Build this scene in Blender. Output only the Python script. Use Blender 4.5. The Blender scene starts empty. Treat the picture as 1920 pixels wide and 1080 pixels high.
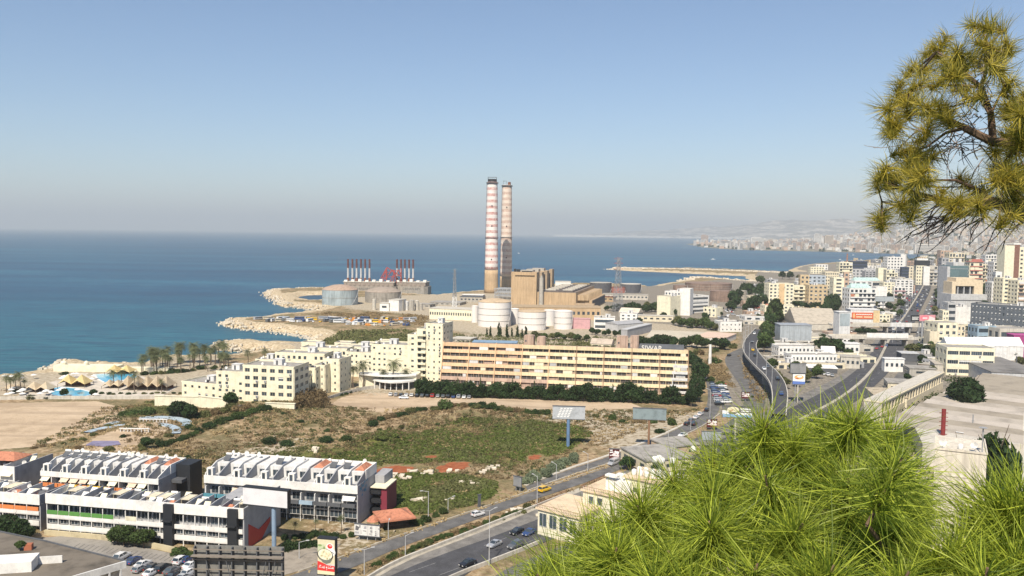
import bpy, math, random
import numpy as np
from mathutils import Vector, Matrix, noise as mnoise
random.seed(7)
R = math.radians
S = bpy.context.scene
COL = S.collection
# ------------------------------------------------------------------ camera
CAMZ = 80.0
F = 1600.0                      # focal length in photograph pixels (1920 wide)
ROLL = math.atan(0.0122)
HY = 425 + 0.0122 * 960         # horizon height at the centre column
PITCH = math.atan((540 - HY) / F)
cam_d = bpy.data.cameras.new('camera'); cam = bpy.data.objects.new('camera', cam_d); COL.objects.link(cam)
cam_d.sensor_fit = 'HORIZONTAL'; cam_d.sensor_width = 36; cam_d.lens = 36 * F / 1920
cam_d.clip_start = 0.1; cam_d.clip_end = 200000
CM = Matrix.Translation((0, 0, CAMZ)) @ Matrix.Rotation(R(90) - PITCH, 4, 'X') @ Matrix.Rotation(ROLL, 4, 'Z')
cam.matrix_world = CM
S.camera = cam
CR = CM.to_3x3()
def ray(px, py):
    return CR @ Vector(((px - 960) / F, -(py - 540) / F, -1.0))
G0 = 4.0
def P(px, py, h=0.0):
    'world point under photo pixel at height h above the plain'
    d = ray(px, py); t = (G0 + h - CAMZ) / d.z
    return Vector((d.x * t, d.y * t, G0 + h))
def PS(px, py):
    return P(px, py, -G0)
def HT(p, py):
    'height above the plain at which a point over p shows at photo row py'
    lo, hi = -60.0, 900.0
    inv = CM.inverted()
    for _ in range(40):
        m = (lo + hi) / 2
        c = inv @ Vector((p.x, p.y, G0 + m)); yy = 540 + F * c.y / c.z
        if yy > py: lo = m
        else: hi = m
    return (lo + hi) / 2
def at_dist(px, py, D):
    d = ray(px, py); t = D / math.hypot(d.x, d.y)
    return Vector((0, 0, CAMZ)) + d * t
# ------------------------------------------------------------------ sky and sun
SUN_AZ = R(16); SUN_EL = R(50)      # light travels towards +y and a little to +x
W = bpy.data.worlds.new('World'); S.world = W; W.use_nodes = True
nt = W.node_tree; bg = nt.nodes['Background']
sky = nt.nodes.new('ShaderNodeTexSky'); sky.sky_type = 'NISHITA'; sky.sun_disc = False
sky.sun_elevation = SUN_EL; sky.sun_rotation = math.pi + SUN_AZ
sky.altitude = 80; sky.air_density = 1.0; sky.dust_density = 0.0; sky.ozone_density = 5.0
nt.links.new(sky.outputs[0], bg.inputs[0]); bg.inputs[1].default_value = 0.086
sl = bpy.data.lights.new('sun', 'SUN'); sl.energy = 5.0; sl.angle = R(0.5); sl.color = (1.0, 0.91, 0.77)
so = bpy.data.objects.new('sun', sl); COL.objects.link(so)
dl = Vector((math.sin(SUN_AZ) * math.cos(SUN_EL), math.cos(SUN_AZ) * math.cos(SUN_EL), -math.sin(SUN_EL)))
so.rotation_euler = dl.to_track_quat('-Z', 'Y').to_euler()
S.view_settings.view_transform = 'Standard'; S.view_settings.look = 'None'
S.view_settings.exposure = 0.5; S.view_settings.gamma = 1
S.cycles.max_bounces = 5; S.cycles.diffuse_bounces = 2; S.cycles.glossy_bounces = 2
S.cycles.transmission_bounces = 2; S.cycles.transparent_max_bounces = 8; S.cycles.volume_bounces = 1
S.cycles.volume_max_steps = 64
S.cycles.caustics_reflective = False; S.cycles.caustics_refractive = False
S.cycles.sample_clamp_indirect = 4
# ------------------------------------------------------------------ helpers
def link(o): COL.objects.link(o); return o
def tag(o, label=None, cat=None, group=None, kind=None):
    if label: o['label'] = label
    if cat: o['category'] = cat
    if group: o['group'] = group
    if kind: o['kind'] = kind
    return o
def empty(name, loc, rz, label, cat, group=None):
    o = bpy.data.objects.new(name, None); link(o); o.location = loc; o.rotation_euler = (0, 0, rz)
    return tag(o, label, cat, group)
def obj(name, me, parent=None, loc=None, rz=0, scale=None):
    o = bpy.data.objects.new(name, me); link(o)
    if parent is not None: o.parent = parent
    if loc is not None: o.location = loc
    if rz: o.rotation_euler = (0, 0, rz)
    if scale is not None: o.scale = scale if hasattr(scale, '__len__') else (scale,) * 3
    return o
KIDS = {}
def copy_tree(o, parent=None, depth=0):
    c = o.copy(); link(c)
    if parent is not None: c.parent = parent
    for ch in o.children: copy_tree(ch, c, depth + 1)
    return c
class MB:
    def __init__(s): s.v = []; s.f = []; s.m = []; s.mats = []; s.mi = 0
    def use(s, mat):
        if mat not in s.mats: s.mats.append(mat)
        s.mi = s.mats.index(mat); return s
    def face(s, *ps):
        b = len(s.v); s.v += [tuple(p) for p in ps]; s.f.append(tuple(range(b, b + len(ps)))); s.m.append(s.mi)
    def add(s, vs, fs):
        b = len(s.v); s.v += [tuple(p) for p in vs]
        for f in fs: s.f.append(tuple(b + i for i in f)); s.m.append(s.mi)
    def box(s, x0, x1, y0, y1, z0, z1):
        if x1 < x0: x0, x1 = x1, x0
        if y1 < y0: y0, y1 = y1, y0
        if z1 < z0: z0, z1 = z1, z0
        s.add([(x0, y0, z0), (x1, y0, z0), (x1, y1, z0), (x0, y1, z0), (x0, y0, z1), (x1, y0, z1), (x1, y1, z1), (x0, y1, z1)],
              [(0, 3, 2, 1), (4, 5, 6, 7), (0, 1, 5, 4), (1, 2, 6, 5), (2, 3, 7, 6), (3, 0, 4, 7)]); return s
    def obox(s, c, dx, dy, dz, rz):
        cs, sn = math.cos(rz), math.sin(rz); vs = []
        for z in (0, dz):
            for x, y in ((-dx/2, -dy/2), (dx/2, -dy/2), (dx/2, dy/2), (-dx/2, dy/2)):
                vs.append((c[0] + x*cs - y*sn, c[1] + x*sn + y*cs, c[2] + z))
        s.add(vs, [(0, 3, 2, 1), (4, 5, 6, 7), (0, 1, 5, 4), (1, 2, 6, 5), (2, 3, 7, 6), (3, 0, 4, 7)]); return s
    def prism(s, poly, z0, z1):
        n = len(poly); a = sum(poly[i][0]*poly[(i+1) % n][1] - poly[(i+1) % n][0]*poly[i][1] for i in range(n))
        if a < 0: poly = poly[::-1]
        vs = [(p[0], p[1], z0) for p in poly] + [(p[0], p[1], z1) for p in poly]
        fs = [tuple(range(n))[::-1], tuple(range(n, 2*n))] + [(i, (i+1) % n, n+(i+1) % n, n+i) for i in range(n)]
        s.add(vs, fs); return s
    def tube(s, p0, p1, r0, r1=None, n=6, caps=True):
        r1 = r0 if r1 is None else r1
        p0 = Vector(p0); p1 = Vector(p1); d = (p1 - p0)
        if d.length < 1e-6: return s
        d.normalize(); a = d.orthogonal().normalized(); b = d.cross(a)
        vs = []
        for p, r in ((p0, r0), (p1, r1)):
            for i in range(n):
                t = 2*math.pi*i/n; vs.append(p + (a*math.cos(t) + b*math.sin(t))*r)
        fs = [(i, (i+1) % n, n+(i+1) % n, n+i) for i in range(n)]
        if caps: fs += [tuple(range(n))[::-1], tuple(range(n, 2*n))]
        s.add(vs, fs); return s
    def lathe(s, c, prof, n=24):
        vs = []; k = len(prof)
        for r, z in prof:
            for i in range(n):
                t = 2*math.pi*i/n; vs.append((c[0]+r*math.cos(t), c[1]+r*math.sin(t), c[2]+z))
        fs = []
        for j in range(k-1):
            for i in range(n): fs.append((j*n+i, j*n+(i+1) % n, (j+1)*n+(i+1) % n, (j+1)*n+i))
        fs.append(tuple(range((k-1)*n, k*n))); fs.append(tuple(range(n))[::-1])
        s.add(vs, fs); return s
    def gable(s, x0, x1, y0, y1, z0, z1, axis='x', hip=0.0):
        if axis == 'x':
            ym = (y0+y1)/2
            s.add([(x0, y0, z0), (x1, y0, z0), (x1, y1, z0), (x0, y1, z0), (x0+hip, ym, z1), (x1-hip, ym, z1)],
                  [(0, 1, 5, 4), (2, 3, 4, 5), (1, 2, 5), (3, 0, 4), (0, 3, 2, 1)])
        else:
            xm = (x0+x1)/2
            s.add([(x0, y0, z0), (x1, y0, z0), (x1, y1, z0), (x0, y1, z0), (xm, y0+hip, z1), (xm, y1-hip, z1)],
                  [(1, 2, 5, 4), (3, 0, 4, 5), (0, 1, 4), (2, 3, 5), (0, 3, 2, 1)])
        return s
    def mesh(s, name, smooth=False):
        me = bpy.data.meshes.new(name); me.from_pydata(s.v, [], s.f); me.update()
        for m in s.mats: me.materials.append(m)
        if len(s.mats) > 1: me.polygons.foreach_set('material_index', s.m)
        if smooth: me.polygons.foreach_set('use_smooth', [True]*len(me.polygons))
        return me
    def build(s, name, parent=None, smooth=False, loc=None, rz=0):
        if not s.f: return None
        return obj(name, s.mesh(name, smooth), parent, loc, rz)
# ------------------------------------------------------------------ materials
MATS = {}
def new_mat(name):
    m = bpy.data.materials.new(name); m.use_nodes = True
    return m, m.node_tree, m.node_tree.nodes['Principled BSDF']
def N(t, kind, **kw):
    n = t.nodes.new(kind)
    for k, v in kw.items():
        if k.startswith('i_'):
            key = k[2:]; n.inputs[int(key) if key.isdigit() else key].default_value = v
        else: setattr(n, k, v)
    return n
def mixc(t, fac, a, b, blend='MIX'):
    n = t.nodes.new('ShaderNodeMix'); n.data_type = 'RGBA'; n.blend_type = blend
    for sock, val in ((n.inputs[0], fac), (n.inputs[6], a), (n.inputs[7], b)):
        if hasattr(val, 'is_linked') or hasattr(val, 'links'): t.links.new(val, sock)
        elif isinstance(val, (int, float)): sock.default_value = val
        else: sock.default_value = (*val[:3], 1)
    return n.outputs[2]
def ramp(t, sock, stops):
    n = t.nodes.new('ShaderNodeValToRGB'); t.links.new(sock, n.inputs[0]); e = n.color_ramp.elements
    while len(e) < len(stops): e.new(0.5)
    for i, (p, c) in enumerate(stops):
        e[i].position = p; e[i].color = (*(c if hasattr(c, '__len__') else (c, c, c)), 1)
    return n.outputs[0]
def surf(rgb, rough=0.85, var=0.18, scale=0.35, metal=0.0, streak=0.0, spec=0.3, fine=True):
    'a painted, plastered or rendered surface with blotches, grain and rain streaks'
    key = (tuple(round(c, 3) for c in rgb), rough, var, scale, metal, streak)
    if key in MATS: return MATS[key]
    m, t, b = new_mat('surface'); MATS[key] = m
    tc = N(t, 'ShaderNodeTexCoord').outputs['Object']
    n1 = N(t, 'ShaderNodeTexNoise', i_Scale=scale, i_Detail=6.0, i_Roughness=0.65); t.links.new(tc, n1.inputs['Vector'])
    dark = tuple(c*(1-var*1.6) for c in rgb); lite = tuple(min(1, c*(1+var*0.45)) for c in rgb)
    c = ramp(t, n1.outputs[0], [(0.3, dark), (0.52, rgb), (0.75, lite)])
    if streak:
        mp = N(t, 'ShaderNodeMapping', i_Scale=(1.3, 1.3, 0.07)); t.links.new(tc, mp.inputs[0])
        n2 = N(t, 'ShaderNodeTexNoise', i_Scale=1.0, i_Detail=3.0); t.links.new(mp.outputs[0], n2.inputs['Vector'])
        f = ramp(t, n2.outputs[0], [(0.45, 0.0), (0.72, 1.0)])
        c = mixc(t, f, c, tuple(x*(1-streak) for x in rgb))
    t.links.new(c, b.inputs['Base Color']); b.inputs['Roughness'].default_value = rough
    b.inputs['Metallic'].default_value = metal; b.inputs['Specular IOR Level'].default_value = spec
    return m
def plain(rgb, rough=0.6, metal=0.0, spec=0.4):
    return surf(rgb, rough, 0.06, 1.5, metal, 0.0, spec)
def glassm(rgb=(0.025, 0.035, 0.045), rough=0.12):
    key = ('glass', rgb, rough)
    if key in MATS: return MATS[key]
    m, t, b = new_mat('dark_glass'); MATS[key] = m
    oi = N(t, 'ShaderNodeObjectInfo')
    c = mixc(t, oi.outputs['Random'], rgb, tuple(min(1, x*2.2+0.01) for x in rgb))
    t.links.new(c, b.inputs['Base Color']); b.inputs['Roughness'].default_value = rough
    b.inputs['Specular IOR Level'].default_value = 0.5
    return m
def bands(rgb_a, rgb_b, n, off=0.5, wear=0.5, height=1.0, rough=0.85, width=0.5):
    'horizontal painted bands along object z, worn'
    m, t, b = new_mat('painted_bands')
    tc = N(t, 'ShaderNodeTexCoord').outputs['Object']
    sx = N(t, 'ShaderNodeSeparateXYZ'); t.links.new(tc, sx.inputs[0])
    mu = N(t, 'ShaderNodeMath', operation='MULTIPLY_ADD', i_1=n/height, i_2=off); t.links.new(sx.outputs[2], mu.inputs[0])
    fr = N(t, 'ShaderNodeMath', operation='FRACT'); t.links.new(mu.outputs[0], fr.inputs[0])
    ls = N(t, 'ShaderNodeMath', operation='LESS_THAN', i_1=width); t.links.new(fr.outputs[0], ls.inputs[0])
    nz = N(t, 'ShaderNodeTexNoise', i_Scale=0.5, i_Detail=7.0, i_Roughness=0.75); t.links.new(tc, nz.inputs['Vector'])
    f = ramp(t, nz.outputs[0], [(0.35, 1.0), (0.6, 1.0-wear)])
    mm = N(t, 'ShaderNodeMath', operation='MULTIPLY'); t.links.new(ls.outputs[0], mm.inputs[0]); t.links.new(f, mm.inputs[1])
    n3 = N(t, 'ShaderNodeTexNoise', i_Scale=0.2, i_Detail=6.0); t.links.new(tc, n3.inputs['Vector'])
    a2 = mixc(t, ramp(t, n3.outputs[0], [(0.35, 0.0), (0.75, 1.0)]), rgb_a, tuple(x*0.75 for x in rgb_a))
    t.links.new(mixc(t, mm.outputs[0], a2, rgb_b), b.inputs['Base Color']); b.inputs['Roughness'].default_value = rough
    return m
WHITE = (0.74, 0.72, 0.68)
M = dict(
    white=surf((0.76, 0.74, 0.70), streak=0.12), white2=surf((0.68, 0.67, 0.65), streak=0.2), grey=surf((0.36, 0.36, 0.37), streak=0.15),
    lgrey=surf((0.50, 0.50, 0.50), streak=0.2), dgrey=surf((0.10, 0.105, 0.115)), black=plain((0.02, 0.022, 0.026)),
    cream=surf((0.78, 0.72, 0.54), streak=0.12), cream2=surf((0.70, 0.62, 0.46), streak=0.2), conc=surf((0.42, 0.39, 0.34), streak=0.3),
    lconc=surf((0.55, 0.51, 0.44), streak=0.25), metal=surf((0.30, 0.31, 0.32), 0.5, metal=0.3), steel=surf((0.45, 0.46, 0.47), 0.45, metal=0.4),
    red=plain((0.45, 0.05, 0.04)), tile=surf((0.48, 0.20, 0.12), var=0.3, scale=1.2), rust=surf((0.20, 0.08, 0.05), var=0.3),
    glass=glassm(), bark=surf((0.16, 0.12, 0.09), var=0.3, scale=3), orange=plain((0.66, 0.22, 0.07)), yellow=plain((0.80, 0.52, 0.04)),
    green=plain((0.10, 0.26, 0.06)), teal=plain((0.08, 0.25, 0.32)), blue=plain((0.07, 0.20, 0.42)), roofgrey=surf((0.33, 0.31, 0.28), var=0.3),
    roofbrown=surf((0.17, 0.145, 0.115), var=0.35, scale=0.15), pinkm=surf((0.55, 0.32, 0.33)), water=glassm((0.05, 0.3, 0.5)),
)
def ordn(i):
    w = ['first', 'second', 'third', 'fourth', 'fifth', 'sixth', 'seventh', 'eighth', 'ninth', 'tenth', 'eleventh', 'twelfth',
         'thirteenth', 'fourteenth', 'fifteenth', 'sixteenth', 'seventeenth', 'eighteenth', 'nineteenth', 'twentieth']
    if i < 20: return w[i]
    tens = {2: 'twenty', 3: 'thirty', 4: 'forty', 5: 'fifty', 6: 'sixty', 7: 'seventy', 8: 'eighty', 9: 'ninety'}
    k = i + 1
    if k < 100:
        return (tens[k//10][:-1] + 'ieth') if k % 10 == 0 else tens[k//10] + '-' + w[k % 10 - 1]
    return 'hundred-' + (ordn(k - 101) if k > 100 else 'th')
# ------------------------------------------------------------------ sea, land, far hills
def coast(pts): return [tuple(PS(x, y)[:2]) for x, y in pts]
LAND = coast([(-250, 745), (-60, 716), (0, 709), (50, 706), (84, 702), (94, 692), (100, 684), (130, 681), (160, 684), (195, 687), (250, 688),
    (270, 681), (330, 673), (400, 672), (440, 669), (480, 665), (500, 663), (475, 659), (440, 658), (405, 657), (391, 652), (402, 647),
    (450, 643), (500, 646), (565, 648), (585, 643), (592, 636), (575, 629), (537, 625), (500, 620), (450, 616), (422, 613), (417, 607),
    (430, 602), (475, 600), (500, 595), (545, 592), (580, 587), (600, 582), (563, 577), (532, 575), (517, 571), (520, 564), (506, 559), (496, 553),
    (503, 546), (542, 544), (605, 542), (650, 543), (700, 547), (760, 553), (805, 557), (830, 555), (860, 551), (905, 548), (960, 544),
    (1010, 538), (1050, 534), (1100, 534), (1150, 535), (1200, 537), (1217, 540), (1238, 535), (1278, 529), (1290, 522), (1313, 521), (1363, 526),
    (1413, 530), (1432, 531), (1408, 526), (1396, 520), (1400, 518), (1330, 515), (1250, 511), (1180, 508), (1146, 505.5), (1160, 503.5), (1180, 504), (1297, 504.5),
    (1400, 508), (1440, 510), (1476, 512), (1500, 512), (1476, 507.5), (1495, 501), (1520, 497), (1560, 494), (1595, 490), (1650, 489), (1700, 487),
    (1740, 484), (1768, 480), (1763, 477.5), (1682, 476), (1590, 473), (1500, 471), (1413, 469), (1360, 467), (1317, 464), (1305, 461), (1288, 458), (1310, 456.8),
    (1345, 455), (1400, 452.5), (1500, 452), (1600, 453)])
LAND += [(9000, 14000), (16000, 11000), (16000, -400), (-500, -400), (-520, 150)]
POND = coast([(557, 557), (580, 553.5), (606, 553), (608, 564), (590, 567), (570, 563)])
def sdist(poly, X, Y):
    'signed distance to polygon (positive inside)'
    d = np.full(X.shape, 1e18); inside = np.zeros(X.shape, bool); n = len(poly)
    for i in range(n):
        x0, y0 = poly[i]; x1, y1 = poly[(i+1) % n]; dx, dy = x1-x0, y1-y0
        t = np.clip(((X-x0)*dx + (Y-y0)*dy) / (dx*dx+dy*dy+1e-9), 0, 1)
        d = np.minimum(d, (X-x0-t*dx)**2 + (Y-y0-t*dy)**2)
        c = ((y0 > Y) != (y1 > Y)); xi = x0 + (Y-y0)*dx/(dy if abs(dy) > 1e-9 else 1e-9)
        inside ^= c & (X < xi)
    d = np.sqrt(d); return np.where(inside, d, -d)
def vnoise(X, Y, s, seed=0):
    'smooth value noise'
    rng = np.random.RandomState(seed); T = rng.rand(256, 256)
    x = X/s; y = Y/s; xi = np.floor(x).astype(int); yi = np.floor(y).astype(int); fx = x-xi; fy = y-yi
    fx = fx*fx*(3-2*fx); fy = fy*fy*(3-2*fy)
    g = lambda a, b: T[a % 256, b % 256]
    return (g(xi, yi)*(1-fx)+g(xi+1, yi)*fx)*(1-fy) + (g(xi, yi+1)*(1-fx)+g(xi+1, yi+1)*fx)*fy - 0.5
def sstep(a, b, x):
    t = np.clip((x-a)/(b-a), 0, 1); return t*t*(3-2*t)
def poly2(pts): return [tuple(P(x, y)[:2]) for x, y in pts]
# mounds of earth in the waste ground: centre pixel, radius, height
MOUNDS = [(735, 822, 9, 2.6), (700, 826, 6, 1.6), (905, 772, 22, 2.0), (870, 774, 14, 1.8), (540, 765, 24, 2.6), (480, 790, 22, 1.6), (420, 800, 16, 1.2), (250, 798, 18, 0.8),
          (1170, 745, 10, 2.4), (560, 800, 20, 1.2), (455, 772, 14, 1.5)]
MW = [(*P(x, y)[:2], r, h) for x, y, r, h in MOUNDS]
RIDGE_U = [0.10, 0.20, 0.24, 0.30, 0.36, 0.42, 0.48, 0.6, 0.8, 1.2]
RIDGE_H = [0, 6, 34, 70, 130, 225, 280, 300, 300, 290]
def terrain_z(X, Y, sd):
    D = np.hypot(X, Y); U = X/np.maximum(Y, 1)
    z = -3 + 3.0*sstep(-9, 0, sd) + 4.0*sstep(0, 9, sd)
    for mx, my, r, h in MW:
        z = z + h*np.exp(-((X-mx)**2+(Y-my)**2)/(r*r*0.6))*(sd > 8)
    field = FIELD_D(X, Y)
    z = z + sstep(0, 12, field)*(vnoise(X, Y, 14, 3)*0.9 + vnoise(X, Y, 5, 4)*0.45)
    z = z + (sd > 0)*(sd < 40)*sstep(900, 400, D)*0
    rough = sstep(0, 6, sd)*sstep(60, 25, sd)
    z = z + rough*vnoise(X, Y, 7, 5)*1.2
    R_ = np.interp(U, RIDGE_U, RIDGE_H)
    far = sstep(4600, 11500, D)*sstep(0, 3500, sd)
    inl = sstep(0, 900, sd)*sstep(3600, 5200, D)
    z = z + (R_*far*1.0 + 18*inl*(R_/300+0.2)) * (1+0.5*vnoise(X, Y, 900, 6)) + inl*vnoise(X, Y, 500, 8)*30*sstep(0, 1500, sd)
    # the hill on the right behind the town, and the camera's own hillside
    z = z + 150*sstep(0.50, 0.95, U)*sstep(500, 2200, D)*(Y > 0)
    z = z + np.maximum(0, 70 - 0.62*D)*(D < 140)
    return z
FIELD = poly2([(190, 765), (420, 745), (640, 765), (1290, 770), (1330, 762), (1100, 845), (960, 905), (860, 955), (780, 965), (720, 960), (700, 900),
               (540, 890), (380, 900), (300, 870), (180, 850), (60, 835), (150, 790)])
def FIELD_D(X, Y): return sdist(FIELD, X, Y)
nr, nc = 620, 560
rr = np.exp(np.linspace(math.log(14), math.log(14500), nr)); uu = np.linspace(-1.25, 1.35, nc)
YY = np.repeat(rr, nc).reshape(nr, nc); UU = np.tile(uu, (nr, 1)); UU = np.sign(UU)*(np.abs(UU)**1.15)
XX = YY*UU; YY = YY - 12
SD = sdist(LAND, XX, YY)
jit = vnoise(XX, YY, 9, 1)*5 + vnoise(XX, YY, 3, 2)*2.0
SD = SD + jit*sstep(3000, 1500, YY)
SD = np.minimum(SD, -sdist(POND, XX, YY))
ZZ = terrain_z(XX, YY, SD)
def gz(x, y):
    'ground height from the terrain grid'
    j = np.searchsorted(rr, y+12); j = min(max(j, 1), nr-1); row = XX[j]
    i = np.searchsorted(row, x); i = min(max(i, 1), nc-1); return float(ZZ[j, i])
keep = SD > -14
idx = -np.ones((nr, nc), int)
cell = keep[:-1, :-1] | keep[1:, :-1] | keep[:-1, 1:] | keep[1:, 1:]
need = np.zeros((nr, nc), bool)
need[:-1, :-1] |= cell; need[1:, :-1] |= cell; need[:-1, 1:] |= cell; need[1:, 1:] |= cell
idx[need] = np.arange(need.sum())
co = np.stack([XX[need], YY[need], ZZ[need]], 1)
q = np.stack([idx[:-1, :-1][cell], idx[:-1, 1:][cell], idx[1:, 1:][cell], idx[1:, :-1][cell]], 1)
me = bpy.data.meshes.new('ground'); me.vertices.add(len(co)); me.vertices.foreach_set('co', co.ravel().astype(np.float32))
me.loops.add(q.size); me.loops.foreach_set('vertex_index', q.ravel().astype(np.int32))
me.polygons.add(len(q)); me.polygons.foreach_set('loop_start', (np.arange(len(q))*4).astype(np.int32)); me.polygons.foreach_set('loop_total', np.full(len(q), 4, np.int32))
me.update(calc_edges=True); me.polygons.foreach_set('use_smooth', [True]*len(q))
# ground cover masks: one float attribute per kind of cover
def cover(name, polys, soft=7.0):
    m = np.zeros(len(co))
    for p in polys: m = np.maximum(m, np.clip(0.5 + sdist(p, co[:, 0], co[:, 1])/(2*soft), 0, 1))
    a = me.attributes.new(name, 'FLOAT', 'POINT'); a.data.foreach_set('value', m.astype(np.float32))
GREEN_P = [poly2(p) for p in [
    [(640, 838), (700, 815), (790, 812), (870, 788), (1000, 790), (1090, 800), (1110, 815), (1060, 850), (990, 862), (960, 875), (880, 868), (720, 872), (660, 885), (560, 886), (500, 876), (510, 852), (580, 838)],
    [(690, 890), (760, 885), (860, 892), (930, 905), (925, 930), (880, 948), (800, 962), (740, 968), (700, 945)],
    [(210, 778), (260, 755), (330, 752), (390, 760), (330, 778), (230, 785)]]]
SAND_P = [poly2(p) for p in [
    [(-300, 770), (0, 756), (180, 752), (235, 765), (225, 790), (170, 815), (60, 838), (-100, 850), (-400, 850)],
    [(640, 745), (700, 735), (800, 745), (1000, 748), (1180, 755), (1210, 765), (1090, 770), (900, 768), (760, 775), (680, 770), (620, 762)],
    [(-100, 712), (80, 705), (170, 712), (160, 735), (60, 740), (-100, 742)],
    [(190, 815), (320, 785), (330, 800), (240, 845), (120, 850)]]]
RED_P = [poly2(p) for p in [[(703, 880), (740, 874), (780, 877), (772, 886), (710, 890)], [(817, 878), (845, 868), (880, 868), (876, 882), (825, 886)],
    [(795, 855), (822, 853), (820, 860), (797, 861)], [(990, 855), (1015, 853), (1012, 862), (992, 863)]]]
PALE_P = [poly2(p) for p in [[(470, 850), (500, 835), (560, 826), (560, 838), (500, 856)], [(620, 1000), (660, 985), (690, 1000), (620, 1040), (560, 1048)],
    [(740, 705), (830, 700), (830, 730), (700, 738), (650, 730)], [(1000, 770), (1330, 775), (1250, 805), (1180, 850)],
    [(1550, 820), (1760, 700), (1960, 700), (1960, 1100), (1500, 1100)], [(860, 630), (1000, 600), (1350, 600), (1350, 650), (900, 660)],
    [(400, 640), (420, 655), (600, 655), (590, 640)], [(-20, 700), (420, 660), (420, 740), (-20, 745)],
    [(600, 560), (1140, 540), (1150, 620), (900, 628), (820, 615), (780, 590), (660, 580)]]]
URB_P = [poly2(p) for p in [[(1340, 780), (1390, 640), (1380, 560), (1430, 500), (1800, 485), (2400, 520), (2600, 900), (1700, 780), (1480, 760)],
    [(1120, 545), (1400, 520), (1400, 620), (1150, 600)]]]
cover('green', GREEN_P, 13); cover('sand', SAND_P, 3); cover('red', RED_P, 2.0); cover('pale', PALE_P, 16); cover('urban', URB_P, 14)
a = me.attributes.new('shore', 'FLOAT', 'POINT'); a.data.foreach_set('value', (1-sstep(10, 26, SD[need])).astype(np.float32))
a = me.attributes.new('far', 'FLOAT', 'POINT'); a.data.foreach_set('value', sstep(2500, 4000, np.hypot(co[:, 0], co[:, 1])).astype(np.float32))
gm, t, b = new_mat('earth_and_grass'); me.materials.append(gm)
tc = N(t, 'ShaderNodeNewGeometry').outputs['Position']
def nz(s, d=6.0, r=0.65):
    n = N(t, 'ShaderNodeTexNoise', i_Scale=s, i_Detail=d, i_Roughness=r); t.links.new(tc, n.inputs['Vector']); return n.outputs[0]
na, nb, nc_, nd = nz(0.08), nz(0.5), nz(2.2, 4), nz(0.02)
def mask(name, k=0.9, lo=0.46, hi=0.54):
    a = N(t, 'ShaderNodeAttribute', attribute_name=name).outputs['Fac']
    m1 = N(t, 'ShaderNodeMath', operation='MULTIPLY_ADD', i_1=k, i_2=-k/2); t.links.new(nb, m1.inputs[0])
    m2 = N(t, 'ShaderNodeMath', operation='ADD'); t.links.new(a, m2.inputs[0]); t.links.new(m1.outputs[0], m2.inputs[1])
    return ramp(t, m2.outputs[0], [(lo, 0.0), (hi, 1.0)])
dry = ramp(t, nb, [(0.30, (0.13, 0.09, 0.05)), (0.45, (0.27, 0.19, 0.11)), (0.58, (0.40, 0.30, 0.185)), (0.75, (0.52, 0.41, 0.27))])
dry = mixc(t, ramp(t, na, [(0.42, 0.0), (0.6, 0.85)]), dry, ramp(t, nc_, [(0.35, (0.07, 0.075, 0.03)), (0.65, (0.20, 0.17, 0.09))]))
grn = ramp(t, nc_, [(0.3, (0.045, 0.058, 0.015)), (0.5, (0.11, 0.125, 0.032)), (0.7, (0.24, 0.20, 0.08))])
grn = mixc(t, ramp(t, na, [(0.44, 0.0), (0.58, 0.85)]), grn, (0.27, 0.20, 0.10))
c = mixc(t, mask('green', 1.7, .44, .60), dry, grn)
snd = ramp(t, na, [(0.3, (0.36, 0.27, 0.18)), (0.5, (0.50, 0.385, 0.265)), (0.7, (0.56, 0.44, 0.31))])
snd = mixc(t, ramp(t, nb, [(0.52, 0.0), (0.75, 0.5)]), snd, (0.36, 0.27, 0.19))
mpt = N(t, 'ShaderNodeMapping', i_Scale=(.012, .16, 1), i_Rotation=(0, 0, R(-12))); t.links.new(tc, mpt.inputs[0]); ntk = N(t, 'ShaderNodeTexNoise', i_Scale=1.0, i_Detail=5.0); t.links.new(mpt.outputs[0], ntk.inputs['Vector'])
snd = mixc(t, ramp(t, ntk.outputs[0], [(0.52, 0.0), (0.64, 0.55)]), snd, (0.33, 0.25, 0.175))
c = mixc(t, mask('sand', 0.5), c, snd)
pal = ramp(t, nb, [(0.3, (0.24, 0.19, 0.13)), (0.5, (0.40, 0.34, 0.25)), (0.72, (0.52, 0.46, 0.36))])
c = mixc(t, mask('pale', 1.9, .42, .58), c, pal)
c = mixc(t, mask('red', 1.0), c, ramp(t, nb, [(0.3, (0.22, 0.06, 0.025)), (0.7, (0.38, 0.14, 0.07))]))
urb = ramp(t, nb, [(0.3, (0.10, 0.09, 0.075)), (0.5, (0.22, 0.195, 0.16)), (0.7, (0.36, 0.32, 0.26))])
c = mixc(t, mask('urban', 0.8), c, urb)
rock = ramp(t, nb, [(0.33, (0.22, 0.16, 0.10)), (0.5, (0.50, 0.40, 0.26)), (0.68, (0.64, 0.55, 0.40))])
c = mixc(t, mask('shore', 0.6), c, rock)
farc = ramp(t, nd, [(0.35, (0.10, 0.10, 0.075)), (0.55, (0.22, 0.20, 0.15)), (0.7, (0.34, 0.30, 0.23))])
c = mixc(t, mask('far', 0.2), c, farc)
t.links.new(c, b.inputs['Base Color']); b.inputs['Roughness'].default_value = 0.95; b.inputs['Specular IOR Level'].default_value = 0.1
bp = N(t, 'ShaderNodeBump', i_Strength=0.9, i_Distance=0.5); t.links.new(nb, bp.inputs['Height']); t.links.new(bp.outputs[0], b.inputs['Normal'])
tag(obj('ground', me), kind='structure')
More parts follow.
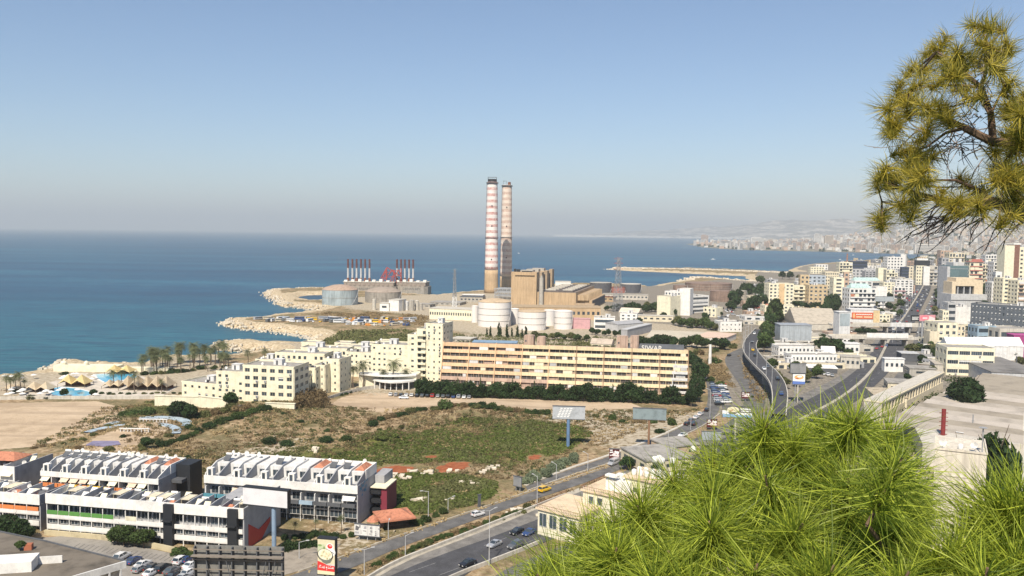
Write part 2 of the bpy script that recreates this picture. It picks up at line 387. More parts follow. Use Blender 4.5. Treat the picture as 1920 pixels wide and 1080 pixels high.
# sea
sm, t, b = new_mat('sea_water')
tc = N(t, 'ShaderNodeNewGeometry').outputs['Position']
mp = N(t, 'ShaderNodeMapping', i_Scale=(0.22, 1.0, 1.0), i_Rotation=(0, 0, R(8))); t.links.new(tc, mp.inputs[0])
n1 = N(t, 'ShaderNodeTexNoise', i_Scale=0.0045, i_Detail=8.0, i_Roughness=0.68); t.links.new(mp.outputs[0], n1.inputs['Vector'])
n2 = N(t, 'ShaderNodeTexNoise', i_Scale=0.12, i_Detail=5.0, i_Roughness=0.7); t.links.new(mp.outputs[0], n2.inputs['Vector'])
c = ramp(t, n1.outputs[0], [(0.38, (0.006, 0.044, 0.095)), (0.5, (0.010, 0.080, 0.142)), (0.62, (0.024, 0.128, 0.190))])
sy = N(t, 'ShaderNodeSeparateXYZ'); t.links.new(tc, sy.inputs[0]); my = N(t, 'ShaderNodeMapRange', i_1=1100.0, i_2=350.0); t.links.new(sy.outputs[1], my.inputs[0])
c = mixc(t, my.outputs[0], c, (0.018, 0.125, 0.155), 'MIX')
c = mixc(t, ramp(t, n2.outputs[0], [(0.42, 0.0), (0.66, 0.75)]), c, (0.004, 0.030, 0.075))
t.links.new(c, b.inputs['Base Color']); b.inputs['Roughness'].default_value = 0.35; b.inputs['Specular IOR Level'].default_value = 0.16
bp = N(t, 'ShaderNodeBump', i_Strength=0.6, i_Distance=2.0); t.links.new(n2.outputs[0], bp.inputs['Height']); t.links.new(bp.outputs[0], b.inputs['Normal'])
mb = MB(); mb.use(sm); mb.face((-50000, -3000, 0), (50000, -3000, 0), (50000, 60000, 0), (-50000, 60000, 0))
tag(mb.build('sea'), kind='structure')
# far mountains behind the bay
hm, t, b = new_mat('mountain_scrub')
tc = N(t, 'ShaderNodeNewGeometry').outputs['Position']
n1 = N(t, 'ShaderNodeTexNoise', i_Scale=0.0022, i_Detail=8.0, i_Roughness=0.8); t.links.new(tc, n1.inputs['Vector'])
c = ramp(t, n1.outputs[0], [(0.38, (0.05, 0.055, 0.05)), (0.50, (0.10, 0.09, 0.07)), (0.57, (0.75, 0.68, 0.60)), (0.64, (0.12, 0.10, 0.08))])
t.links.new(c, b.inputs['Base Color']); b.inputs['Roughness'].default_value = 0.95
hx = np.linspace(-0.02, 1.1, 260); hy = np.linspace(0, 1, 26); mb = MB(); mb.use(hm)
PRU = [-0.02, 0.035, 0.09, 0.15, 0.21, 0.27, 0.33, 0.40, 0.5, 0.7, 1.1]; PRH = [0, 0, 110, 230, 370, 500, 560, 600, 640, 640, 600]
vs = []
for v in hy:
    for u in hx:
        Dd = (21500 - 14000*max(0, u-0.12)) + v*4000; hh = np.interp(u, PRU, PRH)*.82
        x, y = u*Dd, Dd
        z = hh*(v**0.8)*(1 + 0.55*float(mnoise.fractal((x/1800, y/1800, 1.0), 0.9, 2.0, 5))*0.5) - (2 if v == 0 else 0)
        if hh < 60: z = hh*v
        vs.append((x, y, max(z, 1.0) if v > 0 else -2))
n = len(hx); fs = [(j*n+i, j*n+i+1, (j+1)*n+i+1, (j+1)*n+i) for j in range(len(hy)-1) for i in range(n-1)]
mb.add(vs, fs); tag(mb.build('distant_hills', smooth=True), kind='structure')
# ------------------------------------------------------------------ building kit
WM = {}
def win_mesh(w, h, kind='plain'):
    key = (round(w, 1), round(h, 1), kind)
    if key in WM: return WM[key]
    w, h = key[0], key[1]
    mb = MB(); mb.use(M['glass']); mb.box(-w/2, w/2, -0.08, -0.03, 0, h)
    fr = {'plain': M['lgrey'], 'white': M['white'], 'dark': M['dgrey'], 'shut': M['white2'], 'arch': M['cream2']}[kind]
    mb.use(fr); e = 0.07
    mb.box(-w/2, w/2, -0.13, -0.081, 0, e); mb.box(-w/2, w/2, -0.13, -0.081, h-e, h)
    mb.box(-w/2, -w/2+e, -0.13, -0.081, e+.002, h-e-.002); mb.box(w/2-e, w/2, -0.13, -0.081, e+.002, h-e-.002)
    k = max(1, int(round(w/1.1)))
    for i in range(1, k): x = -w/2 + w*i/k; mb.box(x-.035, x+.035, -0.125, -0.081, e+.002, h-e-.002)
    if kind == 'shut': mb.box(-w/2+.08, w/2-.08, -0.12, -0.082, h*0.55, h-.08)
    WM[key] = mb.mesh('window'); return WM[key]
def lay(mb, side, L, D, a0, a1, o0, o1, z0, z1):
    if side == 'F': mb.box(a0, a1, -o1, -o0, z0, z1)
    elif side == 'L': mb.box(-o1, -o0, a0, a1, z0, z1)
    elif side == 'R': mb.box(L+o0, L+o1, a0, a1, z0, z1)
def put_window(root, side, L, D, a, z, w, h, kind, name='window'):
    me = win_mesh(w, h, kind)
    if side == 'F': o = obj(name, me, root, (a, 0, z))
    elif side == 'L': o = obj(name, me, root, (0, a, z), R(-90))
    else: o = obj(name, me, root, (L, a, z), R(90))
    return o
def facade(mb, root, side, L, D, W_, z0, H, floors, cols, fw=0.5, fh=0.5, t=0.3, kind='plain', skip=0.0, rnd=None, inset=0.0):
    'an outer wall layer with real openings and a window in each'
    fhgt = H/floors; bay = (W_-2*inset)/cols; ww = bay*fw; wh = fhgt*fh; sill = fhgt*(1-fh)*0.55
    lay(mb, side, L, D, 0, W_, 0, t, z0, z0+sill)
    for f in range(floors):
        zb = z0+f*fhgt+sill; zt = zb+wh; nz_ = zb+fhgt if f < floors-1 else z0+H
        lay(mb, side, L, D, 0, W_, 0, t, zt, nz_)
        a = 0.0
        for c in range(cols):
            w0 = inset+bay*c+(bay-ww)/2; lay(mb, side, L, D, a, w0, 0, t, zb+.001, zt-.001); a = w0+ww
            if rnd is not None and rnd.random() < skip: lay(mb, side, L, D, w0, w0+ww, 0, t-.02, zb, zt)
            else:
                put_window(root, side, L, D, w0+ww/2, zb, ww, wh, kind if rnd is None or rnd.random() > .2 else rnd.choice(('shut', 'white', 'dark')))
                if side == 'F' and rnd is not None and sill > .9 and rnd.random() < .13: obj('air_conditioner', ac_mesh(), root, (w0+ww*.8, -t-.32, zb-1.0))
        lay(mb, side, L, D, a, W_, 0, t, zb+.001, zt-.001)
TANKM = {}
def tank_mesh(mat, r=0.6, h=1.2):
    k = (mat.name, r, h)
    if k not in TANKM:
        mb = MB(); mb.use(mat); mb.lathe((0, 0, 0), [(r*.9, 0), (r, .1), (r, h*.8), (r*.5, h), (.15, h+.05)], 10); TANKM[k] = mb.mesh('water_tank', True)
    return TANKM[k]
def dish_mesh():
    if 'dish' not in TANKM:
        mb = MB(); mb.use(M['white']); mb.tube((0, 0, 0), (0, 0, .9), .05)
        vs = [(0, 0, 1.1)]; n = 12
        for i in range(n): tt = 2*math.pi*i/n; vs.append((.65*math.cos(tt), -.35+.25*math.sin(tt)*.6, 1.25+.6*math.sin(tt)))
        mb.add(vs, [(0, 1+i, 1+(i+1) % n) for i in range(n)]); mb.tube((0, 0, 1.1), (0, -.8, 1.3), .03)
        TANKM['dish'] = mb.mesh('satellite_dish')
    return TANKM['dish']
def ac_mesh():
    if 'ac' not in TANKM:
        mb = MB(); mb.use(M['lgrey']); mb.box(-.5, .5, -.3, .3, .1, .9); mb.use(M['dgrey']); mb.tube((0, -.31, .5), (0, -.33, .5), .3, n=10); TANKM['ac'] = mb.mesh('air_conditioner')
    return TANKM['ac']
def roof_clutter(root, L, D, H, n, rnd, hut=True):
    if hut:
        mb = MB(); mb.use(M['white2']); w = min(4, L*.3); x = rnd.uniform(.2, .7)*L; y = rnd.uniform(.4, .6)*D
        mb.box(x, x+w, y, y+min(3.5, D*.35), H, H+2.4); mb.box(x-.15, x+w+.15, y-.15, y+min(3.5, D*.35)+.15, H+2.402, H+2.55)
        mb.use(M['dgrey']); mb.box(x+w*.3, x+w*.3+.9, y-.03, y-.001, H+.01, H+2)
        mb.build('stair_house', root)
    for i in range(n):
        k = rnd.random(); x = rnd.uniform(1, max(1.1, L-1)); y = rnd.uniform(.8, max(.9, D*.38))
        if k < .45: obj('water_tank', tank_mesh(M['white'] if rnd.random() < .6 else M['black'], .6, 1.3), root, (x, y, H))
        elif k < .75: obj('satellite_dish', dish_mesh(), root, (x, y, H), rnd.uniform(-.6, .6))
        else: obj('air_conditioner', ac_mesh(), root, (x, y, H), rnd.uniform(-1, 1))
BI = [0]
def bld(label, p0, p1, h=None, top=None, D=12, floors=5, cols=5, style='punch', wall='white', kind='plain', fw=.45, fh=.5, side=None, scols=3,
        clutter=3, hut=True, roof='roofgrey', name='building', cat='building', group=None, par=0.7, accent=None, z0=None, skip=0.0, basefl=0):
    'p0, p1: photo pixels of the front left and front right foot'
    BI[0] += 1; rnd = random.Random(BI[0]*17+3)
    a = P(*p0); b2 = P(*p1); d = b2-a; L = math.hypot(d.x, d.y); rz = math.atan2(d.y, d.x)
    H = h if h is not None else HT(a, top)
    root = empty(name, (a.x, a.y, G0-.3 if z0 is None else z0), rz, label, cat, group)
    wm = M[wall] if isinstance(wall, str) else wall
    am = M[accent] if isinstance(accent, str) else (accent or wm)
    mb = MB(); mb.use(wm); t = .3
    mb.box(0, L, 0, D, 0, H)
    # parapet
    mb.box(-t, L+t, -t, -t+.25, H, H+par); mb.box(-t, L+t, D-.25, D, H, H+par); mb.box(-t, -t+.25, -t+.25, D-.25, H, H+par); mb.box(L+t-.25, L+t, -t+.25, D-.25, H, H+par)
    sides = 'F'+side if side is not None else ('FL' if (a.x+b2.x)/2 > 20 else 'FR')
    for s in ('F', 'L', 'R'):
        Wd = L if s == 'F' else D
        if s not in sides: lay(mb, s, L, D, 0, Wd, 0, t, 0, H); continue
        st = style if s == 'F' else ('punch' if style in ('balcony', 'strip') else style)
        cc = cols if s == 'F' else scols
        if st == 'punch': facade(mb, root, s, L, D, Wd, 0, H, floors, cc, fw, fh, t, kind, skip, rnd)
        elif st == 'strip': facade(mb, root, s, L, D, Wd, 0, H, floors, max(1, cc//3), .92, fh, t, kind, 0, rnd)
        elif st == 'blind': lay(mb, s, L, D, 0, Wd, 0, t, 0, H)
        elif st == 'balcony':
            fhgt = H/floors
            facade(mb, root, s, L, D, Wd, 0, H, floors, cc, .62, .62, t, 'dark', .15, rnd)
            for f in range(1, floors):
                bm = MB(); bm.use(am); z = f*fhgt
                bm.box(.2, L-.2, -t-1.3, -t-.002, z-.12, z+.05); bm.box(.2, L-.2, -t-1.3, -t-1.18, z+.052, z+.95)
                bm.box(.2, .32, -t-1.178, -t-.002, z+.052, z+.95); bm.box(L-.32, L-.2, -t-1.178, -t-.002, z+.052, z+.95)
                bm.build('balcony', root)
                for c in range(cols):
                    if rnd.random() < .22:
                        cm = MB(); cm.use(rnd.choice([M['white2'], M['white'], M['cream'], M['dgrey'], M['lgrey'], M['tile']])); bw = L/cols
                        cm.box(bw*c+.3, bw*(c+1)-.3, -t-1.25, -t-1.2, z+1.0, z+fhgt*.85); cm.build('awning', root)
    mb.build('wall', root)
    rm = MB(); rm.use(M[roof] if isinstance(roof, str) else roof); rm.box(-t+.26, L+t-.26, -t+.26, D-.26, H+.004, H+.10); rm.build('roof', root)
    roof_clutter(root, L, D, H+.10, clutter, rnd, hut)
    root['_L'] = L; return root, L, D, H
# ------------------------------------------------------------------ vegetation kit
def leafm(rgb, name='leaf', tr=0.25, var=0.5):
    k = ('leaf', rgb)
    if k in MATS: return MATS[k]
    m, t, b = new_mat(name); MATS[k] = m
    oi = N(t, 'ShaderNodeObjectInfo'); tc = N(t, 'ShaderNodeTexCoord').outputs['Object']
    n = N(t, 'ShaderNodeTexNoise', i_Scale=0.9, i_Detail=3.0); t.links.new(tc, n.inputs['Vector'])
    c = ramp(t, n.outputs[0], [(0.3, tuple(x*(1-var*.6) for x in rgb)), (0.7, tuple(min(1, x*(1+var)) for x in rgb))])
    hs = N(t, 'ShaderNodeHueSaturation'); t.links.new(c, hs.inputs['Color'])
    mr = N(t, 'ShaderNodeMapRange', i_3=0.75, i_4=1.3); t.links.new(oi.outputs['Random'], mr.inputs[0]); t.links.new(mr.outputs[0], hs.inputs['Value'])
    t.links.new(hs.outputs[0], b.inputs['Base Color']); b.inputs['Roughness'].default_value = 0.7; b.inputs['Specular IOR Level'].default_value = 0.2
    tl = N(t, 'ShaderNodeBsdfTranslucent'); t.links.new(hs.outputs[0], tl.inputs['Color'])
    ms = N(t, 'ShaderNodeMixShader', i_0=tr); t.links.new(b.outputs[0], ms.inputs[1]); t.links.new(tl.outputs[0], ms.inputs[2])
    t.links.new(ms.outputs[0], t.nodes['Material Output'].inputs['Surface']); return m
LEAF = dict(dark=leafm((0.030, 0.055, 0.018)), mid=leafm((0.055, 0.085, 0.024)), olive=leafm((0.115, 0.120, 0.045)), dry=leafm((0.20, 0.145, 0.075)),
            grey=leafm((0.15, 0.18, 0.11)), grass=leafm((0.115, 0.145, 0.035)), straw=leafm((0.36, 0.27, 0.14)), palm=leafm((0.13, 0.145, 0.07)))
def leaf_cloud(name, lobes, n, size, mat, seed=0, flat=0.0, shell=0.55):
    'leaf-sized faces spread through lobes (cx,cy,cz,rx,ry,rz)'
    rng = np.random.RandomState(seed); vol = np.array([l[3]*l[4]*l[5] for l in lobes])**0.75; pr = vol/vol.sum()
    li = rng.choice(len(lobes), n, p=pr); Lb = np.array(lobes)[li]
    d = rng.normal(size=(n, 3)); d /= np.linalg.norm(d, axis=1)[:, None]
    r = shell + (1-shell)*rng.rand(n)**0.6; r *= 1+0.14*np.sin(d[:, 0]*7+li)*np.cos(d[:, 2]*6+li*2)
    c = Lb[:, :3] + d*Lb[:, 3:]*r[:, None]
    keepm = c[:, 2] > 0.02
    c = c[keepm]; d = d[keepm]; n = len(c)
    nrm = d*0.6 + rng.normal(size=(n, 3))*0.7; nrm[:, 2] += flat; nrm /= np.linalg.norm(nrm, axis=1)[:, None]
    a = np.cross(nrm, rng.normal(size=(n, 3))); a /= np.linalg.norm(a, axis=1)[:, None]; b = np.cross(nrm, a)
    s = size*(0.6+0.8*rng.rand(n))[:, None]
    v = np.empty((n, 3, 3)); v[:, 0] = c - a*s*.6 - b*s*.5; v[:, 1] = c + a*s*.6 - b*s*.45; v[:, 2] = c + b*s*.75 + a*s*0.1
    return tri_mesh(name, v.reshape(-1, 3), mat)
def tri_mesh(name, v, mat):
    me = bpy.data.meshes.new(name); n = len(v)//3
    me.vertices.add(len(v)); me.vertices.foreach_set('co', v.ravel().astype(np.float32))
    me.loops.add(len(v)); me.loops.foreach_set('vertex_index', np.arange(len(v), dtype=np.int32))
    me.polygons.add(n); me.polygons.foreach_set('loop_start', (np.arange(n)*3).astype(np.int32)); me.polygons.foreach_set('loop_total', np.full(n, 3, np.int32))
    me.update(calc_edges=True); me.materials.append(mat); return me
def trunk_mesh(h, r, rnd, limbs=5, spread=1.5):
    mb = MB(); mb.use(M['bark']); p = Vector((0, 0, -.2)); q = Vector((rnd.uniform(-.2, .2), rnd.uniform(-.2, .2), h*.55)); mb.tube(p, q, r, r*.7)
    for i in range(limbs):
        tt = 2*math.pi*i/limbs+rnd.random(); e = q + Vector((math.cos(tt)*spread, math.sin(tt)*spread, h*rnd.uniform(.25, .5))); mb.tube(q, e, r*.5, r*.15, 5)
    return mb.mesh('trunk')
TP = {}
def tree_proto(kind, variant, dense=1.0):
    'unit trees about 6 m tall and 6 m wide'
    k = (kind, variant, dense)
    if k in TP: return TP[k]
    rnd = random.Random(hash(kind) % 1000 if False else sum(map(ord, kind))+variant*31); lobes = []
    if kind == 'round':
        for i in range(9):
            tt = rnd.uniform(0, 6.28); rr_ = rnd.uniform(.5, 1.9); s = rnd.uniform(.9, 1.5); lobes.append((rr_*math.cos(tt), rr_*math.sin(tt), rnd.uniform(2.2, 4.6), s*1.1, s*1.1, s*.85))
        lobes.append((0, 0, 3.6, 2.0, 2.0, 1.8))
    elif kind == 'umbrella':
        for i in range(8):
            tt = i*.8; rr_ = rnd.uniform(.8, 2.3); lobes.append((rr_*math.cos(tt), rr_*math.sin(tt), rnd.uniform(4.3, 5.0), 1.2, 1.2, .55))
    elif kind == 'column':
        for i in range(7): lobes.append((rnd.uniform(-.3, .3), rnd.uniform(-.3, .3), .8+i*.85, .95-.09*i, .95-.09*i, .8))
    elif kind == 'bush':
        for i in range(7):
            tt = rnd.uniform(0, 6.28); rr_ = rnd.uniform(.3, 2.0); s = rnd.uniform(.8, 1.4); lobes.append((rr_*math.cos(tt), rr_*math.sin(tt), rnd.uniform(.3, 1.2), s*1.2, s*1.2, s))
    elif kind == 'hedge':
        for i in range(9): lobes.append((rnd.uniform(-2.2, 2.2), rnd.uniform(-1.4, 1.4), rnd.uniform(1.2, 4.2), 1.5, 1.4, 1.3))
    n = int({'round': 2600, 'umbrella': 1500, 'column': 1200, 'bush': 1100, 'hedge': 2200}[kind]*dense)
    size = {'round': .42, 'umbrella': .4, 'column': .33, 'bush': .34, 'hedge': .42}[kind]/math.sqrt(dense)
    TP[k] = (lobes, n, size, trunk_mesh({'umbrella': 8.5}.get(kind, 6), .16, rnd), sum(map(ord, kind))+variant)
    return TP[k]
CM_ = {}
def crown_mesh(kind, leaf, variant, dense):
    k = (kind, leaf, variant, dense)
    if k not in CM_:
        lobes, n, size, tr, seed = tree_proto(kind, variant, dense); CM_[k] = leaf_cloud('crown', lobes, n, size, LEAF[leaf], seed)
    return CM_[k]
TI = [0]
def tree(px, py, wpx, label, leaf='dark', kind='round', group=None, sz=1.0, name=None, pos=None, cat=None, width=None):
    'a tree whose crown shows wpx pixels wide over the foot at (px, py)'
    TI[0] += 1; v = TI[0] % 3
    p = pos or P(px, py); Dd = math.hypot(p.x, p.y); w = width or wpx/F*Dd; s = w/6.0
    dense = 1.0 if Dd < 420 else (.45 if Dd < 800 else .2)
    if kind in ('bush', 'hedge') and Dd < 330 and w > 5: dense = 2.0
    nm = name or {'bush': 'shrub', 'hedge': 'hedge_tree'}.get(kind, 'tree')
    zz = gz(p.x, p.y) if pos is None else p.z
    root = empty(nm, (p.x, p.y, min(zz, p.z+3) if pos is None else zz), (TI[0]*1.7) % 6.28 if kind != 'hedge' else 0, label, cat or {'bush': 'shrub', 'hedge': 'hedge'}.get(kind, 'tree'), group)
    obj('crown', crown_mesh(kind, leaf, v, dense), root, scale=(s, s, s*sz))
    if kind != 'bush': obj('trunk', tree_proto(kind, v, dense)[3], root, scale=(s, s, s*sz))
    return root
def palm_parts(v):
    k = ('palm', v)
    if k in TP: return TP[k]
    rnd = random.Random(v+5); tb = MB(); tb.use(M['bark']); p = Vector((0, 0, -.2)); bend = rnd.uniform(-.5, .5)
    for i in range(6):
        q = Vector((bend*(i/6)**2, .2*math.sin(i), 8.0*(i+1)/6)); tb.tube(p, q, .28-.02*i, .26-.02*i, 7, i in (0, 5)); p = q
    topz = p.copy(); tris = []
    for i in range(30):
        az = i*2.399; el = 1.25-1.8*(i/30)+rnd.uniform(-.1, .1); Ln = rnd.uniform(2.3, 3.1); pts = []; cur = topz.copy(); e = el
        for s_ in range(8):
            d = Vector((math.cos(az)*math.cos(e), math.sin(az)*math.cos(e), math.sin(e))); pts.append((cur.copy(), d)); cur += d*Ln/8; e -= .20
        for j, (c, d) in enumerate(pts):
            sd_ = d.cross(Vector((0, 0, 1))); sd_ = sd_.normalized() if sd_.length > .01 else Vector((1, 0, 0)); w = .75*math.sin(math.pi*(j+1.3)/9.5)+.08
            for sg in (-1, 1):
                for kk in (0,):
                    c2 = c + d*Ln/8*kk; tp = c2 + sd_*sg*w + d*.35 + Vector((0, 0, -.22)); tris += [c2, c2+d*.17, tp]
    v_ = np.array([tuple(x) for x in tris]); TP[k] = (tb.mesh('trunk'), tri_mesh('fronds', v_, LEAF['palm'])); return TP[k]
def palm(px, py, h, label, group='palm trees', v=None):
    TI[0] += 1; v = TI[0] % 3; p = P(px, py); s = h/9.0; root = empty('palm_tree', (p.x, p.y, gz(p.x, p.y)), (TI[0]*2.1) % 6.28, label, 'palm tree', group)
    a, b = palm_parts(v); obj('trunk', a, root, scale=s); obj('crown', b, root, scale=s*1.3 if s > .5 else s*1.1).location = (0, 0, -s*2.2 if s > .5 else 0); return root
# ------------------------------------------------------------------ cars
CARC = dict(white=(0.72, 0.72, 0.72), silver=(0.42, 0.43, 0.45), grey=(0.14, 0.145, 0.15), black=(0.015, 0.015, 0.018), red=(0.40, 0.03, 0.03),
            blue=(0.03, 0.06, 0.17), yellow=(0.78, 0.48, 0.02), beige=(0.50, 0.44, 0.33), orange=(0.70, 0.28, 0.04))
def paint(c):
    k = ('paint', c)
    if k not in MATS:
        m, t, b = new_mat('car_paint'); MATS[k] = m; b.inputs['Base Color'].default_value = (*CARC[c], 1); b.inputs['Roughness'].default_value = .3
        b.inputs['Metallic'].default_value = .25 if c in ('silver', 'grey') else 0; b.inputs['Coat Weight'].default_value = .6
        n = N(t, 'ShaderNodeTexNoise', i_Scale=3.0); mixr = N(t, 'ShaderNodeMapRange', i_3=.22, i_4=.42); t.links.new(n.outputs[0], mixr.inputs[0]); t.links.new(mixr.outputs[0], b.inputs['Roughness'])
    return MATS[k]
CARP = {}
def car_parts(c, kind):
    k = (c, kind)
    if k in CARP: return CARP[k]
    Ln, Wd = {'sedan': (4.5, 1.78), 'suv': (4.5, 1.85), 'van': (4.9, 1.95), 'hatch': (3.9, 1.7), 'bus': (8.5, 2.4)}[kind]; h = Ln/2; w = Wd/2
    prof = {'sedan': [(-h, .45, .85), (-h+.25, .35, 1.0), (-h+.95, .3, 1.02), (h-1.35, .3, .98), (h-.3, .32, .84), (h, .42, .7)],
            'hatch': [(-h, .45, .95), (-h+.2, .35, 1.05), (h-1.2, .3, 1.0), (h-.3, .32, .85), (h, .42, .72)],
            'suv': [(-h, .5, 1.1), (-h+.2, .38, 1.18), (h-1.3, .36, 1.14), (h-.3, .38, 1.0), (h, .45, .8)],
            'van': [(-h, .45, 1.2), (-h+.15, .35, 1.25), (h-1.0, .35, 1.2), (h-.25, .38, 1.0), (h, .45, .8)],
            'bus': [(-h, .5, 1.5), (-h+.15, .4, 1.55), (h-.4, .4, 1.5), (h-.1, .4, 1.3), (h, .5, 1.1)]}[kind]
    cab = {'sedan': (-h+.75, -h+1.35, h-2.15, h-1.3, 1.42), 'hatch': (-h+.05, -h+.5, h-1.9, h-1.1, 1.45), 'suv': (-h+.05, -h+.45, h-2.0, h-1.25, 1.72),
           'van': (-h+.03, -h+.15, h-1.5, h-.8, 2.0), 'bus': (-h+.03, -h+.1, h-.5, h-.25, 2.7)}[kind]
    body = MB(); body.use(paint(c)); vs = []
    for x, zb, zt in prof:
        ww = w*(0.86 if abs(abs(x)-h) < .05 else 1)
        vs += [(x, -ww*.96, zb), (x, -ww, zb+(zt-zb)*.5), (x, -ww*.9, zt), (x, ww*.9, zt), (x, ww, zb+(zt-zb)*.5), (x, ww*.96, zb)]
    fs = []
    for i in range(len(prof)-1):
        for j in range(6): fs.append((i*6+j, i*6+(j+1) % 6, (i+1)*6+(j+1) % 6, (i+1)*6+j))
    fs += [tuple(range(6))[::-1], tuple(range(len(vs)-6, len(vs)))]; body.add(vs, fs)
    x0, x1, x2, x3, zr = cab; zb = prof[1][2]-.03; wr = w*.74; wb = w*.88
    body.box(x1, x2, -wr, wr, zr-.04, zr)                                        # roof panel
    for x, xx in ((x1, x1+.07), (x2-.07, x2)):
        pass
    gl = MB(); gl.use(M['glass']); q = [(x0, -wb, zb), (x3, -wb, zb), (x3, wb, zb), (x0, wb, zb), (x1, -wr, zr-.042), (x2, -wr, zr-.042), (x2, wr, zr-.042), (x1, wr, zr-.042)]
    gl.add(q, [(0, 1, 5, 4), (1, 2, 6, 5), (2, 3, 7, 6), (3, 0, 4, 7)])
    if kind == 'bus' or kind == 'van':
        zc = 1.5 if kind == 'bus' else 1.2; zt = cab[4]; body.box(-h+.12, x2+.1, -w*.93, w*.93, zc, zt+.05); gl = MB(); gl.use(M['glass'])
        for s_ in (-1, 1): gl.box(-h+.5, x2-.1, s_*w*.931, s_*w*.95, zc+.15, zt-.4)
        gl.box(x2+.101, x2+.16, -w*.8, w*.8, zc+.1, zt-.25)
    for s_ in (-1, 1):                                                            # pillars
        for xa, xb in ((x0, x1), (x3, x2), ((x0+x3)/2, (x1+x2)/2)): body.tube((xa, s_*wb, zb), (xb, s_*wr, zr-.02), .05, n=4)
    wh = MB(); wh.use(M['black']); wh.tube((0, -.11, 0), (0, .11, 0), .32, n=12); wh.use(M['steel']); wh.tube((0, -.12, 0), (0, .12, 0), .18, n=8)
    hl = MB(); hl.use(M['white']); hl.box(-.03, .04, -.18, .18, -.08, .08)
    tl = MB(); tl.use(M['red']); tl.box(-.04, .03, -.15, .15, -.1, .1)
    CARP[k] = (body.mesh('body'), gl.mesh('windows'), wh.mesh('wheel'), hl.mesh('headlight'), tl.mesh('tail_light'), Ln, Wd, prof)
    return CARP[k]
SC = {}
def small_car_mesh(c, kind):
    k = (c, kind)
    if k in SC: return SC[k]
    bd, gl, wh, *_ = car_parts(c, kind); Ln, Wd = CARP[k][5], CARP[k][6]; mb = MB()
    for me, mat in ((bd, paint(c)), (gl, M['glass'])): mb.use(mat); mb.add([v.co[:] for v in me.vertices], [tuple(p.vertices) for p in me.polygons])
    mb.use(M['black'])
    for sx in (-1, 1):
        for sy in (-1, 1): mb.tube((sx*Ln*.31, sy*(Wd/2-.2), .32), (sx*Ln*.31, sy*(Wd/2-.02), .32), .32, n=8)
    SC[k] = mb.mesh('car'); return SC[k]
def car(pos, rz, c, kind, label, group=None, small=False, z=None, name='car', cat=None):
    p = P(*pos) if not isinstance(pos, Vector) else pos; zz = z if z is not None else p.z+.12
    cat = cat or {'van': 'van', 'bus': 'bus'}.get(kind, 'car'); name = cat if name == 'car' else name
    if small:
        o = obj(name, small_car_mesh(c, kind), None, (p.x, p.y, zz), rz); tag(o, label, cat, group); return o
    root = empty(name, (p.x, p.y, zz), rz, label, cat, group); bd, gl, wh, hl, tl, Ln, Wd, prof = car_parts(c, kind)
    obj('body', bd, root); obj('windows', gl, root)
    for sx in (-1, 1):
        for sy in (-1, 1): obj('wheel', wh, root, (sx*Ln*.31, sy*(Wd/2-.12), .32))
    for sy in (-1, 1): obj('headlight', hl, root, (Ln/2-.02, sy*Wd*.3, prof[-1][2]-.08)); obj('tail_light', tl, root, (-Ln/2, sy*Wd*.33, prof[0][2]-.12))
    return root
# ------------------------------------------------------------------ street lamps, billboards
LP = {}
def lamp(px, py, label, h=None, top=None, double=False, rz=0, group='street lamps', r=.11):
    p = P(px, py) if not isinstance(px, Vector) else px; H = h or HT(p, top); key = (round(H), double)
    if key not in LP:
        a = MB(); a.use(M['lgrey']); a.tube((0, 0, 0), (0, 0, H), r, r*.6, 6); b = MB(); b.use(M['lgrey']); b.tube((0, 0, H-.1), (1.7, 0, H+.25), .06, .05, 5)
        c = MB(); c.use(M['lgrey']); c.box(1.5, 2.3, -.16, .16, H+.2, H+.34)
        LP[key] = (a.mesh('pole'), b.mesh('arm'), c.mesh('lamp_head'))
    root = empty('street_lamp', p, rz, label, 'street lamp', group); a, b, c = LP[key]; obj('pole', a, root)
    for k in range(2 if double else 1): obj('arm', b, root, rz=math.pi*k); obj('lamp_head', c, root, rz=math.pi*k)
    return root
# ------------------------------------------------------------------ power station
def lattice(mb, p, H, w0, w1, n, r=.12, waist=None):
    'a four-legged lattice mast'
    def c(k, z):
        f = z/H; w = w0+(w1-w0)*(min(1, f/(waist or 1))); sx, sy = ((-1, -1), (1, -1), (1, 1), (-1, 1))[k]; return Vector((p[0]+sx*w/2, p[1]+sy*w/2, p[2]+z))
    zs = [H*i/n for i in range(n+1)]
    for i in range(n):
        for k in range(4):
            mb.tube(c(k, zs[i]), c(k, zs[i+1]), r*1.3, n=4, caps=False); mb.tube(c(k, zs[i]), c((k+1) % 4, zs[i+1]), r, n=3, caps=False)
            mb.tube(c((k+1) % 4, zs[i]), c(k, zs[i+1]), r, n=3, caps=False); mb.tube(c(k, zs[i+1]), c((k+1) % 4, zs[i+1]), r, n=3, caps=False)
def pos_at(px, D):
    'ground point at distance D along the column px'
    lo, hi = 441.0, 1400.0
    for _ in range(40):
        m = (lo+hi)/2; p = P(px, m)
        if math.hypot(p.x, p.y) > D: lo = m
        else: hi = m
    return P(px, (lo+hi)/2)
stripe1 = bands((0.76, 0.70, 0.66), (0.42, 0.13, 0.11), 19, 0.1, 0.75, 145, width=.45)
stripe2 = bands((0.70, 0.59, 0.50), (0.42, 0.27, 0.21), 19, 0.35, 0.75, 145, width=.48)
tan = surf((0.50, 0.36, 0.22), var=.14, scale=.08, streak=.28); tan2 = surf((0.47, 0.34, 0.21), streak=.3)
